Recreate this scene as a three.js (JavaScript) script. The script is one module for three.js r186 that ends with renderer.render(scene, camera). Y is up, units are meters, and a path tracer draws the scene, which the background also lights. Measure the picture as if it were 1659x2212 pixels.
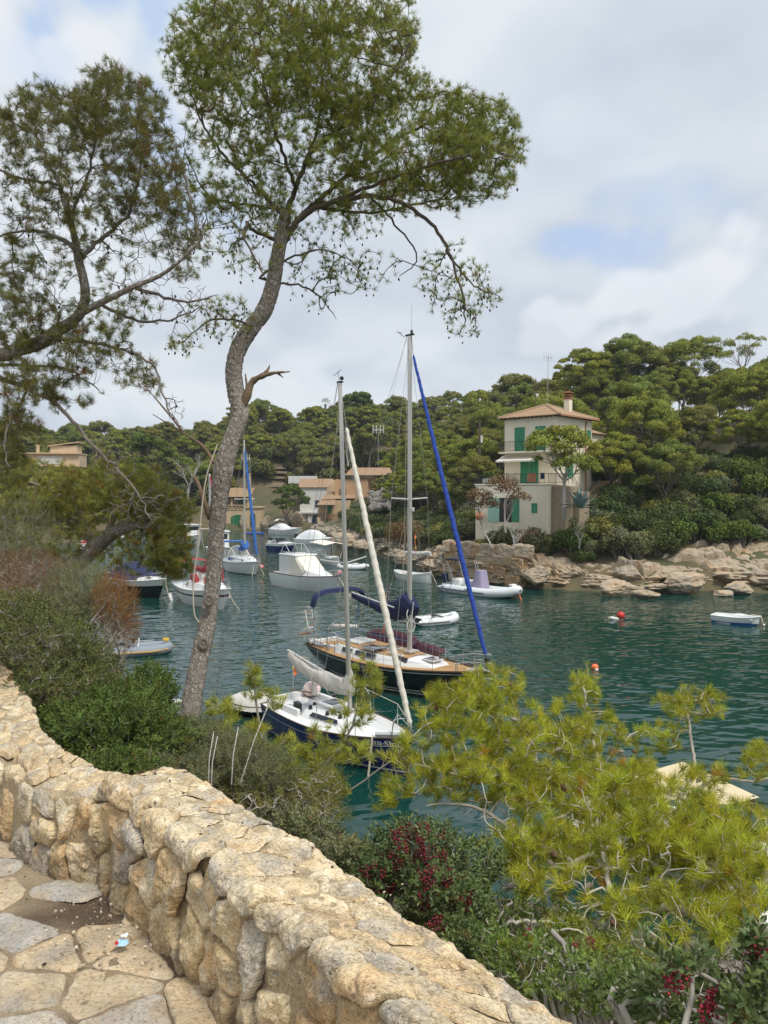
import * as THREE from 'three';
import { mergeGeometries, mergeVertices, toCreasedNormals } from 'three/addons/utils/BufferGeometryUtils.js';
import { RoundedBoxGeometry } from 'three/addons/geometries/RoundedBoxGeometry.js';
import { FontLoader } from 'three/addons/loaders/FontLoader.js';
import { TextGeometry } from 'three/addons/geometries/TextGeometry.js';

// ---------------------------------------------------------------- camera, sky, sun, exposure
const scene = new THREE.Scene();
const EYE = 7.7, PITCH = -Math.atan(44 / 1661);
const camera = new THREE.PerspectiveCamera(67.3, 768 / 1024, 0.05, 3000);
camera.position.set(0, EYE, 0);
camera.rotation.set(PITCH, 0, 0);
scene.add(camera);

const renderer = new THREE.WebGLRenderer({ antialias: true });
renderer.toneMapping = THREE.LinearToneMapping;
renderer.toneMappingExposure = 1.26;
renderer.shadowMap.enabled = true;

const SUN = new THREE.Vector3(0.35, 0.86, 0.42).normalize();
const sun = new THREE.DirectionalLight(new THREE.Color().setRGB(1, 0.95, 0.86), 2.3);
sun.position.copy(SUN).multiplyScalar(200);
sun.castShadow = true;
sun.shadow.radius = 24;
Object.assign(sun.shadow.camera, { left: -120, right: 120, top: 120, bottom: -120, near: 1, far: 600 });
sun.shadow.mapSize.set(4096, 4096);
scene.add(sun); scene.add(sun.target);

// ---------------------------------------------------------------- random numbers and noise
function rng(seed) {
  let a = seed >>> 0;
  return () => { a = (a + 0x6D2B79F5) | 0; let t = Math.imul(a ^ (a >>> 15), 1 | a); t = (t + Math.imul(t ^ (t >>> 7), 61 | t)) ^ t; return ((t ^ (t >>> 14)) >>> 0) / 4294967296; };
}
const clamp = (x, a = 0, b = 1) => Math.min(b, Math.max(a, x));
const lerp = (a, b, t) => a + (b - a) * t;
const smooth = (a, b, x) => { const t = clamp((x - a) / (b - a)); return t * t * (3 - 2 * t); };
const PERM = new Uint8Array(512), GR = new Float32Array(256 * 3);
{
  const r = rng(7); const p = [...Array(256).keys()];
  for (let i = 255; i > 0; i--) { const j = Math.floor(r() * (i + 1)); [p[i], p[j]] = [p[j], p[i]]; }
  for (let i = 0; i < 512; i++) PERM[i] = p[i & 255];
  for (let i = 0; i < 256; i++) { const z = r() * 2 - 1, a = r() * 6.2832, s = Math.sqrt(1 - z * z); GR[i * 3] = s * Math.cos(a); GR[i * 3 + 1] = s * Math.sin(a); GR[i * 3 + 2] = z; }
}
// gradient noise, optionally periodic with integer period P
function noise(x, y, z = 0, P = 256) {
  const X = Math.floor(x), Y = Math.floor(y), Z = Math.floor(z), fx = x - X, fy = y - Y, fz = z - Z;
  const u = fx * fx * fx * (fx * (fx * 6 - 15) + 10), v = fy * fy * fy * (fy * (fy * 6 - 15) + 10), w = fz * fz * fz * (fz * (fz * 6 - 15) + 10);
  const x0 = ((X % P) + P) % P, x1 = (x0 + 1) % P, y0 = ((Y % P) + P) % P, y1 = (y0 + 1) % P, z0 = Z & 255, z1 = (Z + 1) & 255;
  const g = (i, j, k, a, b, c) => { const h = PERM[PERM[PERM[i & 255] + (j & 255)] + k] * 3; return GR[h] * a + GR[h + 1] * b + GR[h + 2] * c; };
  return 1.5 * lerp(lerp(lerp(g(x0, y0, z0, fx, fy, fz), g(x1, y0, z0, fx - 1, fy, fz), u), lerp(g(x0, y1, z0, fx, fy - 1, fz), g(x1, y1, z0, fx - 1, fy - 1, fz), u), v),
    lerp(lerp(g(x0, y0, z1, fx, fy, fz - 1), g(x1, y0, z1, fx - 1, fy, fz - 1), u), lerp(g(x0, y1, z1, fx, fy - 1, fz - 1), g(x1, y1, z1, fx - 1, fy - 1, fz - 1), u), v), w);
}
function fbm(x, y, z = 0, oct = 4, P = 256) { let s = 0, a = 0.5, f = 1; for (let i = 0; i < oct; i++) { s += a * noise(x * f, y * f, z + i * 17.3, P * f); a *= 0.5; f *= 2; } return s; }
function ridged(x, y, z = 0, oct = 4, P = 256) { let s = 0, a = 0.5, f = 1; for (let i = 0; i < oct; i++) { s += a * (1 - Math.abs(noise(x * f, y * f, z + i * 9.1, P * f)) * 1.6); a *= 0.5; f *= 2; } return s; }

// ---------------------------------------------------------------- the sky: high overcast with a few blue openings and soft cumulus
{
  const W = 2048, H = 1024, d = new Float32Array(W * H * 4);
  const cam = new THREE.Vector3();
  // openings in the cloud cover: azimuth (degrees right of the view), elevation, widths, depth
  const holes = [[-23.6, 29, 2.2, 3.6, 1.3], [-20.5, 31, 5.5, 2.2, 1.3], [-16.4, 29.5, 2.6, 6, 1.3], [-15, 20, 4, 4.5, 0.9], [17, 16.6, 5, 2.2, 1], [20, 19, 5, 2.2, 0.6], [11, 24, 9, 4, 0.15], [60, 30, 12, 8, 0.6], [-75, 26, 14, 8, 0.7], [140, 35, 16, 9, 0.6], [-150, 28, 14, 9, 0.6]];
  const puffs = [[17, 13, 5.5, 3.2, 1], [24, 14.5, 5, 3.2, 1], [12.5, 11, 4, 2, 0.6], [-20.4, 28.2, 3.9, 2.3, 1], [-27, 30, 3.4, 5, 1], [-13, 25, 4, 2, 0.5]];
  for (let j = 0; j < H; j++) {
    const el = (j + 0.5) / H * Math.PI - Math.PI / 2;
    for (let i = 0; i < W; i++) {
      const az = (i + 0.5) / W * 2 * Math.PI - Math.PI;
      const x = Math.cos(el) * Math.cos(az), y = Math.sin(el), z = Math.cos(el) * Math.sin(az);
      let r, g, b;
      const yy = Math.max(y, 0);
      const k = 1 / (yy + 0.32), px = x * k * 2.2, pz = z * k * 2.2;
      const wx = fbm(px * 0.8 + 3, pz * 0.8, 2.2, 3) * 0.5;
      const big = fbm(px * 0.9 + wx, pz * 0.9 - wx * 0.6, 5.5, 5);
      const det = fbm(px * 2.6 + wx, yy * 9, pz * 2.6 + 9.5, 6);
      // overcast base, paler above, lavender grey in the thick parts
      let t = clamp(0.55 + big * 1.6 + det * 0.5 - 0.1 * smooth(0.05, 0.3, yy) + 0.35 * smooth(0.25, 0.6, yy));
      r = lerp(0.475, 0.625, t); g = lerp(0.525, 0.665, t); b = lerp(0.595, 0.705, t);
      const lift = 1 + 0.55 * smooth(0.5, 0.95, yy); r *= lift; g *= lift; b *= lift;
      const A = Math.atan2(x, -z) * 57.2958, E = Math.asin(clamp(y, -1, 1)) * 57.2958;
      let hole = 0, puff = 0;
      for (const [a, e, wa, we, s] of holes) { let da = A - a; if (da > 180) da -= 360; if (da < -180) da += 360; const q = Math.hypot(da / wa, (E - e) / we); hole = Math.max(hole, s * smooth(1.25, 0.15, q + det * 1.9 + big * 0.9)); }
      for (const [a, e, wa, we, s] of puffs) { const q = Math.hypot((A - a) / wa, (E - e) / we) + det * 1.7; puff = Math.max(puff, s * smooth(1.05, 0.55, q) * (0.75 + 0.25 * smooth(-1, 1, (E - e) / we + det * 2))); }
      hole = Math.min(hole, 1) * 0.75; const bl = [0.36, 0.485, 0.70];
      r = lerp(r, bl[0], hole); g = lerp(g, bl[1], hole); b = lerp(b, bl[2], hole);
      const pw = puff * 0.8; r = lerp(r, 0.69, pw); g = lerp(g, 0.71, pw); b = lerp(b, 0.745, pw);
      const hz = smooth(0.13, 0, yy) * 0.35; r = lerp(r, 0.545, hz); g = lerp(g, 0.59, hz); b = lerp(b, 0.665, hz);
      if (y < 0) { r = 0.30; g = 0.33; b = 0.36; }
      const o = (j * W + i) * 4; d[o] = r; d[o + 1] = g; d[o + 2] = b; d[o + 3] = 1;
    }
  }
  const sky = new THREE.DataTexture(d, W, H, THREE.RGBAFormat, THREE.FloatType);
  sky.mapping = THREE.EquirectangularReflectionMapping; sky.magFilter = THREE.LinearFilter; sky.needsUpdate = true; sky.name = 'sky';
  scene.background = sky; scene.environment = sky;
}

// ---------------------------------------------------------------- pixels of the photograph (1659 x 2212 grid) to points in the place
const F = 1661, cP = Math.cos(PITCH), sP = Math.sin(PITCH);
const V = (x, y, z) => new THREE.Vector3(x, y, z);
function ray(u, v) { const x = (u - 829.5) / F, y = -(v - 1106) / F; const Y = y * cP + sP, Z = y * sP - cP; return V(x / -Z, Y / -Z, -1); }
const P = (u, v, d) => { const r = ray(u, v); return V(r.x * d, EYE + r.y * d, -d); };
const onY = (u, v, y) => { const r = ray(u, v); return P(u, v, (y - EYE) / r.y); };
// ---------------------------------------------------------------- names and labels
const COUNT = {};
function numbered(n) { const k = COUNT[n] = (COUNT[n] ?? -1) + 1; return k ? `${n}_${String(k).padStart(3, '0')}` : n; }
function tag(o, label, category, group, kind) { Object.assign(o.userData, { label, category }); if (group) o.userData.group = group; if (kind) o.userData.kind = kind; return o; }
function thing(name, label, category, pos = V(0, 0, 0), turn = 0, group) {
  const o = new THREE.Group(); o.name = numbered(name); scene.add(o); o.position.copy(pos); o.rotation.y = turn; return tag(o, label, category, group);
}
function copyOf(src, label, group) { const c = src.clone(); c.name = numbered(src.name.replace(/_\d{3}$/, '')); c.userData = { ...src.userData }; if (label) c.userData.label = label; if (group) c.userData.group = group; scene.add(c); return c; }
function structure(o, label) { o.name = numbered(o.name); o.userData.kind = 'structure'; if (label) o.userData.label = label; scene.add(o); return o; }

// ---------------------------------------------------------------- mesh builder
let FLIP = 1; // -1 mirrors what is being built across the keel
class MB {
  constructor() { this.p = []; this.t = []; this.c = []; this.i = []; this.tint = null; }
  get n() { return this.p.length / 3; }
  v(x, y, z, u = 0, w = 0) { this.p.push(x, y, z * FLIP); this.t.push(u, w); if (this.tint) this.c.push(...this.tint); return this.n - 1; }
  add(g, m) {
    const q = g.attributes.position, uv = g.attributes.uv, b = this.n, a = V(0, 0, 0);
    for (let i = 0; i < q.count; i++) { a.fromBufferAttribute(q, i); if (m) a.applyMatrix4(m); this.v(a.x, a.y, a.z, uv ? uv.getX(i) : 0, uv ? uv.getY(i) : 0); }
    if (g.index) for (let i = 0; i < g.index.count; i++) this.i.push(b + g.index.getX(i)); else for (let i = 0; i < q.count; i++) this.i.push(b + i);
    return this;
  }
  box(cx, cy, cz, sx, sy, sz, ry = 0, r = 0) {
    const g = r ? new RoundedBoxGeometry(sx, sy, sz, 2, r) : new THREE.BoxGeometry(sx, sy, sz);
    const m = new THREE.Matrix4().makeRotationY(ry); m.setPosition(cx, cy, cz); return this.add(g, m);
  }
  bar(a, b, r0, r1 = r0, sides = 6, caps = true) {
    const L = a.distanceTo(b); if (L < 1e-6) return this;
    const g = new THREE.CylinderGeometry(r1, r0, L, sides, 1, !caps);
    const m = new THREE.Matrix4().makeRotationFromQuaternion(new THREE.Quaternion().setFromUnitVectors(V(0, 1, 0), b.clone().sub(a).normalize()));
    m.setPosition(a.clone().add(b).multiplyScalar(0.5)); return this.add(g, m);
  }
  ball(c, r, sy = 1, seg = 12) { const m = new THREE.Matrix4().makeScale(1, sy, 1); m.setPosition(c); return this.add(new THREE.SphereGeometry(r, seg, Math.ceil(seg * 0.7)), m); }
  // flat or bent sheets: rows of points, shared vertices
  loft(rows, closed = false, cap = false) {
    const b = this.n, R = rows.length, C = rows[0].length;
    let vv = 0;
    for (let r = 0; r < R; r++) { let uu = 0; if (r) vv += rows[r][0].distanceTo(rows[r - 1][0]); for (let c = 0; c < C; c++) { if (c) uu += rows[r][c].distanceTo(rows[r][c - 1]); const q = rows[r][c]; this.v(q.x, q.y, q.z, uu, vv); } }
    const K = closed ? C : C - 1;
    for (let r = 0; r < R - 1; r++) for (let c = 0; c < K; c++) { const a = b + r * C + c, d = b + r * C + (c + 1) % C; this.i.push(a, d, a + C, d, d + C, a + C); }
    if (cap) for (const r of [0, R - 1]) { const m = V(0, 0, 0); rows[r].forEach(q => m.add(q)); m.multiplyScalar(1 / C); const ci = this.v(m.x, m.y, m.z); for (let c = 0; c < C; c++) { const a = b + r * C + c, d = b + r * C + (c + 1) % C; r ? this.i.push(a, d, ci) : this.i.push(d, a, ci); } }
    return this;
  }
  tube(pts, rad, sides = 6, cap = true) {
    const n = pts.length, rows = []; let N = null;
    for (let k = 0; k < n; k++) {
      const T = pts[Math.min(k + 1, n - 1)].clone().sub(pts[Math.max(k - 1, 0)]).normalize();
      if (!N) { N = Math.abs(T.y) < 0.9 ? V(0, 1, 0) : V(1, 0, 0); }
      N = N.clone().addScaledVector(T, -N.dot(T)).normalize();
      const B = T.clone().cross(N), r = typeof rad === 'function' ? rad(k / (n - 1)) : Array.isArray(rad) ? rad[k] : rad, row = [];
      for (let s = 0; s < sides; s++) { const a = s / sides * 6.28319; row.push(pts[k].clone().addScaledVector(N, Math.cos(a) * r).addScaledVector(B, Math.sin(a) * r)); }
      rows.push(row);
    }
    return this.loft(rows, true, cap);
  }
  poly(pts) { const b = this.n; pts.forEach(q => this.v(q.x, q.y, q.z, q.x, q.y)); for (let k = 1; k < pts.length - 1; k++) this.i.push(b, b + k, b + k + 1); return this; }
  slab(pts, n, th) { // polygon with thickness
    const o = pts.map(q => q.clone().addScaledVector(n, th)); this.poly(pts.slice().reverse()); this.poly(o);
    for (let k = 0; k < pts.length; k++) { const j = (k + 1) % pts.length; this.poly([pts[k], pts[j], o[j], o[k]]); } return this;
  }
  geo(crease = 0.6) {
    let g = new THREE.BufferGeometry();
    g.setAttribute('position', new THREE.Float32BufferAttribute(this.p, 3)); g.setAttribute('uv', new THREE.Float32BufferAttribute(this.t, 2));
    if (this.c.length === this.p.length && this.c.length) g.setAttribute('color', new THREE.Float32BufferAttribute(this.c, 3));
    g.setIndex(this.i);
    if (crease === null) { g.computeVertexNormals(); return g; }
    if (crease === 0) { g = g.toNonIndexed(); g.computeVertexNormals(); return g; }
    return toCreasedNormals(g, crease);
  }
  build(name, mat, parent, crease) { const m = new THREE.Mesh(this.geo(crease), mat); m.name = name; m.castShadow = m.receiveShadow = true; if (parent) parent.add(m); return m; }
}
const mb = () => new MB();
function curve(pts, n) { return new THREE.CatmullRomCurve3(pts).getPoints(n); }
function part(parent, name, mat, fn, crease) { const b = mb(); fn(b); return b.build(name, mat, parent, crease); }

// ---------------------------------------------------------------- textures and materials
const toS = c => c <= 0.0031308 ? c * 12.92 : 1.055 * Math.pow(c, 1 / 2.4) - 0.055;
function texture(size, fn, color = true, repeat = 1) {
  const d = new Uint8Array(size * size * 4);
  for (let j = 0; j < size; j++) for (let i = 0; i < size; i++) { const c = fn(i / size, j / size), o = (j * size + i) * 4; for (let k = 0; k < 3; k++) d[o + k] = clamp(color ? toS(c[k]) : (c.length ? c[k] : c)) * 255; d[o + 3] = 255; }
  const t = new THREE.DataTexture(d, size, size, THREE.RGBAFormat); t.wrapS = t.wrapT = THREE.RepeatWrapping; t.magFilter = THREE.LinearFilter; t.minFilter = THREE.LinearMipmapLinearFilter; t.generateMipmaps = true;
  if (color) t.colorSpace = THREE.SRGBColorSpace; t.repeat.set(repeat, repeat); t.needsUpdate = true; return t;
}
const rgb = (r, g, b) => new THREE.Color().setRGB(r, g, b);
const mix3 = (a, b, t) => [lerp(a[0], b[0], t), lerp(a[1], b[1], t), lerp(a[2], b[2], t)];
function std(r, g, b, rough = 0.8, extra = {}) { return new THREE.MeshStandardMaterial({ color: rgb(r, g, b), roughness: rough, side: THREE.DoubleSide, ...extra }); }
function phys(r, g, b, rough, extra = {}) { return new THREE.MeshPhysicalMaterial({ color: rgb(r, g, b), roughness: rough, side: THREE.DoubleSide, ...extra }); }
const leafy = (r, g, b, tr = 0.35, extra = {}) => phys(r, g, b, 0.75, { transmission: tr, thickness: 0, specularIntensity: 0.12, ...extra });

// worn surfaces: fine grain plus blotches around 1 (multiplies the colour)
const grainMap = texture(512, (u, v) => { const a = fbm(u * 4, v * 4, 1, 6, 4), b = fbm(u * 24, v * 24, 3, 3, 24); const k = clamp(0.82 + a * 0.34 + b * 0.12); return [k, k * 0.985, k * 0.965]; });
const grainBump = texture(512, (u, v) => 0.5 + 0.5 * fbm(u * 16, v * 16, 4, 5, 16), false);
const stainMap = texture(512, (u, v) => { const a = fbm(u * 3, v * 2, 1.7, 5, 2 * 3), s = fbm(u * 30, v * 2.0, 5.1, 4, 6); const k = clamp(0.9 + a * 0.22 - Math.max(0, s) * 0.28); return [k, k * 0.98, k * 0.94]; });
const rockMap = texture(1024, (u, v) => {
  const a = fbm(u * 5, v * 5, 2, 6, 5), b = fbm(u * 40, v * 40, 3, 4, 40), c = fbm(u * 9 + a, v * 9, 7, 4, 9), pit = smooth(0.32, 0.5, fbm(u * 64, v * 64, 11, 3, 64));
  const k = clamp(0.80 + a * 0.25 + b * 0.30 - pit * 0.35); const o = clamp(0.5 + c * 1.4);
  return [k, k * lerp(0.99, 0.93, o), k * lerp(0.97, 0.82, o)];
});
const rockBump = texture(1024, (u, v) => { const a = fbm(u * 8, v * 8, 2, 6, 8), r = ridged(u * 14, v * 14, 5, 5, 14), pit = smooth(0.18, 0.45, fbm(u * 40, v * 40, 8, 3, 40)); return 0.35 + a * 0.35 + (r - 0.6) * 0.35 - pit * 0.3 + 0.12 * fbm(u * 96, v * 96, 1, 2, 96); }, false);
const rep = (t, r, s = r) => { const c = t.clone(); c.repeat.set(r, s); c.needsUpdate = true; return c; };

const M = {
  white: phys(0.72, 0.72, 0.70, 0.28, { map: rep(grainMap, 0.5) }),
  gelcoat: phys(0.74, 0.745, 0.73, 0.3, { clearcoat: 0.3 }),
  cream: std(0.74, 0.69, 0.56, 0.75),
  canvas: std(0.70, 0.66, 0.57, 0.9, { bumpMap: rep(grainBump, 3), bumpScale: 0.01 }),
  sailcover: std(0.62, 0.58, 0.53, 0.9, { bumpMap: rep(grainBump, 2), bumpScale: 0.015 }),
  beige: std(0.68, 0.56, 0.36, 0.9, { bumpMap: rep(grainBump, 2), bumpScale: 0.01 }),
  navy: std(0.012, 0.018, 0.07, 0.85),
  navyHull: phys(0.008, 0.014, 0.125, 0.25, { clearcoat: 0.3 }),
  blackHull: phys(0.004, 0.006, 0.010, 0.2, { clearcoat: 0.5 }),
  royal: std(0.012, 0.05, 0.30, 0.8),
  bluecover: std(0.02, 0.11, 0.36, 0.8),
  teak: std(0.47, 0.27, 0.105, 0.7, { map: texture(512, (u, v) => { const l = Math.abs(((v * 16) % 1) - 0.5) > 0.45 ? 0.72 : 1, g = 0.88 + 0.2 * fbm(u * 3, v * 60, 2, 4, 3) ; return [l * g, l * g, l * g]; }) }),
  wood: std(0.30, 0.17, 0.08, 0.65, { map: rep(grainMap, 2) }),
  darkwood: std(0.11, 0.06, 0.035, 0.7, { map: rep(grainMap, 2) }),
  alu: std(0.62, 0.60, 0.55, 0.38, { metalness: 0.55 }),
  steel: std(0.6, 0.6, 0.6, 0.25, { metalness: 0.9 }),
  wire: std(0.32, 0.31, 0.29, 0.5, { metalness: 0.3 }),
  rope: std(0.52, 0.46, 0.36, 0.95),
  bluerope: std(0.06, 0.19, 0.34, 0.9),
  black: std(0.015, 0.015, 0.017, 0.6),
  glass: phys(0.02, 0.025, 0.03, 0.06, { specularIntensity: 1 }),
  clear: phys(0.9, 0.92, 0.92, 0.03, { transmission: 0.85, thickness: 0 }),
  solar: phys(0.015, 0.02, 0.045, 0.15, { clearcoat: 1 }),
  grey: std(0.34, 0.36, 0.38, 0.7),
  rubber: std(0.62, 0.64, 0.65, 0.55),
  greyrubber: std(0.22, 0.25, 0.29, 0.6),
  tan: std(0.42, 0.28, 0.12, 0.7),
  red: std(0.52, 0.03, 0.025, 0.45),
  orange: std(0.75, 0.16, 0.05, 0.5),
  redcover: std(0.30, 0.025, 0.03, 0.85),
  maroon: std(0.075, 0.018, 0.028, 0.6),
  lilac: std(0.30, 0.27, 0.38, 0.9, { bumpMap: rep(grainBump, 2), bumpScale: 0.02 }),
  pink: std(0.72, 0.22, 0.26, 0.6), yellow: std(0.72, 0.48, 0.06, 0.7), purple: std(0.10, 0.02, 0.10, 0.8),
  antifoul: std(0.02, 0.05, 0.07, 0.7), bottomblue: std(0.02, 0.10, 0.26, 0.6), bottombrown: std(0.05, 0.03, 0.025, 0.8),
  plaster: std(0.80, 0.74, 0.60, 0.92, { map: rep(stainMap, 0.2), bumpMap: rep(grainBump, 0.8), bumpScale: 0.006 }),
  whiteplaster: std(0.66, 0.66, 0.65, 0.92, { map: rep(stainMap, 0.25), bumpMap: rep(grainBump, 0.8), bumpScale: 0.006 }),
  tanplaster: std(0.58, 0.44, 0.28, 0.95, { map: rep(stainMap, 0.2), bumpMap: rep(grainBump, 0.8), bumpScale: 0.008 }),
  orangeplaster: std(0.55, 0.34, 0.20, 0.95, { map: rep(stainMap, 0.2) }),
  rooftile: std(0.42, 0.285, 0.18, 0.9, { map: rep(grainMap, 0.9) }),
  oldtile: std(0.40, 0.27, 0.16, 0.92, { map: rep(grainMap, 1.1) }),
  shutter: std(0.03, 0.235, 0.115, 0.55), paledoor: std(0.27, 0.46, 0.37, 0.7), greendoor: std(0.008, 0.15, 0.05, 0.6),
  iron: std(0.02, 0.02, 0.022, 0.6), navydoor: std(0.012, 0.02, 0.05, 0.6), bluegrey: std(0.05, 0.09, 0.10, 0.6),
  concrete: std(0.36, 0.30, 0.22, 0.95, { map: rep(rockMap, 0.3), bumpMap: rep(rockBump, 0.3), bumpScale: 0.03 }),
  pole: std(0.10, 0.075, 0.055, 0.9), terracotta: std(0.38, 0.16, 0.08, 0.85), interior: std(0.03, 0.028, 0.03, 0.9),
};
// ---------------------------------------------------------------- the lie of the land: x to the right, d = -z ahead of the camera
const SHORE = [[160, 4], [60, 2], [25, 4.5], [10, 7.5], [5, 9.3], [2, 10.6], [0, 12], [-1.5, 14.5], [-3, 18], [-5.5, 22], [-8.5, 27], [-11.5, 31], [-15, 36], [-18, 42], [-21, 50], [-24, 57], [-29, 66], [-37, 78], [-44, 92], [-48, 110], [-50, 130], [-46, 147], [-36, 152], [-24, 155], [-17, 154.5], [-14.8, 150], [-13.5, 140], [-11, 130], [-7.5, 118], [-4, 104], [-1, 93], [1.8, 82], [3.8, 74], [5, 69.5], [7, 66], [10.5, 62.5], [13, 60.8], [17, 58.7], [20, 57.6], [22, 58], [24, 59.4], [29, 58.6], [40, 57], [60, 55], [90, 56], [160, 60]];
function shoreDist(x, d) { // positive on land
  let best = 1e9, inside = false; const n = SHORE.length;
  for (let i = 0; i < n; i++) {
    const [ax, ad] = SHORE[i], [bx, bd] = SHORE[(i + 1) % n];
    if ((ad > d) !== (bd > d) && x < (bx - ax) * (d - ad) / (bd - ad) + ax) inside = !inside;
    if (i < n - 1) { const vx = bx - ax, vd = bd - ad, t = clamp(((x - ax) * vx + (d - ad) * vd) / (vx * vx + vd * vd)); const q = (x - ax - vx * t) ** 2 + (d - ad - vd * t) ** 2; if (q < best) best = q; }
  }
  return Math.sqrt(best) * (inside ? -1 : 1);
}
const HILLS = [[-11, 149, 0.5], [-9, 153, 1.0], [-12.5, 155, 0.5], [-10, 145, 1.2], [-6.5, 150, 3.2], [13, 70, 5], [9, 73, 5.2], [19, 79, 9], [23, 70, 6], [31, 66, 5.2], [31, 80, 10], [45, 72, 8], [45, 95, 16], [60, 85, 15], [40, 112, 19], [25, 106, 17], [70, 110, 21], [12, 98, 12], [3, 112, 9], [15, 140, 20], [-4, 145, 6], [-5, 172, 13], [0, 200, 22], [-20, 172, 7], [-29, 162, 4], [-28, 185, 14], [-30, 215, 24], [-10, 230, 26], [15, 220, 26], [-60, 165, 6], [-60, 200, 15], [-80, 170, 9], [-60, 140, 6], [-90, 230, 18], [-70, 110, 9], [-50, 80, 7], [-40, 55, 7], [-30, 40, 6.5], [-20, 26, 6.5], [-12, 15, 6.2], [80, 150, 24], [0, 300, 25], [-100, 300, 20], [100, 300, 24], [200, 200, 22], [-200, 150, 14], [-6, 8, 5.8], [40, 130, 21], [95, 120, 22]];
function hills(x, d) { let s = 0, w = 0; for (const [a, b, h] of HILLS) { const q = 1 / Math.pow((x - a) ** 2 + (d - b) ** 2 + 6, 1.6); s += q * h; w += q; } return s / w; }
// the path side of the low wall
const WALL = [ // inner face x, d; outer face x, d; height of the top above the path
  [0.75, 0.90, 1.28, 0.60, 0.40], [0.33, 1.40, 0.86, 1.17, 0.41], [-0.09, 1.87, 0.36, 1.78, 0.41], [-0.37, 2.19, 0.0, 2.23, 0.41], [-0.66, 2.54, -0.37, 2.70, 0.42], [-0.88, 2.80, -0.62, 2.98, 0.43], [-1.06, 3.02, -0.82, 3.19, 0.435],
  [-1.13, 3.09, -0.93, 3.27, 0.425], [-1.18, 3.12, -1.02, 3.33, 0.34], [-1.33, 3.15, -1.22, 3.45, 0.315], [-1.46, 3.25, -1.42, 3.64, 0.31], [-1.66, 3.42, -1.63, 3.88, 0.31], [-1.95, 3.74, -1.86, 4.15, 0.31], [-2.30, 4.15, -2.13, 4.62, 0.33], [-2.68, 4.65, -2.48, 5.15, 0.34], [-3.2, 5.4, -2.9, 5.8, 0.35], [-3.9, 6.4, -3.5, 6.7, 0.36]];
const PATH_Y = EYE - 1.6;
function behindWall(x, d) { // > 0 on the path's side
  let best = 1e9, s = 0;
  for (let i = 0; i < WALL.length - 1; i++) { const ax = (WALL[i][0] + WALL[i][2]) / 2, ad = (WALL[i][1] + WALL[i][3]) / 2, bx = (WALL[i + 1][0] + WALL[i + 1][2]) / 2, bd = (WALL[i + 1][1] + WALL[i + 1][3]) / 2; const vx = bx - ax, vd = bd - ad, t = clamp(((x - ax) * vx + (d - ad) * vd) / (vx * vx + vd * vd)); const q = Math.hypot(x - ax - vx * t, d - ad - vd * t); if (q < best) { best = q; s = Math.sign(vx * (d - ad) - vd * (x - ax)); } }
  return s * best;
}
function ground(x, d) {
  const sd = shoreDist(x, d); let h;
  if (sd < 0) return Math.max(-4, sd * 0.55 - 0.15);
  const near = d < 34 && x > -30 ? smooth(34, 22, d) : 0;
  const nearH = 6.1 * (1 - Math.exp(-sd / 3.6));
  const farH = Math.min(hills(x, d), 1.2 * (1 - Math.exp(-sd / 0.8)) + 0.36 * Math.min(sd, 6) + 0.5 * Math.max(0, sd - 6));
  h = lerp(farH, Math.min(nearH, 6), near);
  h += fbm(x * 0.25, d * 0.25, 3, 4) * clamp(sd * 0.25, 0, 0.9) * (d < 8 ? 0.25 : 1);
  if (d < 9 && x < 3) { const bw = behindWall(x, d); if (bw > -0.4) h = lerp(h, PATH_Y - 0.06, smooth(-0.4, 0.05, bw)); }
  return h;
}
{
  // one sheet, finer near the camera, out to the horizon
  const NA = 300, ND = 280, g = new THREE.BufferGeometry(), p = [], idx = [], uv = [], col = [];
  for (let j = 0; j <= ND; j++) {
    const d = -6 + (j < 60 ? j * 0.35 : 0) + (j >= 60 ? 21 + (Math.pow(1.0205, j - 60) - 1) * 17 : 0);
    for (let i = 0; i <= NA; i++) {
      const s = i / NA * 2 - 1, x = Math.sign(s) * Math.pow(Math.abs(s), 1.25) * (18 + Math.max(0, d) * 1.25);
      const y = d > 500 ? lerp(ground(x, 500), 18, smooth(500, 700, d)) : ground(x, d);
      p.push(x, y, -d); uv.push(x, d);
      const q = fbm(x * 0.15, d * 0.15, 8, 4) + 0.1, c = mix3([0.20, 0.145, 0.085], [0.085, 0.095, 0.04], clamp(0.5 + q * 1.2)); col.push(...c);
    }
  }
  for (let j = 0; j < ND; j++) for (let i = 0; i < NA; i++) { const a = j * (NA + 1) + i, b = a + 1, c = a + NA + 1, e = c + 1; idx.push(a, b, c, b, e, c); }
  g.setAttribute('position', new THREE.Float32BufferAttribute(p, 3)); g.setAttribute('uv', new THREE.Float32BufferAttribute(uv, 2)); g.setAttribute('color', new THREE.Float32BufferAttribute(col, 3)); g.setIndex(idx); g.computeVertexNormals();
  const m = new THREE.Mesh(g, new THREE.MeshStandardMaterial({ vertexColors: true, roughness: 1, map: rep(grainMap, 0.25), bumpMap: rep(grainBump, 0.6), bumpScale: 0.06, side: THREE.DoubleSide }));
  m.name = 'ground'; m.receiveShadow = true; structure(m);
}
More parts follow.
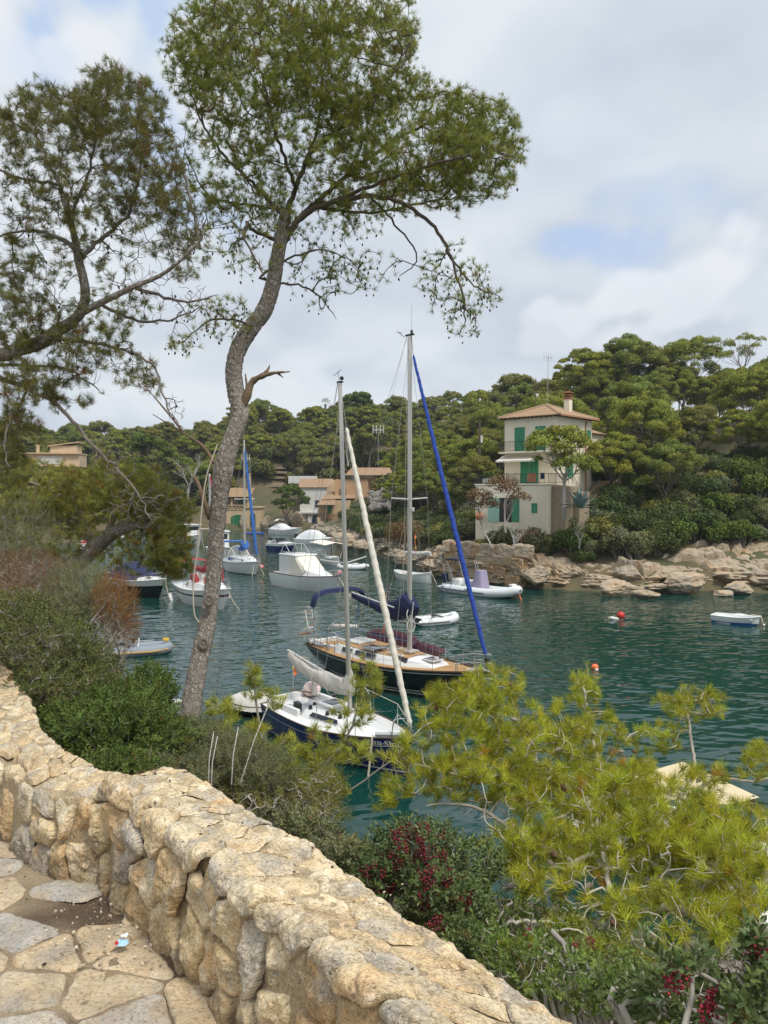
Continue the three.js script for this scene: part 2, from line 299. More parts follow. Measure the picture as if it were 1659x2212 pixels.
// ---------------------------------------------------------------- the water of the cove: a sheet of small crossing ripples
{
  const T = 1024, d = new Uint8Array(T * T * 4), hgt = new Float32Array(T * T); const r = rng(31);
  // a periodic sum of many ripples running mostly towards the camera
  const comps = []; for (let k = 0; k < 70; k++) { const ang = (r() - 0.5) * 1.9, wl = 0.28 * Math.pow(9, r()), f = 9 / wl; const kx = Math.round(Math.sin(ang) * f), ky = Math.round(Math.cos(ang) * f); comps.push([kx, ky, r() * 6.283, Math.pow(wl, 0.75)]); }
  const cs = new Float32Array(T), N = 4096, sn = new Float32Array(N); for (let i = 0; i < N; i++) sn[i] = Math.sin(i / N * 6.28318530718);
  for (const [kx, ky, ph, am] of comps) for (let j = 0; j < T; j++) { const b = ky * j / T + ph / 6.28318; for (let i = 0; i < T; i++) { let q = kx * i / T + b; q -= Math.floor(q); hgt[j * T + i] += am * sn[(q * N) | 0]; } }
  let mx = 0; for (const h of hgt) mx = Math.max(mx, Math.abs(h));
  for (let j = 0; j < T; j++) for (let i = 0; i < T; i++) { const o = j * T + i, gust = 0.62 + 0.55 * fbm(i / T * 3, j / T * 3, 4, 3, 3); let h = hgt[o] / mx; h = h > 0 ? Math.pow(h, 1.15) : h; const c = clamp(0.5 + 0.5 * h * gust * 1.15) * 255; d[o * 4] = d[o * 4 + 1] = d[o * 4 + 2] = c; d[o * 4 + 3] = 255; }
  const bump = new THREE.DataTexture(d, T, T, THREE.RGBAFormat); bump.wrapS = bump.wrapT = THREE.RepeatWrapping; bump.magFilter = THREE.LinearFilter; bump.repeat.set(1 / 9, 1 / 9); bump.needsUpdate = true;
  const NX = 90, ND = 110, p = [], uv = [], idx = [];
  for (let j = 0; j <= ND; j++) { const dd = 4 + 170 * Math.pow(j / ND, 1.6); for (let i = 0; i <= NX; i++) { const x = (i / NX * 2 - 1) * (12 + dd * 0.9); p.push(x, 0.012 * noise(x * 0.5, dd * 0.5, 3), -dd); const wob = 1.2 * noise(x * 0.06, dd * 0.06, 1.5); uv.push(x * 0.97 + dd * 0.17 + wob, dd * 0.98 - x * 0.17 + wob); } }
  for (let j = 0; j < ND; j++) for (let i = 0; i < NX; i++) { const a = j * (NX + 1) + i; idx.push(a, a + 1, a + NX + 1, a + 1, a + NX + 2, a + NX + 1); }
  const g = new THREE.BufferGeometry(); g.setAttribute('position', new THREE.Float32BufferAttribute(p, 3)); g.setAttribute('uv', new THREE.Float32BufferAttribute(uv, 2)); g.setIndex(idx); g.computeVertexNormals();
  const m = new THREE.Mesh(g, new THREE.MeshPhysicalMaterial({ color: rgb(0.005, 0.038, 0.030), roughness: 0.04, ior: 1.333, bumpMap: bump, bumpScale: 0.105, side: THREE.DoubleSide }));
  m.name = 'water'; m.receiveShadow = true; structure(m);
}
// ---------------------------------------------------------------- bare limestone along the shore of the headland
function worley(x, y, z) {
  const X = Math.floor(x), Y = Math.floor(y), Z = Math.floor(z); let f1 = 9, f2 = 9, id = 0;
  for (let i = -1; i < 2; i++) for (let j = -1; j < 2; j++) for (let k = -1; k < 2; k++) {
    const h = PERM[PERM[PERM[(X + i) & 255] + ((Y + j) & 255)] + ((Z + k) & 255)], q = Math.hypot(X + i + PERM[h + 1] / 255 - x, Y + j + PERM[h + 57] / 255 - y, Z + k + PERM[h + 131] / 255 - z);
    if (q < f1) { f2 = f1; f1 = q; id = h; } else if (q < f2) f2 = q;
  }
  return [f1, f2, id];
}
const rockMat = new THREE.MeshStandardMaterial({ vertexColors: true, roughness: 0.95, map: rep(rockMap, 0.45), bumpMap: rep(rockBump, 0.5), bumpScale: 0.10, side: THREE.DoubleSide });
function limestone(x, y, z, s = 1) { // natural colour of the stone: cream, grey weathering above, rust in places
  const a = fbm(x * 0.5 * s, y * 0.9 * s, z * 0.5 * s, 4), b = fbm(x * 1.3 * s + 9, y * 2.2 * s, z * 1.3 * s, 4);
  let c = mix3([0.60, 0.475, 0.335], [0.47, 0.42, 0.345], clamp(0.5 + a * 1.6)); c = mix3(c, [0.38, 0.18, 0.08], smooth(0.18, 0.45, b) * 0.75); c = mix3(c, [0.24, 0.21, 0.18], smooth(0.12, 0.4, -b) * 0.6);
  return c;
}
{
  const pts = SHORE.slice(26).map(([x, d]) => V(x, 0, -d)); const c = new THREE.CatmullRomCurve3(pts, false, 'centripetal'), L = c.getLength();
  const u0 = 0, NS = 1250, NT = 56, rows = [], g = new MB(); g.c = [];
  const kEnd = 0.62;
  for (let i = 0; i <= NS; i++) {
    const u = i / NS * kEnd, o = c.getPointAt(u), T = c.getTangentAt(u), n = V(-T.z, 0, T.x).negate(); // towards land
    const wide = lerp(3.2, 10, smooth(23, 27, o.x)) * (o.z < -100 ? 0.8 : 1), top = o.x < -5 ? 2.0 : o.x < 4 ? 1.7 : o.x < 12 ? 2.9 : lerp(1.55, 2.3, smooth(23, 28, o.x));
    for (let j = 0; j <= NT; j++) {
      const t = j / NT; let dist, y;
      if (t < 0.42) { const q = t / 0.42; y = lerp(-0.9, top * 0.62, q); dist = -0.35 + 0.5 * q + 0.25 * smooth(0.5, 1, q); } else { const q = (t - 0.42) / 0.58; dist = 0.4 + wide * q; y = top * 0.62 + top * 0.45 * Math.pow(q, 0.8) * (1 - 0.0 * q) - smooth(0.8, 1, q) * 0.6; }
      let x = o.x + n.x * dist, z = o.z + n.z * dist;
      if (t > 0.42) { const gy = ground(x, -z); y = Math.max(y, gy + 0.25) - 1.2 * smooth(0.75, 1, t); }
      const w = worley(x * 0.32, y * 1.25 + 0.3 * noise(x * 0.3, z * 0.3), z * 0.32), w2 = worley(x * 0.95, y * 3.8, z * 0.95);
      const ed = smooth(0, 0.16, w[1] - w[0]), ed2 = smooth(0, 0.18, w2[1] - w2[0]);
      const strat = fbm(x * 0.35, y * 3.2, z * 0.35, 3);
      let push = (w[2] / 255 - 0.45) * 0.9 * ed + (ed - 1) * 0.35 + (w2[2] / 255 - 0.5) * 0.34 * ed2 + (ed2 - 1) * 0.14 + strat * 0.5 + 0.12 * fbm(x * 3, y * 3, z * 3, 3);
      const under = smooth(0.55, 0.15, y) * smooth(-0.6, 0.1, y) * 0.5; push -= under;
      const flat = smooth(0.42, 0.6, t);
      x -= n.x * push * (1 - flat * 0.7); z -= n.z * push * (1 - flat * 0.7); y += push * (0.2 + 0.55 * flat) * smooth(-0.2, 0.5, y);
      let col = limestone(x, y, z); if (o.x > 4 && o.x < 12) col = mix3(col, [0.38, 0.19, 0.07], 0.35 * smooth(0.2, -0.3, fbm(x * 0.8, y, z * 0.8, 3)));
      if (o.x < 4) col = mix3(col, [0.27, 0.25, 0.22], 0.5);
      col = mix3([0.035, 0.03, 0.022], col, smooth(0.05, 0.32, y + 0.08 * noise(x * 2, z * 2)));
      g.v(x, y, z, (o.x + o.z) * 0 + u * L, dist + y); g.c.push(...col);
    }
  }
  for (let i = 0; i < NS; i++) for (let j = 0; j < NT; j++) { const a = i * (NT + 1) + j; g.i.push(a, a + NT + 1, a + 1, a + 1, a + NT + 1, a + NT + 2); }
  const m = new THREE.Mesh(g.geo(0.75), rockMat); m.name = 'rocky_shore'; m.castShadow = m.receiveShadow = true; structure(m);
}
// a lump of limestone: faceted by cutting a ball with planes, then roughened
function rockGeo(seed, sx, sy, sz, detail = 4, rough = 0.05, block = false) {
  const r = rng(seed), g = mergeVertices(new THREE.IcosahedronGeometry(1, detail * 4).deleteAttribute('normal').deleteAttribute('uv')), p = g.attributes.position, pl = [], col = [], uv = [];
  for (let k = 0; k < 13; k++) { const n = V(r() * 2 - 1, r() * 2 - 1, r() * 2 - 1).normalize(); pl.push([n, (block ? 0.8 : 0.62) + r() * 0.3]); }
  if (block) for (const n of [V(1, 0, 0), V(-1, 0, 0), V(0, 1, 0), V(0, -1, 0), V(0, 0, 1), V(0, 0, -1)]) pl.push([n.add(V((r() - 0.5) * 0.35, (r() - 0.5) * 0.35, (r() - 0.5) * 0.35)).normalize(), 0.54 + r() * 0.08]);
  const q = V(0, 0, 0);
  for (let i = 0; i < p.count; i++) {
    q.fromBufferAttribute(p, i).normalize(); let rad = 1; for (const [n, h] of pl) { const d = q.dot(n); if (d > 0.05) rad = Math.min(rad, h / d); }
    rad += fbm(q.x * 2.5 + seed, q.y * 3.5, q.z * 2.5, 4) * rough * 3; q.multiplyScalar(rad); const c = limestone(q.x * sx + seed, q.y * sy, q.z * sz + seed, 1.2); col.push(...c); p.setXYZ(i, q.x * sx, q.y * sy, q.z * sz); uv.push(q.x * sx + q.y * sy * 0.7, q.z * sz + q.y * sy * 0.7);
  }
  g.setAttribute('color', new THREE.Float32BufferAttribute(col, 3)); g.setAttribute('uv', new THREE.Float32BufferAttribute(uv, 2)); g.computeVertexNormals(); return toCreasedNormals(g, 0.5);
}
function rock(name, seed, pos, s, label, cat = 'rock', mat = rockMat, detail = 4, turn = 0) { const m = new THREE.Mesh(rockGeo(seed, ...s, detail), mat); m.name = numbered(name); m.position.copy(pos); m.rotation.y = turn; m.castShadow = m.receiveShadow = true; scene.add(m); return tag(m, label, cat); }
rock('boulder', 3, P(1480, 1256, 58.3), [2.0, 1.0, 1.3], 'largest pale boulder of the shore, smooth slab faced, above a dark hollow', 'boulder', rockMat, 5, 0.4);
rock('boulder', 5, P(1563, 1284, 56.5), [0.75, 0.42, 0.5], 'small grey rock standing alone in the water off the shore', 'rock', rockMat, 4);
rock('boulder', 8, P(1330, 1270, 57), [1.5, 0.7, 0.9], 'low cream ledge block left of the largest boulder at the waterline', 'boulder', rockMat, 4, 0.2);
rock('boulder', 12, P(1595, 1272, 58), [1.4, 0.6, 1], 'flat rust stained block right of the largest boulder', 'boulder', rockMat, 4, 1);
rock('boulder', 14, P(1160, 1243, 60.5), [1.6, 0.9, 1], 'rounded boulder at the corner right of the tan rock wall', 'boulder', rockMat, 4, 2);
rock('boulder', 17, P(1395, 1282, 55.5), [1.1, 0.3, 0.6], 'flat tongue of rock lying at the waterline under the shrubs', 'rock', rockMat, 4, 2.4);
rock('boulder', 19, P(1000, 1262, 61), [1.5, 0.35, 0.7], 'flat shelf of rock in the water behind the grey motor dinghy', 'rock', rockMat, 4, 0.6);
rock('boulder', 22, P(968, 1204, 69), [0.85, 1.1, 0.8], 'upright grey boulder at the left end of the tan rock wall', 'boulder', rockMat, 4, 0.9);
rock('boulder', 24, P(868, 1204, 77), [0.9, 0.85, 0.8], 'pale boulder behind the white rowing boat with rolled awning', 'boulder', rockMat, 4, 0.2);
rock('boulder', 27, P(742, 1172, 96), [1.7, 1.3, 1.5], 'large pale boulder behind the boat with flat white awning', 'boulder', rockMat, 4, 2.2);
rock('boulder', 29, P(780, 1182, 90), [1.3, 0.9, 1.1], 'grey boulder right of the large pale one on the far inlet shore', 'boulder', rockMat, 4, 1.2);
// ---------------------------------------------------------------- distant trees and shrubs: crowns of many leaf clumps
const leafMat = {};
function leafMaterial(key, c, tr = 0.3) { return leafMat[key] ??= leafy(...c, tr, { vertexColors: true }); }
const barkFar = std(0.17, 0.14, 0.12, 0.95), barkGrey = std(0.30, 0.27, 0.24, 0.95);
// puffs: [x, y, z, rx, ry]; leaves lie on and inside their upper shells
function crownGeo(puffs, leaf, per, seed, dropY = -0.35) {
  const r = rng(seed), p = [], nn = [], c = [], a = V(0, 0, 0), b = V(0, 0, 0), d = V(0, 0, 0);
  const total = puffs.reduce((s, q) => s + q[3] * q[4], 0);
  for (const [x, y, z, rx, ry] of puffs) {
    const n = Math.round(per * rx * ry / total), tone = 0.82 + r() * 0.36, yel = r();
    for (let k = 0; k < n; k++) {
      do { d.set(r() * 2 - 1, r() * 2 - 1, r() * 2 - 1); } while (d.lengthSq() > 1 || d.lengthSq() < 0.05); d.normalize();
      if (d.y < dropY) d.y = -d.y * r();
      const lump = 0.86 + 0.3 * noise(d.x * 2.6 + x * 3, d.y * 2.6 + y, d.z * 2.6 + z * 3);
      const s = (r() < 0.75 ? 0.86 + r() * 0.2 : 0.45 + r() * 0.4) * lump, cx = x + d.x * rx * s, cy = y + d.y * ry * s, cz = z + d.z * rx * s;
      a.set(r() - 0.5, (r() - 0.5) * 0.9, r() - 0.5).normalize(); b.set(r() - 0.5, r() - 0.5, r() - 0.5).normalize();
      const L = leaf * (0.6 + r() * 0.8), w = L * (0.28 + r() * 0.25), t = tone * (0.78 + r() * 0.44), cc = [t * (0.92 + yel * 0.2), t, t * (0.9 - yel * 0.25)];
      const N = d.clone().multiplyScalar(0.75).add(V((r() - 0.5) * 0.9, 0.15 + (r() - 0.5) * 0.9, (r() - 0.5) * 0.9)).normalize();
      const P0 = [cx - a.x * L / 2, cy - a.y * L / 2, cz - a.z * L / 2], P1 = [cx + b.x * w, cy + b.y * w, cz + b.z * w], P2 = [cx + a.x * L / 2, cy + a.y * L / 2, cz + a.z * L / 2], P3 = [cx - b.x * w, cy - b.y * w, cz - b.z * w];
      const gx = (a.y * b.z - a.z * b.y) * N.x + (a.z * b.x - a.x * b.z) * N.y + (a.x * b.y - a.y * b.x) * N.z; // wind each leaf to face outwards
      for (const q of gx < 0 ? [P0, P1, P2, P0, P2, P3] : [P0, P2, P1, P0, P3, P2]) { p.push(...q); nn.push(N.x, N.y, N.z); c.push(...cc); }
    }
  }
  const g = new THREE.BufferGeometry(); g.setAttribute('position', new THREE.Float32BufferAttribute(p, 3)); g.setAttribute('normal', new THREE.Float32BufferAttribute(nn, 3)); g.setAttribute('color', new THREE.Float32BufferAttribute(c, 3)); return g;
}
// an umbrella pine of height H and crown radius R, its puffs held up by limbs
function pineProto(seed, H, R, n, leaf, per, mat, opt = {}) {
  const r = rng(seed), puffs = [], base = opt.base ?? 0.5, sq = 0.1 + r() * 0.22, sa = r() * 6.28, g = new THREE.Group(), lean = V((r() - 0.5) * 0.18, 1, (r() - 0.5) * 0.18);
  for (let k = 0; k < n; k++) {
    const a = k * 2.4 + r() * 0.7, q = Math.sqrt((k + 0.3) / n), low = k > n * 0.55 && r() < 0.3, rad = R * 0.8 * q * (low ? 0.75 : 0.82 + r() * 0.4) * (1 + sq * Math.cos(a - sa)), rx = R * (0.13 + r() * r() * 0.24);
    const y = H * (base + (1 - base) * Math.sqrt(Math.max(0, 1 - q * q * 0.92))) * (0.93 + r() * 0.1) * (1 + 0.12 * Math.sin(a + sa * 2) * q) - (low ? H * 0.14 : 0) - rx * 0.5;
    puffs.push([Math.cos(a) * rad + lean.x * y, y, Math.sin(a) * rad + lean.z * y, rx, rx * (0.62 + r() * 0.2)]);
  }
  const crown = new THREE.Mesh(crownGeo(puffs, leaf, per, seed + 1, opt.drop), mat); crown.name = 'crown'; crown.castShadow = crown.receiveShadow = true;
  const t = mb(), fork = V(lean.x * H * base * 0.75, H * base * 0.75, lean.z * H * base * 0.75), rr = opt.r ?? H * 0.02;
  t.tube(curve([V(0, -0.8, 0), V((r() - 0.5) * 0.3, H * base * 0.35, (r() - 0.5) * 0.3), fork], 5), k => rr * (1.15 - 0.4 * k), 6);
  const m = opt.limbs ?? 6, groups = [...Array(m)].map(() => []); for (const q of puffs) groups[Math.floor(((Math.atan2(q[2] - fork.z, q[0] - fork.x) / 6.28319 + 1) % 1) * m)].push(q);
  for (const gq of groups) {
    if (!gq.length) continue; const c = V(0, 0, 0); gq.forEach(q => c.add(V(q[0], q[1], q[2]))); c.multiplyScalar(1 / gq.length); const low = fork.clone().addScaledVector(V(lean.x, 1, lean.z), -r() * H * base * 0.25), e = low.clone().lerp(c, 0.62); e.y -= R * 0.06;
    const main = curve([low, low.clone().lerp(e, 0.45).add(V((r() - 0.5) * R * 0.12, -R * 0.03, (r() - 0.5) * R * 0.12)), e], 6); t.tube(main, k => rr * lerp(0.5, 0.24, k), 5);
    for (const [x, y, z, rx, ry] of gq) { const s0 = main[3 + Math.floor(r() * 4)]; t.tube(curve([s0, V(lerp(s0.x, x, 0.5), lerp(s0.y, y, 0.35), lerp(s0.z, z, 0.5)), V(x, y + ry * 0.2, z)], 4), k => rr * lerp(0.22, 0.08, k), 4); }
  }
  const trunk = t.build('trunk', opt.bark ?? barkFar, null, null); g.add(trunk, crown); return g;
}
function shrubProto(seed, H, R, n, leaf, per, mat, stems = true) {
  const r = rng(seed), puffs = [], g = new THREE.Group();
  for (let k = 0; k < n; k++) { const a = k * 2.4 + r(), q = Math.sqrt((k + 0.3) / n), rx = R * (0.32 + r() * 0.22); puffs.push([Math.cos(a) * R * 0.72 * q, H * lerp(0.68, 0.3 + r() * 0.2, q), Math.sin(a) * R * 0.72 * q, rx, rx * (0.7 + r() * 0.3) * Math.min(1.4, H / R)]); }
  const crown = new THREE.Mesh(crownGeo(puffs, leaf, per, seed + 1, -0.75), mat); crown.name = 'foliage'; crown.castShadow = crown.receiveShadow = true; g.add(crown);
  if (stems) { const t = mb(); for (const [x, y, z] of puffs) t.tube(curve([V(x * 0.15, -0.3, z * 0.15), V(x * 0.6, y * 0.5, z * 0.6), V(x, y, z)], 4), k => R * lerp(0.035, 0.012, k), 4); g.add(t.build('stem', barkGrey, null, null)); }
  return g;
}
// a bare dead tree
function bareProto(seed, H, spread, rr, mat, depth = 4) {
  const r = rng(seed), t = mb();
  const grow = (p, d, L, rad, k) => { const pts = [p]; let q = p, dir = d.clone(); for (let s = 0; s < 4; s++) { dir = dir.clone().add(V((r() - 0.5) * 0.5, (r() - 0.45) * 0.35, (r() - 0.5) * 0.5)).normalize(); q = q.clone().addScaledVector(dir, L / 4); pts.push(q); } t.tube(pts, u => rad * (1 - 0.5 * u), k > 2 ? 6 : 3, false); if (k > 0) for (let s = 0; s < 3 + (k < 3); s++) { const at = pts[1 + Math.floor(r() * 4)] ?? q; grow(at, dir.clone().multiplyScalar(0.5).add(V((r() - 0.5) * spread, r() * spread * 0.6, (r() - 0.5) * spread)).normalize(), L * (0.5 + r() * 0.25), rad * 0.5, k - 1); } };
  grow(V(0, -0.4, 0), V((r() - 0.5) * 0.4, 1, (r() - 0.5) * 0.4).normalize(), H * 0.5, rr, depth);
  const g = new THREE.Group(); g.add(t.build('branches', mat, null, null)); return g;
}
const GREEN = { bright: [0.27, 0.30, 0.068], mid: [0.225, 0.26, 0.07], olive: [0.245, 0.255, 0.095], dark: [0.09, 0.125, 0.045], grey: [0.18, 0.20, 0.115], lush: [0.12, 0.17, 0.042] };
const protos = { far: [], near: [], shrub: [], low: [] };
{
  const k = ['bright', 'mid', 'olive', 'mid', 'bright', 'olive'];
  k.forEach((c, i) => protos.far.push(pineProto(100 + i * 7, 9.5 + (i % 3), 5 + (i % 2) * 0.9, 48 + i * 2, 0.27, 20000, leafMaterial(c, GREEN[c]), { base: 0.40 + (i % 3) * 0.05, r: 0.17 })));
  ['bright', 'mid', 'olive', 'bright'].forEach((c, i) => protos.near.push(pineProto(300 + i * 5, 9.5 + i % 2, 4.8 + (i % 2) * 0.7, 50 + i * 3, 0.155, 46000, leafMaterial(c, GREEN[c]), { base: 0.45, r: 0.16 })));
  ['grey', 'dark', 'lush', 'olive', 'grey', 'dark'].forEach((c, i) => protos.shrub.push(shrubProto(500 + i * 5, 2.4 + (i % 3) * 0.5, 2 + (i % 2) * 0.5, 9 + i, 0.2, 6000, leafMaterial(c, GREEN[c]))));
  protos.low = shrubProto(600, 3.6, 3, 10, 0.45, 2600, leafMaterial('grey', GREEN.grey), false);
}
const used = new Set();
function plantTree(proto, name, x, d, scale, turn, label, cat, group, y) {
  const o = used.has(proto) ? proto.clone() : proto; used.add(proto); o.name = numbered(name); o.position.set(x, y ?? ground(x, d) - 0.1, -d); o.scale.setScalar(scale); o.rotation.y = turn; o.userData = {}; tag(o, label, cat, group); scene.add(o); return o;
}
// clearings: buildings, the stepped path up the hill, the quay
const CLEAR = [[-29.5, 158, 4.5], [-26, 160, 4], [-24, 175, 5], [-24.5, 190, 4], [-14, 163, 6], [-6, 165, 6], [-7, 152, 6], [-2, 160, 7], [2, 156, 6], [13.5, 73, 8], [9, 71, 5], [19, 73, 5], [-65, 150, 10], [16, 68, 4]];
const clearOf = (x, d, m = 0) => CLEAR.every(([a, b, r]) => Math.hypot(x - a, d - b) > r + m);
{
  const r = rng(77), spots = [];
  const put = (x, d, gap) => { if (spots.some(s => Math.hypot(s[0] - x, s[1] - d) < gap)) return false; spots.push([x, d]); return true; };
  const TONE = ['yellow green', 'fresh green', 'olive green', 'fresh green', 'yellow green', 'olive green'], U = (x, d) => 829.5 + 1661 * x / d, zone = u => u < 390 ? 'left of the tall pine trunk' : u < 560 ? 'just beside the tall pine trunk' : u < 740 ? 'between the tall pine and the thinner mast' : u < 900 ? 'between the two yacht masts' : 'right of the main mast';
  // far hill and the slopes left of the inlet
  for (let k = 0; k < 2600 && spots.length < 215; k++) {
    const d = 128 + r() * 120, x = lerp(-112, 42, r());
    if (shoreDist(x, d) < 4 || !clearOf(x, d) || Math.abs(x) > d * 0.58) continue;
    if (x > -34 && x < 8 && d < 172) continue;
    if (!put(x, d, 4.6)) continue;
    const i = Math.floor(r() * 6); plantTree(protos.far[i], 'pine_tree', x, d, 0.62 + r() * 0.36, r() * 6.28, `${TONE[i]} pine, far hillside ${d > 195 ? 'skyline' : d > 160 ? 'middle slope' : 'lower slope'}, ${zone(U(x, d))}`, 'pine tree', `${TONE[i]} ${d > 195 ? 'skyline' : d > 160 ? 'middle slope' : 'lower slope'} pines ${zone(U(x, d))}`);
  }
  {
    const im = new THREE.InstancedMesh(protos.low.children[0].geometry, leafMaterial('grey', GREEN.grey), 900), mt = new THREE.Matrix4(), qt = new THREE.Quaternion(), cl = new THREE.Color(); let n = 0;
    for (let k = 0; k < 4000 && n < 620; k++) { const d = 105 + r() * 140, x = lerp(-108, 40, r()), sd = shoreDist(x, d); if (sd < 2.5 || !clearOf(x, d, -1) || (x > 6 && d < 130) || (d < 170 && 829.5 + 1661 * x / d > 465 && 829.5 + 1661 * x / d < 800)) continue; const s = 0.5 + r() * 0.8; qt.setFromAxisAngle(V(0, 1, 0), r() * 6.28); mt.compose(V(x, ground(x, d) - 0.2, -d), qt, V(s, s * (0.7 + r() * 0.6), s)); im.setMatrixAt(n, mt); const t = r(); im.setColorAt(n, cl.setRGB(lerp(0.55, 1.1, t), lerp(0.62, 1.05, t), lerp(0.5, 0.8, r()))); n++; }
    im.count = n; im.name = numbered('undergrowth'); tag(im, 'mass of bushes and scrub filling the far hillside between the pines', 'undergrowth', null, 'stuff'); scene.add(im);
  }
  // the headland behind and right of the villa
  const head = 'green umbrella pine on the slope behind and right of the cream villa';
  let c2 = 0; for (let k = 0; k < 1500 && c2 < 62; k++) { const d = 76 + r() * 60, x = lerp(4, 78, r()); if (shoreDist(x, d) < 8 || !clearOf(x, d, 2) || x > d * 0.56 + 3) continue; if (x < 24 && d < 82) continue; if (!put(x, d, 5)) continue; c2++; { const i = Math.floor(r() * 4), t = ['yellow green', 'fresh green', 'olive green', 'yellow green'][i], w = (U(x, d) < 1290 ? 'behind the villa' : U(x, d) < 1460 ? 'on the slope right of the villa' : 'on the slope at the far right') + (d > 104 ? ', high on the ridge' : d > 90 ? ', halfway up' : ', low down'); plantTree(protos.near[i], 'pine_tree', x, d, 0.62 + r() * 0.3, r() * 6.28, `${t} umbrella pine ${w}`, 'pine tree', `${t} pines ${w}`); } }
  let c3 = 0; for (let k = 0; k < 900 && c3 < 40; k++) { const d = 82 + r() * 60, x = lerp(-6, 12, r()); if (shoreDist(x, d) < 5 || x < 1.5 + (d - 82) * 0.02 || !clearOf(x, d, 2)) continue; if (!put(x, d, 4.4)) continue; c3++; plantTree(protos.near[Math.floor(r() * 4)], 'pine_tree', x, d, 0.55 + r() * 0.3, r() * 6.28, `green umbrella pine between villa and orange cottage, ${d > 118 ? 'far back' : d > 100 ? 'midway' : 'in front'}`, 'pine tree', `pines between villa and cottage, ${d > 118 ? 'far back' : d > 100 ? 'midway' : 'in front'}`); }
  // shrubs of the headland down to the bare rock
  const ss = [];
  for (let k = 0; k < 6000 && ss.length < 250; k++) {
    const d = 59 + r() * 40, x = lerp(1, 52, r()), sd = shoreDist(x, d); if (sd < (x > 24 ? 5.2 : 2.2) || sd > 26 || !clearOf(x, d, -2.5) || x > d * 0.56) continue; if (ss.some(s => Math.hypot(s[0] - x, s[1] - d) < 1.25)) continue; ss.push([x, d]);
    const i = Math.floor(r() * 6); plantTree(protos.shrub[i], 'shrub', x, d, (sd < 3.4 ? 0.28 : 0.5) + r() * 0.45, r() * 6.28, ...(() => { const t = ['grey green', 'dark green', 'fresh green', 'olive green', 'grey green', 'dark green'][i], u = U(x, d), w = (u < 1010 ? 'left of the villa' : u < 1200 ? 'below the villa' : u < 1400 ? 'right of the villa stairs' : 'on the far right slope') + (sd < 4.5 ? ', close to the shore rocks' : sd < 10 ? ', on the lower bank' : ', higher up'); return [`${t} bush ${w}`, 'bush', `${t} bushes ${w}`]; })());
  }
  const s2 = [];
  for (let k = 0; k < 2500 && s2.length < 80; k++) { const d = 70 + r() * 70, x = lerp(-14, 8, r()), sd = shoreDist(x, d); if (sd < 1.6 || sd > 14 || !clearOf(x, d, -2) || (d > 100 && 829.5 + 1661 * x / d < 742) || s2.some(s => Math.hypot(s[0] - x, s[1] - d) < 2)) continue; s2.push([x, d]); const i = Math.floor(r() * 6); plantTree(protos.shrub[i], 'shrub', x, d, (x < -5 ? 0.3 : 0.5) + r() * 0.4, r() * 6.28, `${['grey green', 'dark green', 'fresh green', 'olive green', 'grey green', 'dark green'][i]} bush on the inlet's right bank ${zone(U(x, d))}`, 'bush', `${['grey green', 'dark green', 'fresh green', 'olive green', 'grey green', 'dark green'][i]} inlet bank bushes ${zone(U(x, d))}`); }
}
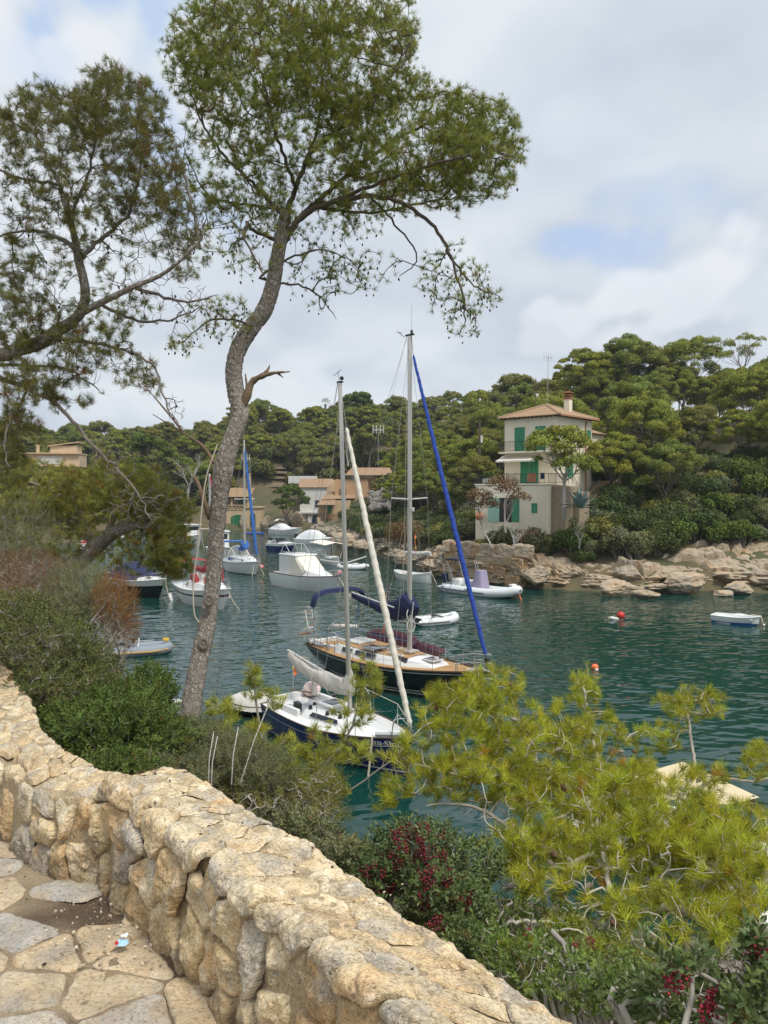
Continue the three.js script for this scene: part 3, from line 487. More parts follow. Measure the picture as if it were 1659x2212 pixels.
// ---------------------------------------------------------------- trees and plants of the middle distance that stand out
{
  const fineMat = leafMaterial('bright', GREEN.bright);
  plantTree(pineProto(901, 6.7, 3.7, 34, 0.16, 15000, fineMat, { base: 0.58, r: 0.17, bark: barkGrey, limbs: 5 }), 'pine_tree', 14.75, 62.9, 1, 0.5, 'forked grey trunked pine standing directly in front of the villa', 'pine tree', null, 6.3);
  plantTree(pineProto(903, 8.2, 4.2, 34, 0.26, 9000, leafMaterial('lush', [0.12, 0.19, 0.035]), { base: 0.3, r: 0.2 }), 'pine_tree', -19.4, 151.6, 1, 0, 'dark green pine over the stone stair beside the white cottage', 'pine tree', null, 1.2);
  plantTree(pineProto(905, 10.5, 5.2, 20, 0.2, 5200, fineMat, { base: 0.55, r: 0.2, bark: barkGrey }), 'pine_tree', 52.5, 113, 0.8, 0, 'open thin crowned pine at the far right of the skyline', 'pine tree', null, 22.5);
  plantTree(pineProto(907, 12, 6.4, 44, 0.4, 11000, leafMaterial('lush', [0.12, 0.19, 0.035]), { base: 0.35, r: 0.25 }), 'pine_tree', -7.5, 212, 1, 0, 'tallest round crowned dark pine of the far skyline right of the thinner mast', 'pine tree', null, 23);
  plantTree(pineProto(909, 11, 5.5, 36, 0.3, 11000, leafMaterial('lush', [0.12, 0.19, 0.035]), { base: 0.35, r: 0.25 }), 'pine_tree', -42.5, 142, 1, 0, 'bright green round pine with a bare white branch left of the trunk', 'pine tree', null, 7);
  plantTree(pineProto(911, 9, 5.6, 40, 0.3, 12000, leafMaterial('mid', GREEN.mid), { base: 0.45, r: 0.2 }), 'pine_tree', -3.2, 168, 1.05, 0, 'broad umbrella pine with dark underside above the white cottage', 'pine tree', null, 13);
  plantTree(protos.near[0], 'pine_tree', 21.6, 71, 0.72, 1, 'yellow green pine hiding the right end of the villa', 'pine tree', null, 6.2); plantTree(protos.near[1], 'pine_tree', 25.5, 69.5, 0.62, 2, 'fresh green pine standing just right of the villa stairs', 'pine tree', null, 5.6);
  [[29.5, 109, 1.0, 'first'], [34, 111, 1.06, 'second'], [38.5, 113, 1.08, 'third'], [43.5, 112, 1.06, 'fourth']].forEach(([x, d, k, w], i) => plantTree(protos.near[i], 'pine_tree', x, d, k, i * 1.7, `tall skyline pine behind the villa, ${w} from the left of four`, 'pine tree', null, 18.2 + i * 0.25));
  // bare trees
  const bare = (seed, H, s, rr, u, v, d, label, mat = barkGrey) => { const g = bareProto(seed, H, s, rr, mat); const p = P(u, v, d); plantTree(g, 'dead_tree', p.x, d, 1, 0, label, 'dead tree', null, p.y - 0.3); return g; };
  const g1 = bare(21, 4.6, 1.5, 0.10, 1092, 1132, 62.5, 'withered grey tree with reddish top in front of the villa basement', std(0.36, 0.31, 0.27, 0.95)); { const m = new THREE.Mesh(crownGeo([[-0.3, 3.6, 0, 1.5, 0.8], [1.2, 2.4, 0, 1.0, 0.6], [0.2, 3.0, 0.4, 1.3, 0.7]], 0.16, 1500, 8), leafMaterial('rust', [0.26, 0.17, 0.12])); m.name = 'crown'; g1.add(m); }
  const g2 = bare(23, 3.4, 1.7, 0.09, 1042, 1128, 63.5, 'withered reddish shrub at the left corner of the villa basement', std(0.3, 0.25, 0.22, 0.95)); { const m = new THREE.Mesh(crownGeo([[-0.2, 2.4, 0, 1.3, 0.8], [0.5, 1.7, 0, 1.2, 0.7]], 0.16, 1300, 8), leafMaterial('rust', [0.26, 0.17, 0.12])); m.name = 'crown'; g2.add(m); }
  bare(25, 2.6, 2.6, 0.08, 1110, 1165, 61.5, 'pale grey bare shrub hanging over the wooden gate', std(0.48, 0.45, 0.41, 0.95)); bare(27, 2.4, 2.6, 0.08, 1060, 1160, 62, 'pale grey bare shrub left of the wooden gate', std(0.45, 0.42, 0.38, 0.95));
  bare(29, 3.2, 2.4, 0.08, 1370, 1205, 60.5, 'tangled grey dead branches among the bushes above the largest boulder', std(0.40, 0.37, 0.34, 0.95)); bare(31, 2.6, 2.4, 0.07, 1250, 1165, 62, 'grey bare shrub below the blue agave', std(0.36, 0.33, 0.30, 0.95)); bare(33, 9, 1.0, 0.3, 405, 1070, 138, 'leaning bare white trunk left of the tall pine', std(0.42, 0.38, 0.34, 0.95)); bare(35, 9, 1.2, 0.2, 752, 1000, 165, 'bare pale tree among the hillside pines above the white cottage', std(0.4, 0.37, 0.33, 0.95));
  { const rust = shrubProto(921, 3.4, 2.4, 10, 0.16, 5200, leafMaterial('rustbush', [0.20, 0.125, 0.06])); const p = P(880, 1160, 82); plantTree(rust, 'rust_bush', p.x, 82, 1, 0, 'large rust brown withered bush behind the two masts', 'bush', null, p.y - 1.4); }
  // agaves: every leaf its own
  const agave = (u, v, d, n, L, mat, label) => { const g = thing('agave', label, 'agave', P(u, v, d)), r = rng(n); for (let k = 0; k < n; k++) { const a = k * 2.4, el = lerp(1.35, 0.25, k / n) + (r() - 0.5) * 0.15, l = L * (0.75 + r() * 0.4); part(g, 'leaf', mat, b => { const rows = []; for (let i = 0; i <= 6; i++) { const t = i / 6, w = 0.11 * L * Math.pow(1 - t, 0.7) * (0.6 + 1.2 * t * (1 - t) * 2), o = V(Math.cos(a) * Math.cos(el), Math.sin(el), Math.sin(a) * Math.cos(el)).multiplyScalar(l * t).add(V(0, -0.35 * l * t * t * Math.cos(el), 0)), s = V(-Math.sin(a), 0, Math.cos(a)); rows.push([o.clone().addScaledVector(s, -w).add(V(0, 0.04, 0)), o.clone().add(V(0, -0.02, 0)), o.clone().addScaledVector(s, w).add(V(0, 0.04, 0))]); } b.loft(rows); }, null); } };
  agave(1254, 1098, 61.5, 22, 2.1, std(0.13, 0.20, 0.20, 0.7), 'large blue grey agave beside the villa staircase'); agave(1284, 1114, 60.5, 16, 1.0, std(0.16, 0.20, 0.12, 0.7), 'smaller green agave right of the blue one'); agave(967, 1202, 68.5, 18, 1.35, std(0.28, 0.32, 0.24, 0.7), 'pale spiky agave above the left end of the tan rock wall');
  // skyline plants
  const palm = thing('palm_tree', 'small fan palm on the skyline left of the thinner mast', 'palm tree', P(703, 892, 225)); part(palm, 'trunk', barkFar, b => b.bar(V(0, -3, 0), V(0, 2.6, 0), 0.35, 0.3, 8)); for (let k = 0; k < 18; k++) { const a = k * 2.4, el = lerp(1.2, -0.5, k / 18); part(palm, 'frond', leafMaterial('dark', GREEN.dark), b => { b.tint = [1, 1, 1]; const d = V(Math.cos(a) * Math.cos(el), Math.sin(el), Math.sin(a) * Math.cos(el)), o = V(0, 2.7, 0); for (let j = -3; j <= 3; j++) { const q = d.clone().applyAxisAngle(V(0, 1, 0), j * 0.2); const e = o.clone().addScaledVector(q, 2.4 - Math.abs(j) * 0.15); const s = V(-q.z, 0.1, q.x).multiplyScalar(0.12); b.poly([o.clone().addScaledVector(q, 0.8), e.clone().multiplyScalar(0.5).add(o.clone().addScaledVector(q, 0.8).multiplyScalar(0.5)).add(s), e]); } }, 0); }
  const con = (name, u, v, d, H, R, tiers, label) => { const g = thing(name, label, 'conifer', P(u, v, d)); part(g, 'trunk', barkFar, b => b.bar(V(0, -2, 0), V(0, H, 0), 0.18, 0.04, 6)); const puffs = []; for (let k = 0; k < tiers; k++) { const t = k / (tiers - 1), y = lerp(H * 0.25, H * 0.97, t), rad = R * (1 - t * 0.85); if (name === 'cypress') puffs.push([0, y, 0, R * Math.sin(Math.PI * (0.2 + 0.75 * t)), H / tiers]); else for (let j = 0; j < 5; j++) puffs.push([Math.cos(j * 1.256 + k) * rad * 0.6, y, Math.sin(j * 1.256 + k) * rad * 0.6, rad * 0.45 + 0.08, 0.22]); } const m = new THREE.Mesh(crownGeo(puffs, 0.3, name === 'cypress' ? 700 : 900, 5, -0.9), leafMaterial('dark', GREEN.dark)); m.name = 'crown'; g.add(m); };
  con('norfolk_pine', 883, 905, 222, 5, 2.2, 8, 'small tiered conifer on the skyline beside the main mast'); con('cypress', 843, 900, 222, 3.4, 0.6, 6, 'dark pointed cypress on the skyline left of the tiered conifer'); con('cypress', 848, 902, 224, 2.6, 0.5, 6, 'shorter cypress just right of the pointed one');
}
// ---------------------------------------------------------------- building helpers
// a rectangle of wall thickness on a facade: O centre of its foot, U along, N outwards
function face(O, U, N) { const Y = V(0, 1, 0); return (u, v, n) => O.clone().addScaledVector(U, u).addScaledVector(Y, v).addScaledVector(N, n); }
function plate(b, f, u0, u1, v0, v1, n0, n1) { // box on a facade
  const c = [[u0, v0], [u1, v0], [u1, v1], [u0, v1]]; const A = c.map(q => f(q[0], q[1], n0)), B = c.map(q => f(q[0], q[1], n1));
  b.poly(A.slice().reverse()); b.poly(B); for (let k = 0; k < 4; k++) { const j = (k + 1) % 4; b.poly([A[k], A[j], B[j], B[k]]); } return b;
}
function shutterLeaf(b, f, u0, u1, v0, v1, n, slats = true) {
  const t = 0.05; plate(b, f, u0, u0 + t, v0, v1, n, n + 0.04); plate(b, f, u1 - t, u1, v0, v1, n, n + 0.04); plate(b, f, u0 + t, u1 - t, v0, v0 + 0.07, n, n + 0.04); plate(b, f, u0 + t, u1 - t, v1 - 0.07, v1, n, n + 0.04);
  if (v1 - v0 > 1.5) plate(b, f, u0 + t, u1 - t, (v0 + v1) / 2 - 0.04, (v0 + v1) / 2 + 0.04, n, n + 0.04);
  if (!slats) { plate(b, f, u0 + t, u1 - t, v0 + 0.07, v1 - 0.07, n + 0.002, n + 0.02); return; }
  const k = Math.round((v1 - v0) / 0.11); for (let i = 0; i < k; i++) { const y = v0 + 0.07 + (v1 - v0 - 0.14) * (i + 0.5) / k, h = (v1 - v0) / k * 0.46; b.poly([f(u0 + t, y - h, n + 0.036), f(u1 - t, y - h, n + 0.036), f(u1 - t, y + h, n + 0.005), f(u0 + t, y + h, n + 0.005)]); }
}
function shutters(root, O, U, N, w, h, mat = M.shutter, label) {
  const f = face(O, U, N), win = part(root, 'window', M.plaster, b => { plate(b, f, -w / 2 - 0.07, w / 2 + 0.07, h, h + 0.07, 0.002, 0.03); plate(b, f, -w / 2 - 0.1, w / 2 + 0.1, -0.07, 0, 0.002, 0.06); plate(b, f, -w / 2, w / 2, 0, h, -0.02, 0.004); });
  part(win, 'shutter', mat, b => shutterLeaf(b, f, -w / 2, -0.005, 0, h, 0.012), 0); part(win, 'shutter', mat, b => shutterLeaf(b, f, 0.005, w / 2, 0, h, 0.012), 0); return win;
}
// barrel tiles: ribs down the slope of a face, from eave e0-e1 up to ridge r0-r1
function tiles(b, e0, e1, r0, r1, gap = 0.24) {
  const n = V(0, 0, 0).crossVectors(e1.clone().sub(e0), r0.clone().add(r1).multiplyScalar(0.5).sub(e0)).normalize(); if (n.y < 0) n.negate();
  b.poly([e0, e1, r1, r0]); const lift = n.clone().multiplyScalar(0.002), L = e0.distanceTo(e1), k = Math.max(2, Math.round(L / gap)), R = rng(Math.round(L * 97) + 5);
  const E = e1.clone().sub(e0).normalize(), up = n.clone().cross(E); if (up.y < 0) up.negate();
  for (let i = 0; i <= k; i++) {
    const p = e0.clone().lerp(e1, i / k); // climb straight up the slope to the hip or the ridge
    const w = (q) => q.clone().sub(e0).dot(E), h = (q) => q.clone().sub(e0).dot(up), x = w(p), H = h(r0.clone().add(r1).multiplyScalar(0.5));
    const x0 = w(r0), x1 = w(r1); let top = H; if (x < x0 && x0 > 0.01) top = H * x / x0; if (x > x1 && L - x1 > 0.01) top = Math.min(top, H * (L - x) / (L - x1)); if (top < 0.15) continue;
    const seg = Math.max(1, Math.round(top / 0.42)), rows = [];
    for (let s = 0; s <= seg * 2; s++) { const q = (s >> 1) + (s & 1 ? 0.97 : 0.0); const t = Math.min(1, q / seg); if (s === seg * 2 && rows.length) break; const c = p.clone().addScaledVector(up, t * top).addScaledVector(E, (R() - 0.5) * 0.025), r = gap * 0.36 * (s & 1 ? 0.84 : 1.05), row = []; for (let a = 0; a <= 5; a++) { const g = Math.PI * a / 5; row.push(c.clone().addScaledVector(E, Math.cos(g) * r).addScaledVector(n, Math.sin(g) * r * 0.85)); } rows.push(row); }
    if (rows.length > 1) b.loft(rows);
  }
}
function railing(b, pts, h, gap = 0.12, r = 0.012) {
  for (let i = 0; i < pts.length - 1; i++) { const a = pts[i], c = pts[i + 1], L = a.distanceTo(c), n = Math.max(1, Math.round(L / gap)); b.bar(a.clone().setY(a.y + h), c.clone().setY(c.y + h), 0.025, 0.025, 5); b.bar(a.clone().setY(a.y + 0.08), c.clone().setY(c.y + 0.08), 0.015, 0.015, 4); for (let k = 0; k <= n; k++) { const q = a.clone().lerp(c, k / n); b.bar(q, q.clone().setY(q.y + h), k % 10 ? r : r * 1.8, k % 10 ? r : r * 1.8, 4, false); } }
}
const X = V(1, 0, 0), Z = V(0, 0, 1), nX = V(-1, 0, 0);

// ---------------------------------------------------------------- the cream villa on the headland
{
  const g = thing('villa', 'cream three storey villa with green shutters and hipped tile roof on the headland', 'house', V(15.3, 8.4, -68), 0.835);
  const Lx = 6.4, Lz = 5.5, H = 6.1;
  part(g, 'wall', M.plaster, b => { b.box(Lx / 2, H / 2 - 1.8, -Lz / 2, Lx, H + 3.6, Lz); b.box(Lx + 1.9, 1.6, -2.9, 3.8, 6.4, 4.6); });
  const roof = part(g, 'roof', M.rooftile, b => {
    const y = H - 0.05, T = 7.35, o = 0.5, A = V(-o, y, o), B = V(Lx + o, y, o), C = V(Lx + o, y, -Lz - o), D = V(-o, y, -Lz - o), R0 = V(2.8, T, -Lz / 2), R1 = V(Lx - 2.8, T, -Lz / 2);
    tiles(b, D, A, R0, R0); tiles(b, A, B, R0, R1); tiles(b, B, C, R1, R1); tiles(b, C, D, R1, R0);
    for (const [p, q] of [[A, R0], [B, R1], [C, R1], [D, R0], [R0, R1]]) b.bar(p.clone().setY(p.y + 0.06), q.clone().setY(q.y + 0.06), 0.11, 0.11, 6);
    tiles(b, V(Lx, 4.85, -0.3), V(Lx + 4, 4.85, -0.3), V(Lx, 5.7, -2.9), V(Lx + 4, 5.7, -2.9)); tiles(b, V(Lx + 4, 4.85, -5.5), V(Lx, 4.85, -5.5), V(Lx + 4, 5.7, -2.9), V(Lx, 5.7, -2.9));
  }, 0.5);
  part(g, 'eaves', M.darkwood, b => { for (let k = 0; k < 14; k++) { b.box(-0.24, H - 0.12, 0.35 - k * 0.47, 0.46, 0.09, 0.09); } for (let k = 0; k < 16; k++) b.box(-0.3 + k * 0.47, H - 0.12, 0.24, 0.09, 0.09, 0.46); b.box(-0.22, H - 0.065, -Lz / 2, 0.5, 0.02, Lz + 0.9); b.box(Lx / 2, H - 0.066, 0.24, Lx, 0.02, 0.46); }, 0.3);
  const chim = part(roof, 'chimney', M.plaster, b => b.box(4.6, 7.0, -1.5, 0.58, 1.9, 0.58, 0, 0.02));
  part(chim, 'chimney_cap', M.terracotta, b => { b.box(4.6, 8.0, -1.5, 0.72, 0.06, 0.72); for (let k = 0; k < 3; k++) { b.box(4.6, 8.1 + k * 0.14, -1.5, 0.6, 0.05, 0.6); } b.box(4.6, 8.55, -1.5, 0.8, 0.07, 0.8, 0, 0.03); b.box(4.5, 8.63, -1.45, 0.45, 0.1, 0.4, 0.3, 0.03); });
  part(chim, 'chimney_flue', M.black, b => b.box(4.6, 8.25, -1.5, 0.45, 0.5, 0.45));
  // left facade looks along -x, right facade along +z
  for (const t of [3.86, 1.69]) shutters(g, V(0, 2.98, -t), V(0, 0, 1), nX, 1.06, 2.2);
  for (const [t, w] of [[3.3, 0.9], [2.35, 0.9]]) shutters(g, V(0, 0.02, -t), V(0, 0, 1), nX, w, 2.15);
  shutters(g, V(2.3, 3.85, 0), X, Z, 1.2, 1.35); shutters(g, V(2.1, 0.6, 0), X, Z, 1.35, 1.4); shutters(g, V(5.75, 3.95, 0), X, Z, 0.8, 1.1);
  { const f = face(V(8.2, 0.35, -0.6), X, Z), w = part(g, 'window', M.interior, b => plate(b, f, -0.45, 0.45, 0, 1.25, 0.002, 0.012)); part(w, 'shutter', M.shutter, b => { const q = face(V(7.75, 0.35, -0.6), V(-0.8, 0, 0.6), V(0.6, 0, 0.8)); shutterLeaf(b, q, 0, 0.55, 0, 1.25, 0.02); }, 0); part(w, 'shutter', M.shutter, b => { const q = face(V(8.65, 0.35, -0.6), V(0.8, 0, 0.6), V(-0.6, 0, 0.8)); shutterLeaf(b, q, 0, 0.55, 0, 1.25, 0.02); }, 0); }
  part(g, 'drainpipe', M.terracotta, b => { b.tube(curve([V(5.15, 6.0, 0.3), V(5.15, 5.7, 0.09), V(5.15, 3, 0.08), V(5.15, -1.6, 0.08)], 12), 0.06, 8); b.tube([V(-0.42, H - 0.1, 0.56), V(Lx + 0.4, H - 0.1, 0.56)], 0.055, 6); });
  const bal = part(g, 'balcony', M.plaster, b => b.box(-0.45, 2.86, -2.75, 0.88, 0.16, 5.7, 0, 0.02)); part(bal, 'railing', M.iron, b => railing(b, [V(-0.02, 2.94, -5.55), V(-0.85, 2.94, -5.55), V(-0.85, 2.94, 0.04), V(-0.02, 2.94, 0.04)], 0.92), null);
  part(g, 'awning', M.canvas, b => { const r = []; for (let k = 0; k <= 6; k++) { const q = k / 6; r.push([V(-0.05 - 1.15 * q, 2.62 - 0.48 * q - 0.05 * Math.sin(q * 3), -5.7), V(-0.05 - 1.15 * q, 2.62 - 0.48 * q - 0.07 * Math.sin(q * 3), -3.8), V(-0.05 - 1.15 * q, 2.62 - 0.48 * q - 0.05 * Math.sin(q * 3), -1.6)]); } r.push([V(-1.2, 1.98, -5.7), V(-1.2, 1.99, -3.8), V(-1.2, 1.98, -1.6)]); b.loft(r); });
  // terrace over the basement
  const ter = part(g, 'terrace', M.plaster, b => { b.box(-1.62, -2.62, -2.9, 2.76, 5.0, 7.6, 0, 0.12); b.box(-1.5, -0.08, -2.9, 3.14, 0.14, 7.74, 0, 0.04); });
  part(ter, 'railing', M.iron, b => railing(b, [V(-0.1, 0, -6.7), V(-3.0, 0, -6.7), V(-3.0, 0, 0.85), V(-0.2, 0, 0.85)], 0.85), null);
  { const f = face(V(-3.0, -3.4, 0), V(0, 0, -1), nX); // basement openings, u runs to the left
    part(g, 'doorway', M.interior, b => plate(b, f, 2.75, 4.05, 0, 2.15, 0.002, 0.01));
    part(g, 'door', M.paledoor, b => { plate(b, f, 4.05, 5.25, 0, 2.15, 0.03, 0.08); for (let k = 1; k < 6; k++) plate(b, f, 4.05 + k * 0.2 - 0.006, 4.05 + k * 0.2 + 0.006, 0, 2.15, 0.081, 0.086); }, 0).userData.label = 'pale green boarded door leaf, open';
    part(g, 'door', M.shutter, b => shutterLeaf(b, f, 2.0, 2.75, 0.05, 2.15, 0.02), 0); const w = part(g, 'window', M.plaster, b => plate(b, f, 0.18, 0.78, 0.85, 1.72, 0.002, 0.012)); part(w, 'shutter', M.shutter, b => shutterLeaf(b, f, 0.2, 0.75, 0.88, 1.7, 0.014), 0); }
  part(g, 'stone_wall', M.concrete, b => { b.box(-1.4, -3.0, 1.6, 2.4, 5.6, 1.42, 0, 0.1); b.box(-0.5, -3.7, 2.6, 1.8, 6.0, 0.7, 0, 0.1); });
  const st = part(g, 'staircase', M.concrete, b => { for (let k = 0; k < 12; k++) b.box(2.2 + k * 0.42, -2.9 + k * 0.11, 1.1, 0.44, 1.6 + k * 0.22, 1.1); });
  part(st, 'parapet', M.tanplaster, b => { const r = []; for (const q of [0, 0.5, 1]) { const x = lerp(1.2, 8.4, q), y = lerp(-2.5, 0.55, q); r.push([V(x, y - 2, 1.72), V(x, y, 1.72), V(x, y + 0.12, 1.86), V(x, y, 2.0), V(x, y - 2, 2.0)]); } b.loft(r, true, true); });
  part(st, 'handrail', M.iron, b => { for (const z of [0.6]) { b.tube([V(-0.2, 0.85, 1.0), V(0.9, 0.85, 1.0), V(2.6, -0.6, 1.0), V(2.6, -1.6, 1.0)], 0.025, 5); b.tube([V(-0.2, 0.45, 1.0), V(0.9, 0.45, 1.0), V(2.6, -1.0, 1.0)], 0.02, 5); for (const [x, y] of [[0.9, 0.85], [1.7, 0.17], [0.2, 0.85]]) b.bar(V(x, y - 0.9, 1.0), V(x, y, 1.0), 0.02, 0.02, 5); } });
  // things on the terrace
  const W = (x, y, z) => g.localToWorld(V(x, y, z)); g.updateMatrixWorld();
  const box = thing('planter', 'white planter box with plants behind the terrace railing of the villa', 'planter', W(-2.6, 0.02, -5.4), 0.835); part(box, 'box', M.whiteplaster, b => b.box(0, 0.25, 0, 0.4, 0.45, 1.3, 0, 0.03)); { const s = crownGeo([[0, 0.7, 0.3, 0.3, 0.35], [0, 0.75, -0.3, 0.3, 0.4]], 0.2, 260, 4); const m = new THREE.Mesh(s, leafMaterial('lush', GREEN.lush)); m.name = 'foliage'; box.add(m); }
  const cloth = part(null, numbered('towel'), M.terracotta, b => { const r = []; for (let k = 0; k <= 5; k++) r.push([0, 1, 2, 3, 4].map(j => V(0.02 + 0.03 * Math.sin(j * 2 + k), 0.88 - k * 0.15, j * 0.22))); b.loft(r); }); cloth.position.copy(W(-3.06, 0, -1.2)); cloth.rotation.y = 0.835; scene.add(cloth); tag(cloth, 'rust red towel hung over the terrace railing of the villa', 'towel');
  const cloth2 = part(null, numbered('towel'), M.navy, b => { const r = []; for (let k = 0; k <= 4; k++) r.push([0, 1, 2].map(j => V(0.02 + 0.03 * Math.sin(j * 2 + k), 0.9 - k * 0.13, j * 0.2))); b.loft(r); }); cloth2.position.copy(W(-3.06, 0, 0.1)); cloth2.rotation.y = 0.835; scene.add(cloth2); tag(cloth2, 'dark blue towel hung at the right end of the terrace railing', 'towel');
  const jar = thing('clay_jar', 'round terracotta jar beside the pale open basement door', 'jar', W(-3.5, -3.3, -5.9), 0); part(jar, 'jar', M.terracotta, b => b.add(new THREE.LatheGeometry([[0.12, 0], [0.3, 0.15], [0.36, 0.42], [0.25, 0.68], [0.16, 0.74], [0.2, 0.8]].map(q => new THREE.Vector2(...q)), 14)));
  // roof aerial
  const an = thing('roof_aerial', 'tall thin television aerial rising from the ridge of the villa roof', 'aerial', W(2.9, 7.3, -2.7), 0.6); part(an, 'mast', M.wire, b => { b.bar(V(0, -0.3, 0), V(0.05, 4.6, 0), 0.03, 0.02, 5); b.tube([V(0, 2.4, 0), V(0.5, 0, 0.3)], 0.008, 3); b.tube([V(0, 2.4, 0), V(-0.5, 0, 0.3)], 0.008, 3); }); part(an, 'antenna', M.wire, b => { b.bar(V(-0.5, 4.5, 0), V(0.55, 4.5, 0), 0.018, 0.018, 4); for (const x of [-0.5, -0.2, 0.1, 0.35, 0.55]) b.bar(V(x, 4.1, 0), V(x, 4.95, 0), 0.014, 0.014, 4); });
  const an2 = thing('roof_aerial', 'shorter wooden aerial pole with white box left of the tall aerial', 'aerial', W(2.3, 7.0, -3.6), 0); part(an2, 'pole', M.pole, b => b.bar(V(0, -0.3, 0), V(0, 2.9, 0), 0.04, 0.035, 6)); part(an2, 'box', M.white, b => b.box(0.12, 1.3, 0.05, 0.24, 0.3, 0.15, 0, 0.02));
  const gate = thing('wooden_gate', 'weathered slatted wooden gate with diagonal brace below the villa', 'gate', P(1140, 1192, 64.5), 0.15);
  for (let k = 0; k < 7; k++) part(gate, 'slat', M.wood, b => b.box(-0.85 + k * 0.28, 0.95, 0, 0.13, 1.9, 0.05)); part(gate, 'brace', M.wood, b => { b.bar(V(-0.8, 1.8, 0.06), V(0.7, 0.2, 0.06), 0.07, 0.07, 4); b.box(0, 1.6, -0.05, 1.9, 0.1, 0.05); b.box(0, 0.3, -0.05, 1.9, 0.1, 0.05); });
  for (const s of [-1, 1]) part(gate, 'post', M.pole, b => b.box(s * 1.05, 0.8, 0, 0.13, 2.3, 0.13));
  const stp = thing('stone_steps', 'short flight of dark stone steps under the wooden gate', 'steps', P(1135, 1218, 63.8), 0.15); for (let k = 0; k < 4; k++) part(stp, 'step', M.concrete, b => b.box(0, 0.12 + k * 0.24, -k * 0.3, 1.7, 0.24, 0.4, 0, 0.03));
}
// the tan rock and masonry wall under the gate, one stone at a time
{
  const g = thing('retaining_wall', 'tan dry stone retaining wall above the water under the wooden gate', 'stone wall', V(0, 0, 0)); const r = rng(41);
  const A = V(5.4, 0, -68.0), B = V(11.2, 0, -61.9), U = B.clone().sub(A).normalize(), N = V(-U.z, 0, U.x).negate(); if (N.z < 0) N.negate(); const L = A.distanceTo(B), H = 2.45;
  part(g, 'core', std(0.16, 0.10, 0.06, 1), b => { const o = A.clone().addScaledVector(N, -0.45); b.slab([o.clone().setY(-0.6), B.clone().addScaledVector(N, -0.45).setY(-0.6), B.clone().addScaledVector(N, -0.45).setY(H - 0.1), o.clone().setY(H - 0.3)], N, 0.4); });
  const shapes = [51, 52, 53, 54, 55, 56, 57].map(s => rockGeo(s, 0.95, 0.75, 0.6, 2, 0.06, true)), tanRock = rockMat.clone(); tanRock.color.setRGB(1.0, 0.86, 0.68);
  for (let row = 0, y = 0.1; y < H; row++) { const h = 0.36 + r() * 0.5; for (let u = r() * 0.3; u < L;) { const w = 0.4 + r() * 1.1; const m = new THREE.Mesh(shapes[Math.floor(r() * 7)], r() < 0.5 ? tanRock : rockMat); m.name = 'stone'; m.position.copy(A).addScaledVector(U, u + w / 2).setY(y + h / 2 + (r() - 0.5) * 0.2).addScaledVector(N, (r() - 0.5) * 0.3); m.scale.set(w * (0.98 + r() * 0.12), h * (1.2 + r() * 0.3), 0.8 + r() * 0.5); m.rotation.set(0, Math.atan2(-U.z, U.x) + (r() < 0.5 ? Math.PI : 0), (r() - 0.5) * 0.3); m.castShadow = m.receiveShadow = true; g.add(m); u += w; } y += h; }
}
// ---------------------------------------------------------------- cottages and boathouses at the head of the inlet
function archDoor(root, f, u0, u1, h, spring, mat, name = 'door') { part(root, name, mat, b => { const pts = [f(u0, 0, 0.01), f(u1, 0, 0.01)], n = 10; for (let k = 0; k <= n; k++) { const a = Math.PI * k / n, c = (u0 + u1) / 2, w = (u1 - u0) / 2; pts.push(f(c + Math.cos(a) * w, spring + Math.sin(a) * (h - spring), 0.01)); } const O = pts.map(q => q); b.slab(O, f(0, 0, 1).sub(f(0, 0, 0)), 0.05); for (let k = 1; k < 6; k++) plate(b, f, lerp(u0, u1, k / 6) - 0.015, lerp(u0, u1, k / 6) + 0.015, 0, spring, 0.06, 0.075); }, 0.4); }
{
  const q = thing('quay', 'low tan concrete quay in front of the boathouses', 'quay', V(0, 0, 0)); part(q, 'platform', M.concrete, b => { b.box(-27, 0.0, -157, 14, 1.1, 5, 0, 0.06); b.box(-17, 0.05, -158, 7, 1.3, 6, 0.1, 0.06); b.box(-42, 0.2, -156, 14, 1.6, 5, 0.25, 0.06); });
  part(q, 'slipway', M.concrete, b => b.slab([V(-18, -0.3, -152), V(-13, -0.3, -150.5), V(-13.5, 0.75, -156), V(-18, 0.75, -156)], V(0, 1, 0), 0.12));
}
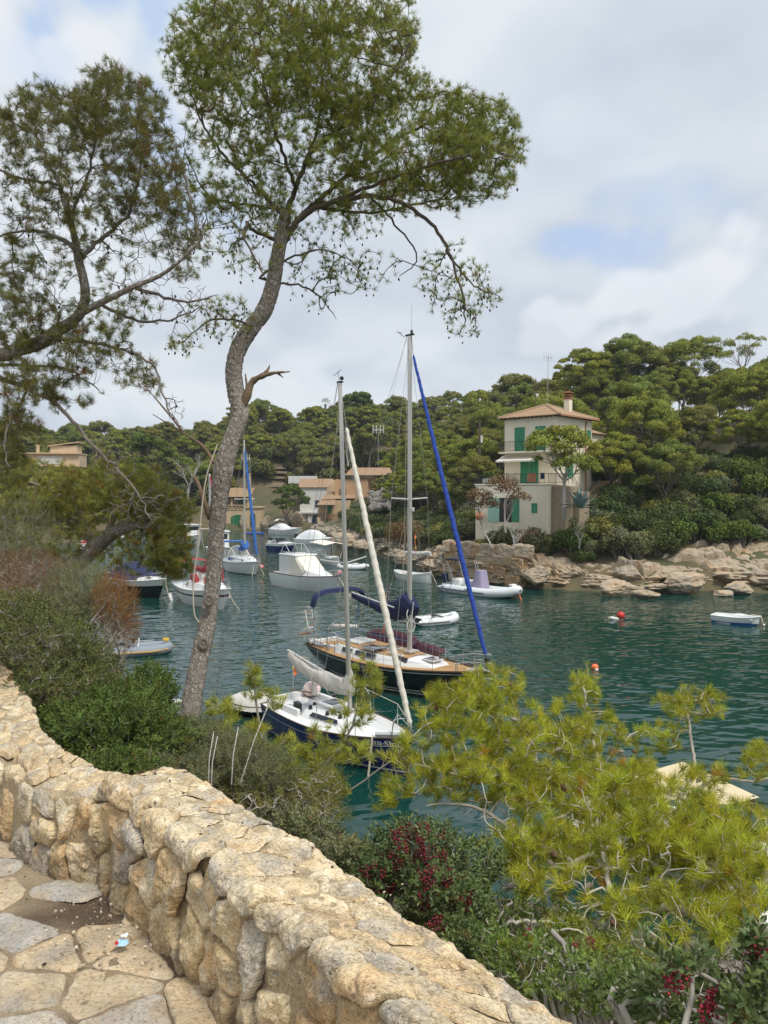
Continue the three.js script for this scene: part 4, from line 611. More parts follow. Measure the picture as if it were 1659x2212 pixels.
{
  const d = 155, k = d / 1661, x0 = (479 - 829.5) * k, x1 = (532 - 829.5) * k, y0 = 0.55, g = thing('boathouse', 'tan boathouse with green arched door and open loggia above', 'house', V((x0 + x1) / 2, y0, -d)), w = x1 - x0 + 1.0, f = face(V(0, 0, 0.0), X, Z);
  part(g, 'wall', M.tanplaster, b => { b.box(0, 1.75, -2.5, w, 3.5, 5); b.box(0, 4.8, -4.2, w, 2.6, 1.6); b.box(-w / 2 + 0.2, 4.8, -1.7, 0.4, 2.6, 3.4); b.box(w / 2 - 0.2, 4.8, -1.7, 0.4, 2.6, 3.4); b.box(-0.5, 4.9, -0.25, 0.4, 2.4, 0.4); });
  part(g, 'roof', M.oldtile, b => tiles(b, V(-w / 2 - 0.3, 6.05, 0.5), V(w / 2 + 0.3, 6.05, 0.5), V(-w / 2 - 0.3, 7.9, -4.8), V(w / 2 + 0.3, 7.9, -4.8), 0.3), 0.5);
  part(g, 'balustrade', M.tanplaster, b => { plate(b, f, -w / 2, w / 2, 3.5, 3.65, 0, 0.12); plate(b, f, -w / 2, w / 2, 4.35, 4.5, 0, 0.14); for (let i = 0; i < 8; i++) { const a = -w / 2 + w * i / 8, c = a + w / 8; b.bar(f(a, 3.6, 0.05), f(c, 4.4, 0.05), 0.05, 0.05, 4); b.bar(f(c, 3.6, 0.06), f(a, 4.4, 0.06), 0.05, 0.05, 4); } });
  archDoor(g, f, -0.65, 2.1, 2.5, 1.75, M.greendoor); part(g, 'window', M.shutter, b => plate(b, face(V(0.9, 4.1, -3.38), X, Z), -0.7, 0.7, 0, 1.7, 0, 0.05)); part(g, 'beam', M.darkwood, b => b.box(0, 5.95, 0.05, w, 0.2, 0.25));
  part(g, 'chimney', M.tanplaster, b => { b.box(w / 2 - 0.5, 8.2, -3.8, 0.55, 5.2, 0.55); b.box(w / 2 - 0.5, 10.85, -3.8, 0.75, 0.14, 0.75); });
  const g2 = thing('boat_shed', 'low tan wall with narrow dark arched door right of the boathouse', 'shed', V(-26.2, 0.55, -154.6)); part(g2, 'wall', M.tanplaster, b => { b.box(0, 1.7, -1.5, 3.4, 4.4, 3); b.box(0, 4.0, -1.4, 3.7, 0.3, 3.3); }); archDoor(g2, face(V(-0.2, 0, 0), X, Z), -0.55, 0.55, 2.9, 2.3, M.bluegrey);
  rock('rock_outcrop', 61, V(-28.3, 1.6, -154.6), [0.9, 2.6, 0.9], 'tan rock outcrop between the boathouse and the narrow arched door', 'rock', rockMat, 4);
  rock('rock_outcrop', 63, V(-23.4, 1.3, -154.8), [1.6, 1.8, 1.0], 'rough brown rock left of the stone stair by the quay', 'rock', rockMat, 4); rock('rock_outcrop', 65, V(-17.7, 1.5, -155.6), [1.5, 2.2, 0.9], 'brown rock right of the stone stair beside the white cottage', 'rock', rockMat, 4);
  const st = thing('stone_stair', 'stone stair climbing from the quay between two rocks', 'stairs', V(-20.6, 0.6, -154.6)); for (let i = 0; i < 12; i++) part(st, 'step', M.concrete, b => b.box(0.05 * i, 0.14 + i * 0.27, -i * 0.34, 2.6, 0.28, 0.42, 0, 0.03));
  // the stepped path up the hillside behind
  const hp = thing('stepped_path', 'pale stepped path climbing the hillside above the boathouse', 'steps', V(0, 0, 0)); for (let i = 0; i < 14; i++) { const t = i / 13, p = P(lerp(594, 612, t) + (i % 2) * 3, lerp(1050, 1012, t), lerp(176, 192, t)); part(hp, 'step', M.concrete, b => b.box(p.x, Math.max(p.y, ground(p.x, -p.z) + 0.25), p.z, 4.4 - t, 0.5, 1.6, 0.2, 0.05)); }
}
{
  const g = thing('white_cottage', 'white cottage with tile roof, dark blue window and dark arched door', 'house', V(-14.6, 0.8, -159)); const f = face(V(0, 0, 0), X, Z);
  part(g, 'wall', M.whiteplaster, b => { b.box(0, 3.9, -3, 5.6, 7.8, 6); b.box(-1.9, 1.2, 0.4, 1.0, 4.0, 0.8); });
  part(g, 'gable', M.tanplaster, b => { const s = [V(2.82, 0, 0), V(6.9, 0, -3.4), V(6.9, 7.3, -3.4), V(4.8, 9.6, -1.8), V(2.82, 7.8, 0)]; b.slab(s, V(0.6, 0, 0.8), 0.05); });
  part(g, 'roof', M.rooftile, b => { tiles(b, V(-3.2, 7.75, 0.35), V(2.9, 7.75, 0.35), V(-3.0, 9.6, -3), V(4.6, 9.6, -3), 0.28); tiles(b, V(4.6, 7.6, -6.3), V(-3.2, 7.6, -6.3), V(4.6, 9.6, -3), V(-3.0, 9.6, -3), 0.28); }, 0.5);
  part(g, 'parapet', M.whiteplaster, b => b.box(-2.6, 9.4, -4.5, 6, 1.6, 2));
  const w = part(g, 'window', M.navydoor, b => plate(b, f, 0.35, 1.95, 3.6, 5.1, 0.01, 0.05)); part(w, 'frame', M.whiteplaster, b => { plate(b, f, 0.25, 2.05, 3.5, 3.6, 0.01, 0.08); });
  part(g, 'ledge', M.whiteplaster, b => b.box(-0.9, 2.55, 0.7, 5.4, 0.35, 1.5, 0, 0.03)); part(g, 'lower_wall', M.whiteplaster, b => b.box(0.6, 1.2, 0.55, 3.4, 2.4, 1.0)); archDoor(g, face(V(0.6, 0, 1.06), X, Z), -0.8, 1.3, 2.2, 1.4, M.navydoor);
  // the shed with the wooden balcony
  const s = thing('shed', 'small shed with stepped tile roofs and a wooden balcony', 'shed', V(-12.1, 0.4, -149.5)); part(s, 'wall', M.tanplaster, b => { b.box(2.6, 2.8, -2.6, 6, 5.6, 3); b.box(1.2, 1.0, -0.8, 1.4, 2.4, 1.2); b.box(-0.5, 1.25, 0.9, 0.6, 2.9, 0.5); b.box(0.1, 4.1, -0.6, 1.5, 2.2, 0.2); }); part(s, 'roof', M.rooftile, b => { tiles(b, V(-1.0, 4.7, 1.2), V(2.6, 4.7, 1.2), V(-0.3, 5.7, -1.6), V(2.6, 5.7, -1.6), 0.28); tiles(b, V(-0.2, 5.75, -1.2), V(6.5, 5.95, -1.2), V(0.8, 7.1, -4.2), V(6.5, 7.6, -4.2), 0.28); }, 0.5);
  const bl = part(s, 'balcony', M.darkwood, b => { b.box(0.9, 2.62, 0.5, 3.4, 0.14, 1.5); b.box(3.4, 1.1, 0.6, 2.0, 0.12, 1.4); }); part(bl, 'railing', M.wood, b => { railing(b, [V(-0.7, 2.7, 1.2), V(1.2, 2.7, 1.2)], 1.0, 0.16, 0.03); railing(b, [V(1.5, 1.2, 1.3), V(3.9, 1.2, 1.3)], 1.9, 0.22, 0.05); }, null); part(s, 'door', M.greendoor, b => { b.box(1.5, 3.9, 0.1, 0.8, 2.0, 0.06); b.box(1.6, 0.7, 0.2, 1.4, 2.0, 0.06); }); part(s, 'satellite_dish', M.white, b => b.add(new THREE.SphereGeometry(0.85, 14, 6, 0, 6.283, 0, 0.9), new THREE.Matrix4().makeRotationX(1.1).setPosition(5.4, 2.6, 1.2)));
  const o = thing('orange_cottage', 'orange plastered cottage with tile roofs above the inlet', 'house', V(-7.9, 3.9, -152)); part(o, 'wall', M.orangeplaster, b => { b.box(1.5, 2.6, -2.4, 6.6, 7.2, 4.8); b.box(6.6, 2.8, -3.2, 6, 7.4, 5); }); part(o, 'roof', M.rooftile, b => { tiles(b, V(-2.1, 6.2, 0.2), V(0.6, 7.8, 0.2), V(-2.1, 6.2, -5), V(0.6, 7.8, -5), 0.3); tiles(b, V(0.0, 7.0, 0.6), V(9.9, 7.0, 0.6), V(1.5, 8.6, -3), V(9.0, 8.6, -3), 0.28); }, 0.5); const f2 = face(V(-0.3, 3.1, 0), X, Z), w2 = part(o, 'window', M.interior, b => plate(b, f2, -0.35, 0.35, 0, 1.2, 0.01, 0.03)); part(w2, 'shutter', M.wood, b => { plate(b, f2, -0.75, -0.36, 0, 1.2, 0.02, 0.06); plate(b, f2, 0.36, 0.75, 0, 1.2, 0.02, 0.06); });
  const dw = thing('field_wall', 'grey dry stone terrace wall on the slope right of the orange cottage', 'stone wall', V(0, 0, 0)); const r = rng(19), shp = [71, 72, 73].map(q => rockGeo(q, 0.5, 0.35, 0.4, 1, 0.06)); const gm = std(0.20, 0.185, 0.165, 0.95);
  for (let i = 0; i < 150; i++) { const t = r(), row = r(); const p = P(lerp(800, 945, t), lerp(1062, 1020, t * t) + row * 40 * (1 - t * 0.5), 118 + row * -6), m = new THREE.Mesh(shp[i % 3], gm); m.name = 'stone'; m.position.copy(p); m.scale.set(1 + r() * 0.7, 1 + r() * 0.5, 1); m.rotation.set(r(), r() * 6, r()); m.castShadow = m.receiveShadow = true; dw.add(m); }
}
{ // houses further off
  const g = thing('peach_house', 'peach flat roofed house half hidden by the left pines', 'house', V(-65, ground(-65, 150) - 1, -150), 0.15); part(g, 'wall', std(0.62, 0.47, 0.33, 0.9, { map: rep(stainMap, 0.2) }), b => { b.box(0, 3.2, 0, 12.5, 6.4, 8); b.box(0.3, 8.4, -1.5, 11, 2.4, 6); b.box(2.5, 10.4, -2, 5, 1.8, 4); b.box(-9, 3.6, -1, 6, 6, 5); }); part(g, 'roof', M.tanplaster, b => { b.box(0, 9.7, -1.3, 11.8, 0.25, 6.8); b.slab([V(-0.4, 11.1, 0.4), V(5.4, 11.9, 0.4), V(5.4, 11.9, -4.4), V(-0.4, 11.1, -4.4)], V(0, 1, 0), 0.2); }); part(g, 'window', M.white, b => b.box(0.4, 8.4, 1.54, 4.6, 1.5, 0.08)).userData.label = 'wide white roller shutter'; part(g, 'window', M.interior, b => b.box(-9, 4.6, 1.54, 3.4, 1.8, 0.1)); part(g, 'chimney', M.tanplaster, b => b.box(-2.5, 10.6, -1, 0.5, 1.8, 0.5));
  const s = thing('flat_roofed_house', 'pale flat roofed house on the skyline behind the mast', 'house', P(978, 925, 210), 0.1); part(s, 'wall', std(0.6, 0.5, 0.42, 0.9), b => { b.box(0, 1, 0, 9.5, 8.6, 8); b.box(2, 5.6, -1, 5, 1.2, 5); }); part(s, 'window', M.grey, b => { for (const x of [-3, -0.6, 2]) b.box(x, 2.8, 4.03, 1.6, 1.2, 0.05); }); part(s, 'roof', M.concrete, b => b.box(0, 5.4, 0, 10, 0.25, 8.4));
}
// poles and aerials
for (const [u, v0, v1, d, lab] of [[1036, 982, 908, 86, 'dark wooden utility pole left of the villa'], [1376, 790, 752, 118, 'dark utility pole on the skyline right of the tall pines'], [1301, 820, 794, 118, 'shorter dark pole among the skyline pines left of the other']]) { const a = P(u, v0, d), c = P(u, v1, d), g = thing('utility_pole', lab, 'pole', a); part(g, 'pole', M.pole, b => b.bar(V(0, -2, 0), V(0, c.y - a.y, 0), 0.15, 0.11, 7)); if (u === 1036) part(g, 'junction_box', M.white, b => b.box(0.2, (c.y - a.y) * 0.45, 0.1, 0.25, 0.8, 0.2)); }
for (const [u, v0, v1, d, lab] of [[817, 965, 925, 120, 'thin aerial with white antenna standing among the trees left of the mast'], [531, 1040, 987, 163, 'thin aerial mast with small white antenna above the boathouse'], [541, 1040, 990, 165, 'plain thin pole beside the aerial above the boathouse']]) { const a = P(u, v0, d), c = P(u, v1, d), h = c.y - a.y, g = thing('aerial_mast', lab, 'aerial', a); part(g, 'mast', M.wire, b => b.bar(V(0, -3, 0), V(0, h, 0), 0.05, 0.05, 5)); if (u !== 541) part(g, 'antenna', M.white, b => { b.bar(V(-0.8, h - 0.3, 0), V(0.8, h - 0.3, 0), 0.07, 0.07, 4); for (const x of [-0.8, -0.3, 0.3, 0.8]) b.bar(V(x, h - 0.8, 0), V(x, h + 0.5, 0), 0.08, 0.08, 4); }); }
// ---------------------------------------------------------------- boats: local x towards the bow, z to starboard, waterline at y = 0
function berth(name, label, cat, stern, bow) { // stern, bow: [x, depth]
  const a = V(stern[0], 0, -stern[1]), b = V(bow[0], 0, -bow[1]), g = thing(name, label, cat, a, Math.atan2(-(b.z - a.z), b.x - a.x)); g.L = a.distanceTo(b); return g;
}
class Hull {
  constructor(o) { Object.assign(this, { tw: 0.7, tww: 0.55, fine: 2, rake: 0.1, tr: 0, draft: 0.25, mid: 0.42, n: 30, bul: 0.08, ww: 0.86 }, o); }
  S(s) { const { sf, mf, bf } = this; return s < 0.4 ? lerp(mf, sf, ((0.4 - s) / 0.4) ** 2) : lerp(mf, bf, ((s - 0.4) / 0.6) ** 2); }
  B(s) { const m = this.mid, q = s < m ? lerp(this.tw, 1, Math.sin(s / m * Math.PI / 2)) : 1 - Math.pow((s - m) / (1 - m), this.fine); return this.Bm / 2 * Math.max(q, 0); }
  Wl(s) { const m = this.mid, q = s < m ? lerp(this.tww, 1, Math.sin(s / m * Math.PI / 2)) : 1 - Math.pow((s - m) / (1 - m), this.fine * 0.72); return this.Bm / 2 * this.ww * Math.max(q, 0); }
  X(s, q) { return lerp(s * this.L, this.tr + s * (this.L - this.rake - this.tr), q); } // q 0 at deck, 1 at waterline
  pt(s, q, side, out = 0) { if (q <= 1) return V(this.X(s, q), this.S(s) * (1 - q), side * (lerp(this.B(s), this.Wl(s), Math.pow(q, 1.5)) + out)); const p = q - 1; return V(lerp(this.X(s, 1), this.X(s, 1) * 0.94 + 0.03 * this.L, p), -this.draft * p, side * (this.Wl(s) * Math.sqrt(Math.max(0, 1 - p * p)) + out)); }
  skin(b, q0, q1, m = 6, out = 0) { for (const side of [-1, 1]) { const rows = []; for (let k = 0; k <= this.n; k++) { const s = k / this.n, r = []; for (let j = 0; j <= m; j++) r.push(this.pt(s, lerp(q0, q1, j / m), side, out)); rows.push(r); } b.loft(rows); } return b; }
  transom(b, q0, q1, m = 6, out = 0) { const r0 = [], r1 = []; for (let j = 0; j <= m; j++) { const q = lerp(q0, q1, j / m), p = this.pt(0, q, 1); p.x -= out; r0.push(p); r1.push(V(p.x, p.y, -p.z)); } b.loft([r0, r1]); return b; }
  hull(root, mat) { return part(root, 'hull', mat, b => { this.skin(b, 0, 1); this.transom(b, 0, 1); }, 0.9); }
  bottom(root, mat) { return part(root, 'bottom', mat, b => { this.skin(b, 1, 2, 5); this.transom(b, 1, 1.999, 5); }, 0.9); }
  stripe(root, mat, q0, q1, out = 0.006, name = 'stripe') { return part(root, name, mat, b => { this.skin(b, q0, q1, 1, out); this.transom(b, q0, q1, 1, out); }, 0.9); }
  edge(side, s0 = 0, s1 = 1, n = 24, inset = 0, dy = 0) { const r = []; for (let k = 0; k <= n; k++) { const s = lerp(s0, s1, k / n); r.push(V(s * this.L - (s > 0.96 ? inset : 0), this.S(s) + dy, side * Math.max(0.01, this.B(s) - inset))); } return r; }
  rail(root, name, mat, r = 0.025, dy = 0) { return part(root, name, mat, b => { for (const s of [-1, 1]) b.tube(this.edge(s, 0, 1, 30, 0, dy), r, 6); b.tube([V(0, this.S(0) + dy, -this.B(0)), V(0, this.S(0) + dy, this.B(0))], r, 6); }); }
  deck(root, mat, s0 = 0, s1 = 1, camber = 0.06, name = 'deck') { return part(root, name, mat, b => { const rows = []; for (let k = 0; k <= 26; k++) { const s = lerp(s0, s1, k / 26), r = []; for (let j = -5; j <= 5; j++) { const t = j / 5; r.push(V(s * this.L, this.S(s) - this.bul + camber * (1 - t * t), t * (this.B(s) - 0.015))); } rows.push(r); } b.loft(rows); }, 0.9); }
  deckY(x) { return this.S(clamp(x / this.L)) - this.bul + 0.03; }
  // open boats: inner skin and sole
  inside(root, mat, floorY, s0 = 0.02, s1 = 0.97, th = 0.05) { return part(root, 'inside', mat, b => { const rows = []; for (let k = 0; k <= 24; k++) { const s = lerp(s0, s1, k / 24), h = Math.max(0.02, this.B(s) - th), r = [], y1 = this.S(s) - 0.005; const f = Math.max(0.01, Math.min(h, this.Wl(s) * 0.85)); for (const [z, y] of [[-h, y1], [-lerp(h, f, 0.4), lerp(y1, floorY, 0.5)], [-f, floorY], [0, floorY - 0.02], [f, floorY], [lerp(h, f, 0.4), lerp(y1, floorY, 0.5)], [h, y1]]) r.push(V(s * this.L, y, z)); rows.push(r); } b.loft(rows); b.poly(rows[0]); }, 0.7); }
}
// a rounded house on deck: outline half-widths along x, height, inward slope
function coach(b, pts, y0, y1, slope = 0.12, crown = 0.05) { // pts: [x, halfwidth, topScale?]
  const rows = [];
  for (const [x, w, h = 1] of pts) { const t = lerp(y0(x), y1(x), h), a = y0(x) - 0.02, i = w - slope * h; rows.push([V(x, a, -w), V(x, lerp(a, t, 0.5), -lerp(w, i, 0.5)), V(x, t - 0.015, -i), V(x, t + crown * 0.6 * h, -i * 0.5), V(x, t + crown * h, 0), V(x, t + crown * 0.6 * h, i * 0.5), V(x, t - 0.015, i), V(x, lerp(a, t, 0.5), lerp(w, i, 0.5)), V(x, a, w)]); }
  b.loft(rows); b.poly(rows[0].slice().reverse()); b.poly(rows[rows.length - 1]); return b;
}
function stanchions(root, h, xs, ht, gap = 0) { // posts with two lifelines each side
  for (const s of [-1, 1]) for (const x of xs) part(root, 'guard_post', M.steel, b => { const p = V(x, h.deckY(x) - 0.03, s * (h.B(x / h.L) - 0.07)); b.bar(p, p.clone().setY(p.y + ht), 0.014, 0.012, 6); });
  part(root, 'lifeline', M.wire, b => { for (const s of [-1, 1]) for (const k of [0.52, 0.97]) b.tube(xs.map(x => V(x, h.deckY(x) - 0.03 + ht * k, s * (h.B(x / h.L) - 0.07))), 0.006, 4); });
}
function pulpit(root, h, x0, ht, name = 'pulpit') {
  part(root, name, M.steel, b => { const p = s => V(x0, h.deckY(x0), s * (h.B(x0 / h.L) - 0.06)), n = V(h.L + 0.12, h.deckY(h.L) + ht, 0); for (const k of [1, 0.5]) b.tube(curve([p(-1).setY(p(-1).y + ht * k), V(lerp(x0, h.L, 0.6), h.deckY(h.L) + ht * k, -h.B(lerp(x0, h.L, 0.6) / h.L)), n.clone().setY(h.deckY(h.L) + ht * k), V(lerp(x0, h.L, 0.6), h.deckY(h.L) + ht * k, h.B(lerp(x0, h.L, 0.6) / h.L)), p(1).setY(p(1).y + ht * k)], 14), 0.016, 6); for (const s of [-1, 1]) { b.bar(p(s), p(s).setY(p(s).y + ht), 0.016, 0.016, 6); const m = lerp(x0, h.L, 0.62); b.bar(V(m, h.deckY(m), s * h.B(m / h.L) * 0.9), V(m + 0.06, h.deckY(h.L) + ht, s * h.B(m / h.L)), 0.016, 0.016, 6); } });
}
function fender(root, p, len = 0.55, r = 0.1, mat = M.white) { const f = part(root, 'fender', mat, b => { b.add(new THREE.CapsuleGeometry(r, len, 5, 10), new THREE.Matrix4().makeTranslation(p.x, p.y, p.z)); }); part(f, 'rope', M.rope, b => b.bar(V(p.x, p.y + len * 0.5 + r, p.z), V(p.x, p.y + len * 0.5 + r + 0.35, p.z * 0.97), 0.012, 0.012, 4)); return f; }
function crumpled(b, pts, rad, seed, sides = 14, amp = 0.25) { // bundled cloth round a spar
  const n = pts.length, rows = []; for (let k = 0; k < n; k++) { const T = pts[Math.min(n - 1, k + 1)].clone().sub(pts[Math.max(0, k - 1)]).normalize(), B = V(0, 1, 0).cross(T).normalize(), N = T.clone().cross(B), R = typeof rad === 'function' ? rad(k / (n - 1)) : rad, row = []; for (let s = 0; s < sides; s++) { const a = s / sides * 6.2832, q = R * (1 + amp * fbm(Math.cos(a) * 1.5 + seed, Math.sin(a) * 1.5, k * 0.35 + seed, 3) * 2); row.push(pts[k].clone().addScaledVector(N, Math.sin(a) * q * 1.25).addScaledVector(B, Math.cos(a) * q * 0.85)); } rows.push(row); } b.loft(rows, true, true);
}
function furled(root, a, b2, r, mat, seed, n = 70) { return part(root, 'furled_sail', mat, b => { const pts = [], rr = []; for (let k = 0; k <= n; k++) { const t = k / n; pts.push(a.clone().lerp(b2, t).add(V(Math.sin(t * 90) * 0.006, -0.25 * Math.sin(t * 3.14) * 0.3, Math.cos(t * 70) * 0.006))); rr.push(r * (0.55 + 0.55 * Math.sin(Math.PI * clamp(0.18 + t * 0.8)) + 0.10 * Math.sin(k * 2.4)) * (k === 0 || k === n ? 0.4 : 1)); } b.tube(pts, rr, 9); }, 0.7); }
function line(root, name, pts, r = 0.012, mat = M.rope, sag = 0) { return part(root, name, mat, b => { const p = pts.length === 2 && sag ? curve([pts[0], pts[0].clone().lerp(pts[1], 0.5).add(V(0, -sag, 0)), pts[1]], 10) : pts; b.tube(p, r, 4); }); }
function flag(name, label, p, bars, w, h, droop, turn = 0, pole) { // bars: [material, share]
  const g = thing(name, label, 'flag', p, turn); if (pole) part(g, 'pole', M.white, b => b.bar(V(0, -pole, 0), V(0, h * 0.2, 0), 0.012, 0.01, 5));
  let u = 0; for (const [mat, k] of bars) { part(g, 'stripe', mat, b => { const rows = []; for (let j = 0; j <= 8; j++) { const y = -h * j / 8, r = []; for (let i = 0; i <= 3; i++) { const t = u + k * i / 3; r.push(V(t * w * (1 - droop * 0.6) + 0.03 * Math.sin(j * 0.9 + t * 5), y - t * w * droop, 0.05 * Math.sin(t * 9 + j * 0.7))); } rows.push(r); } b.loft(rows); }, null); u += k; } return g;
}
const local = (g, p) => { g.updateMatrixWorld(true); return g.localToWorld(p.clone()); };

// ---- the black sloop with teak decks
const sloop = berth('sailing_yacht', 'black hulled sailing yacht with teak deck and dark blue sail covers', 'sailboat', [-2.75, 34.3], [3.72, 27.1]);
const sloopHull = new Hull({ L: sloop.L, Bm: 3.1, sf: 1.02, mf: 0.98, bf: 1.32, rake: 1.25, tr: 0.75, tw: 0.62, tww: 0.3, fine: 1.9, draft: 0.5, bul: 0.05, mid: 0.45, ww: 0.84 });
FLIP = -1;
{
  const g = sloop, h = sloopHull, L = h.L; h.hull(g, M.blackHull); h.bottom(g, M.antifoul); h.stripe(g, M.white, 0.79, 0.835); h.stripe(g, M.white, 0.885, 0.945, 0.006, 'boot_stripe'); h.stripe(g, M.white, 0.085, 0.115, 0.006, 'sheer_stripe'); h.rail(g, 'toe_rail', M.darkwood, 0.035); h.deck(g, M.teak);
  const y0 = x => h.deckY(x), y1 = x => h.deckY(x) + 0.40 - 0.02 * x;
  const cabin = part(g, 'coachroof', M.gelcoat, b => coach(b, [[2.0, 0.95, 0.85], [2.1, 1.0, 1], [3.5, 1.06, 1], [5.2, 0.98, 1], [6.3, 0.78, 0.95], [7.2, 0.52, 0.45], [7.35, 0.48, 0.05]], y0, y1, 0.16), 0.5);
  part(cabin, 'teak_panel', M.teak, b => { const rows = []; for (const [x, w] of [[2.15, 0.78], [3.5, 0.82], [5.2, 0.74], [6.1, 0.5]]) { const r = []; for (let j = -3; j <= 3; j++) r.push(V(x, y1(x) + 0.008 + 0.052 * (1 - (j / 3) ** 2 * 0.9), w * j / 3)); rows.push(r); } b.loft(rows); }, null);
  for (const s of [-1, 1]) for (const [x, w] of [[2.6, 0.62], [3.45, 0.55], [4.1, 0.55], [5.6, 0.6]]) part(cabin, 'window', M.glass, b => { const a = x, c = x + w, W = q => lerp(1.065, 0.74, smooth(4.2, 6.6, q)) - 0.055; b.poly([V(a, y0(a) + 0.13, s * (W(a) + 0.012)), V(c, y0(c) + 0.13, s * (W(c) + 0.012)), V(c, y0(c) + 0.31, s * (W(c) - 0.075)), V(a, y0(a) + 0.31, s * (W(a) - 0.075))]); }, 0);
  part(cabin, 'hatch', M.white, b => { b.box(2.6, y1(2.6) + 0.09, 0, 1.0, 0.10, 1.0, 0, 0.03); b.box(4.45, y1(4.4) + 0.08, 0.1, 0.75, 0.07, 0.62, 0, 0.02); b.box(5.2, y1(5.2) + 0.07, 0.55, 0.7, 0.05, 0.12, 0, 0.02); b.box(5.4, y1(5.2) + 0.07, -0.55, 0.9, 0.05, 0.12, 0, 0.02); b.box(6.9, y0(6.9) + 0.25, 0, 0.62, 0.06, 0.62, 0, 0.02); });
  part(cabin, 'skylight', M.solar, b => { b.box(4.45, y1(4.4) + 0.12, 0.1, 0.62, 0.02, 0.5, 0, 0.008); b.box(6.9, y0(6.9) + 0.285, 0, 0.48, 0.02, 0.48, 0, 0.008); });
  part(cabin, 'vent', M.white, b => b.add(new THREE.CylinderGeometry(0.08, 0.1, 0.07, 12), new THREE.Matrix4().makeTranslation(7.05, y0(7) + 0.32, 0.05)));
  const sp = part(g, 'solar_panel', M.solar, b => b.box(4.15, y1(4) + 0.16, -0.62, 0.95, 0.03, 0.62, 0.1, 0.01)); part(sp, 'panel_frame', M.alu, b => { for (const z of [-0.95, -0.29]) b.box(4.15 + (z + 0.62) * 0.1, y1(4) + 0.15, z, 1.0, 0.03, 0.03, 0.1); });
  part(g, 'cockpit', M.gelcoat, b => { b.box(1.1, y0(1) + 0.03, 0.62, 1.7, 0.24, 0.1, 0.05, 0.03); b.box(1.1, y0(1) + 0.03, -0.62, 1.7, 0.24, 0.1, -0.05, 0.03); b.box(0.25, y0(0) + 0.06, 0, 0.12, 0.26, 1.3, 0, 0.03); }); part(g, 'cockpit_sole', M.darkwood, b => b.box(1.1, y0(1) + 0.012, 0, 1.5, 0.02, 1.05));
  part(g, 'wheel', M.steel, b => b.add(new THREE.TorusGeometry(0.36, 0.02, 6, 24), new THREE.Matrix4().makeRotationY(Math.PI / 2).setPosition(0.9, y0(1) + 0.62, 0)));
  part(g, 'winch', M.steel, b => { for (const [x, z] of [[1.5, 0.85], [1.5, -0.85], [1.0, -0.82], [2.2, 0.55]]) b.add(new THREE.CylinderGeometry(0.06, 0.09, 0.16, 10), new THREE.Matrix4().makeTranslation(x, y0(x) + 0.15, z)); });
  part(g, 'rope_coil', M.grey, b => { for (const [x, z, k] of [[0.9, -0.95, 0], [1.15, -0.9, 1], [0.6, -0.8, 2]]) for (let i = 0; i < 3; i++) b.add(new THREE.TorusGeometry(0.13 + i * 0.02, 0.018, 5, 14), new THREE.Matrix4().makeRotationX(1.5 + i * 0.1).setPosition(x, y0(x) + 0.1 + i * 0.03, z)); });
  // mast, spreaders, boom, covers
  const mx = 5.62, top = 13.75; const mast = part(g, 'mast', M.alu, b => { b.add(new THREE.CylinderGeometry(0.075, 0.095, top - 1.3, 14), new THREE.Matrix4().makeScale(1.25, 1, 0.9).setPosition(mx, (top + 1.3) / 2, 0)); b.box(mx, 1.42, 0, 0.4, 0.1, 0.34, 0, 0.02); });
  part(mast, 'spreader', M.alu, b => { b.bar(V(mx, 7.45, -0.98), V(mx, 7.4, 0), 0.028, 0.035, 6); b.bar(V(mx, 7.45, 0.98), V(mx, 7.4, 0), 0.028, 0.035, 6); }); part(mast, 'masthead', M.black, b => { b.box(mx, top + 0.05, 0, 0.42, 0.06, 0.1); b.bar(V(mx - 0.3, top, 0), V(mx - 0.65, top + 0.25, 0), 0.012, 0.012, 4); b.bar(V(mx - 0.75, top + 0.28, 0), V(mx - 0.5, top + 0.2, 0.05), 0.012, 0.012, 4); b.bar(V(mx + 0.1, top, 0), V(mx + 0.1, top + 1.2, 0), 0.008, 0.005, 4); b.add(new THREE.CylinderGeometry(0.05, 0.05, 0.16, 8), new THREE.Matrix4().makeTranslation(mx + 0.05, top + 0.15, 0.05)); }); part(mast, 'steaming_light', M.white, b => b.box(mx + 0.16, 7.0, 0, 0.12, 0.16, 0.12, 0, 0.02));
  part(g, 'boom', M.alu, b => b.bar(V(mx - 0.1, 2.55, 0), V(1.55, 3.3, 0.05), 0.055, 0.05, 8));
  const cov = part(g, 'sail_cover', M.navy, b => { const pts = []; for (let k = 0; k <= 22; k++) { const t = k / 22; pts.push(V(lerp(mx + 0.08, 2.1, t), lerp(2.85, 3.3, t) - 0.12 * Math.sin(t * 3.1) + 0.62 * Math.pow(1 - t, 7), 0.02)); } crumpled(b, pts, t => (0.36 * Math.pow(1 - t, 2.2) + 0.10) * (t < 0.04 ? 0.7 : 1), 4, 16, 0.35); }, 0.8);
  part(cov, 'cover_strap', M.white, b => { for (const [x, y, r] of [[mx + 0.2, 2.9, 0.3], [mx + 0.18, 2.45, 0.26], [mx + 0.14, 3.3, 0.16]]) b.add(new THREE.TorusGeometry(r, 0.022, 5, 18), new THREE.Matrix4().makeRotationY(1.4).setPosition(x - 0.1, y, 0)); b.tube([V(mx + 0.27, 3.4, -0.05), V(mx + 0.3, 2.9, -0.16), V(mx + 0.3, 2.4, -0.1)], 0.02, 5); b.tube([V(mx - 0.6, 3.1, -0.26), V(2.2, 3.42, -0.1)], 0.03, 5); });
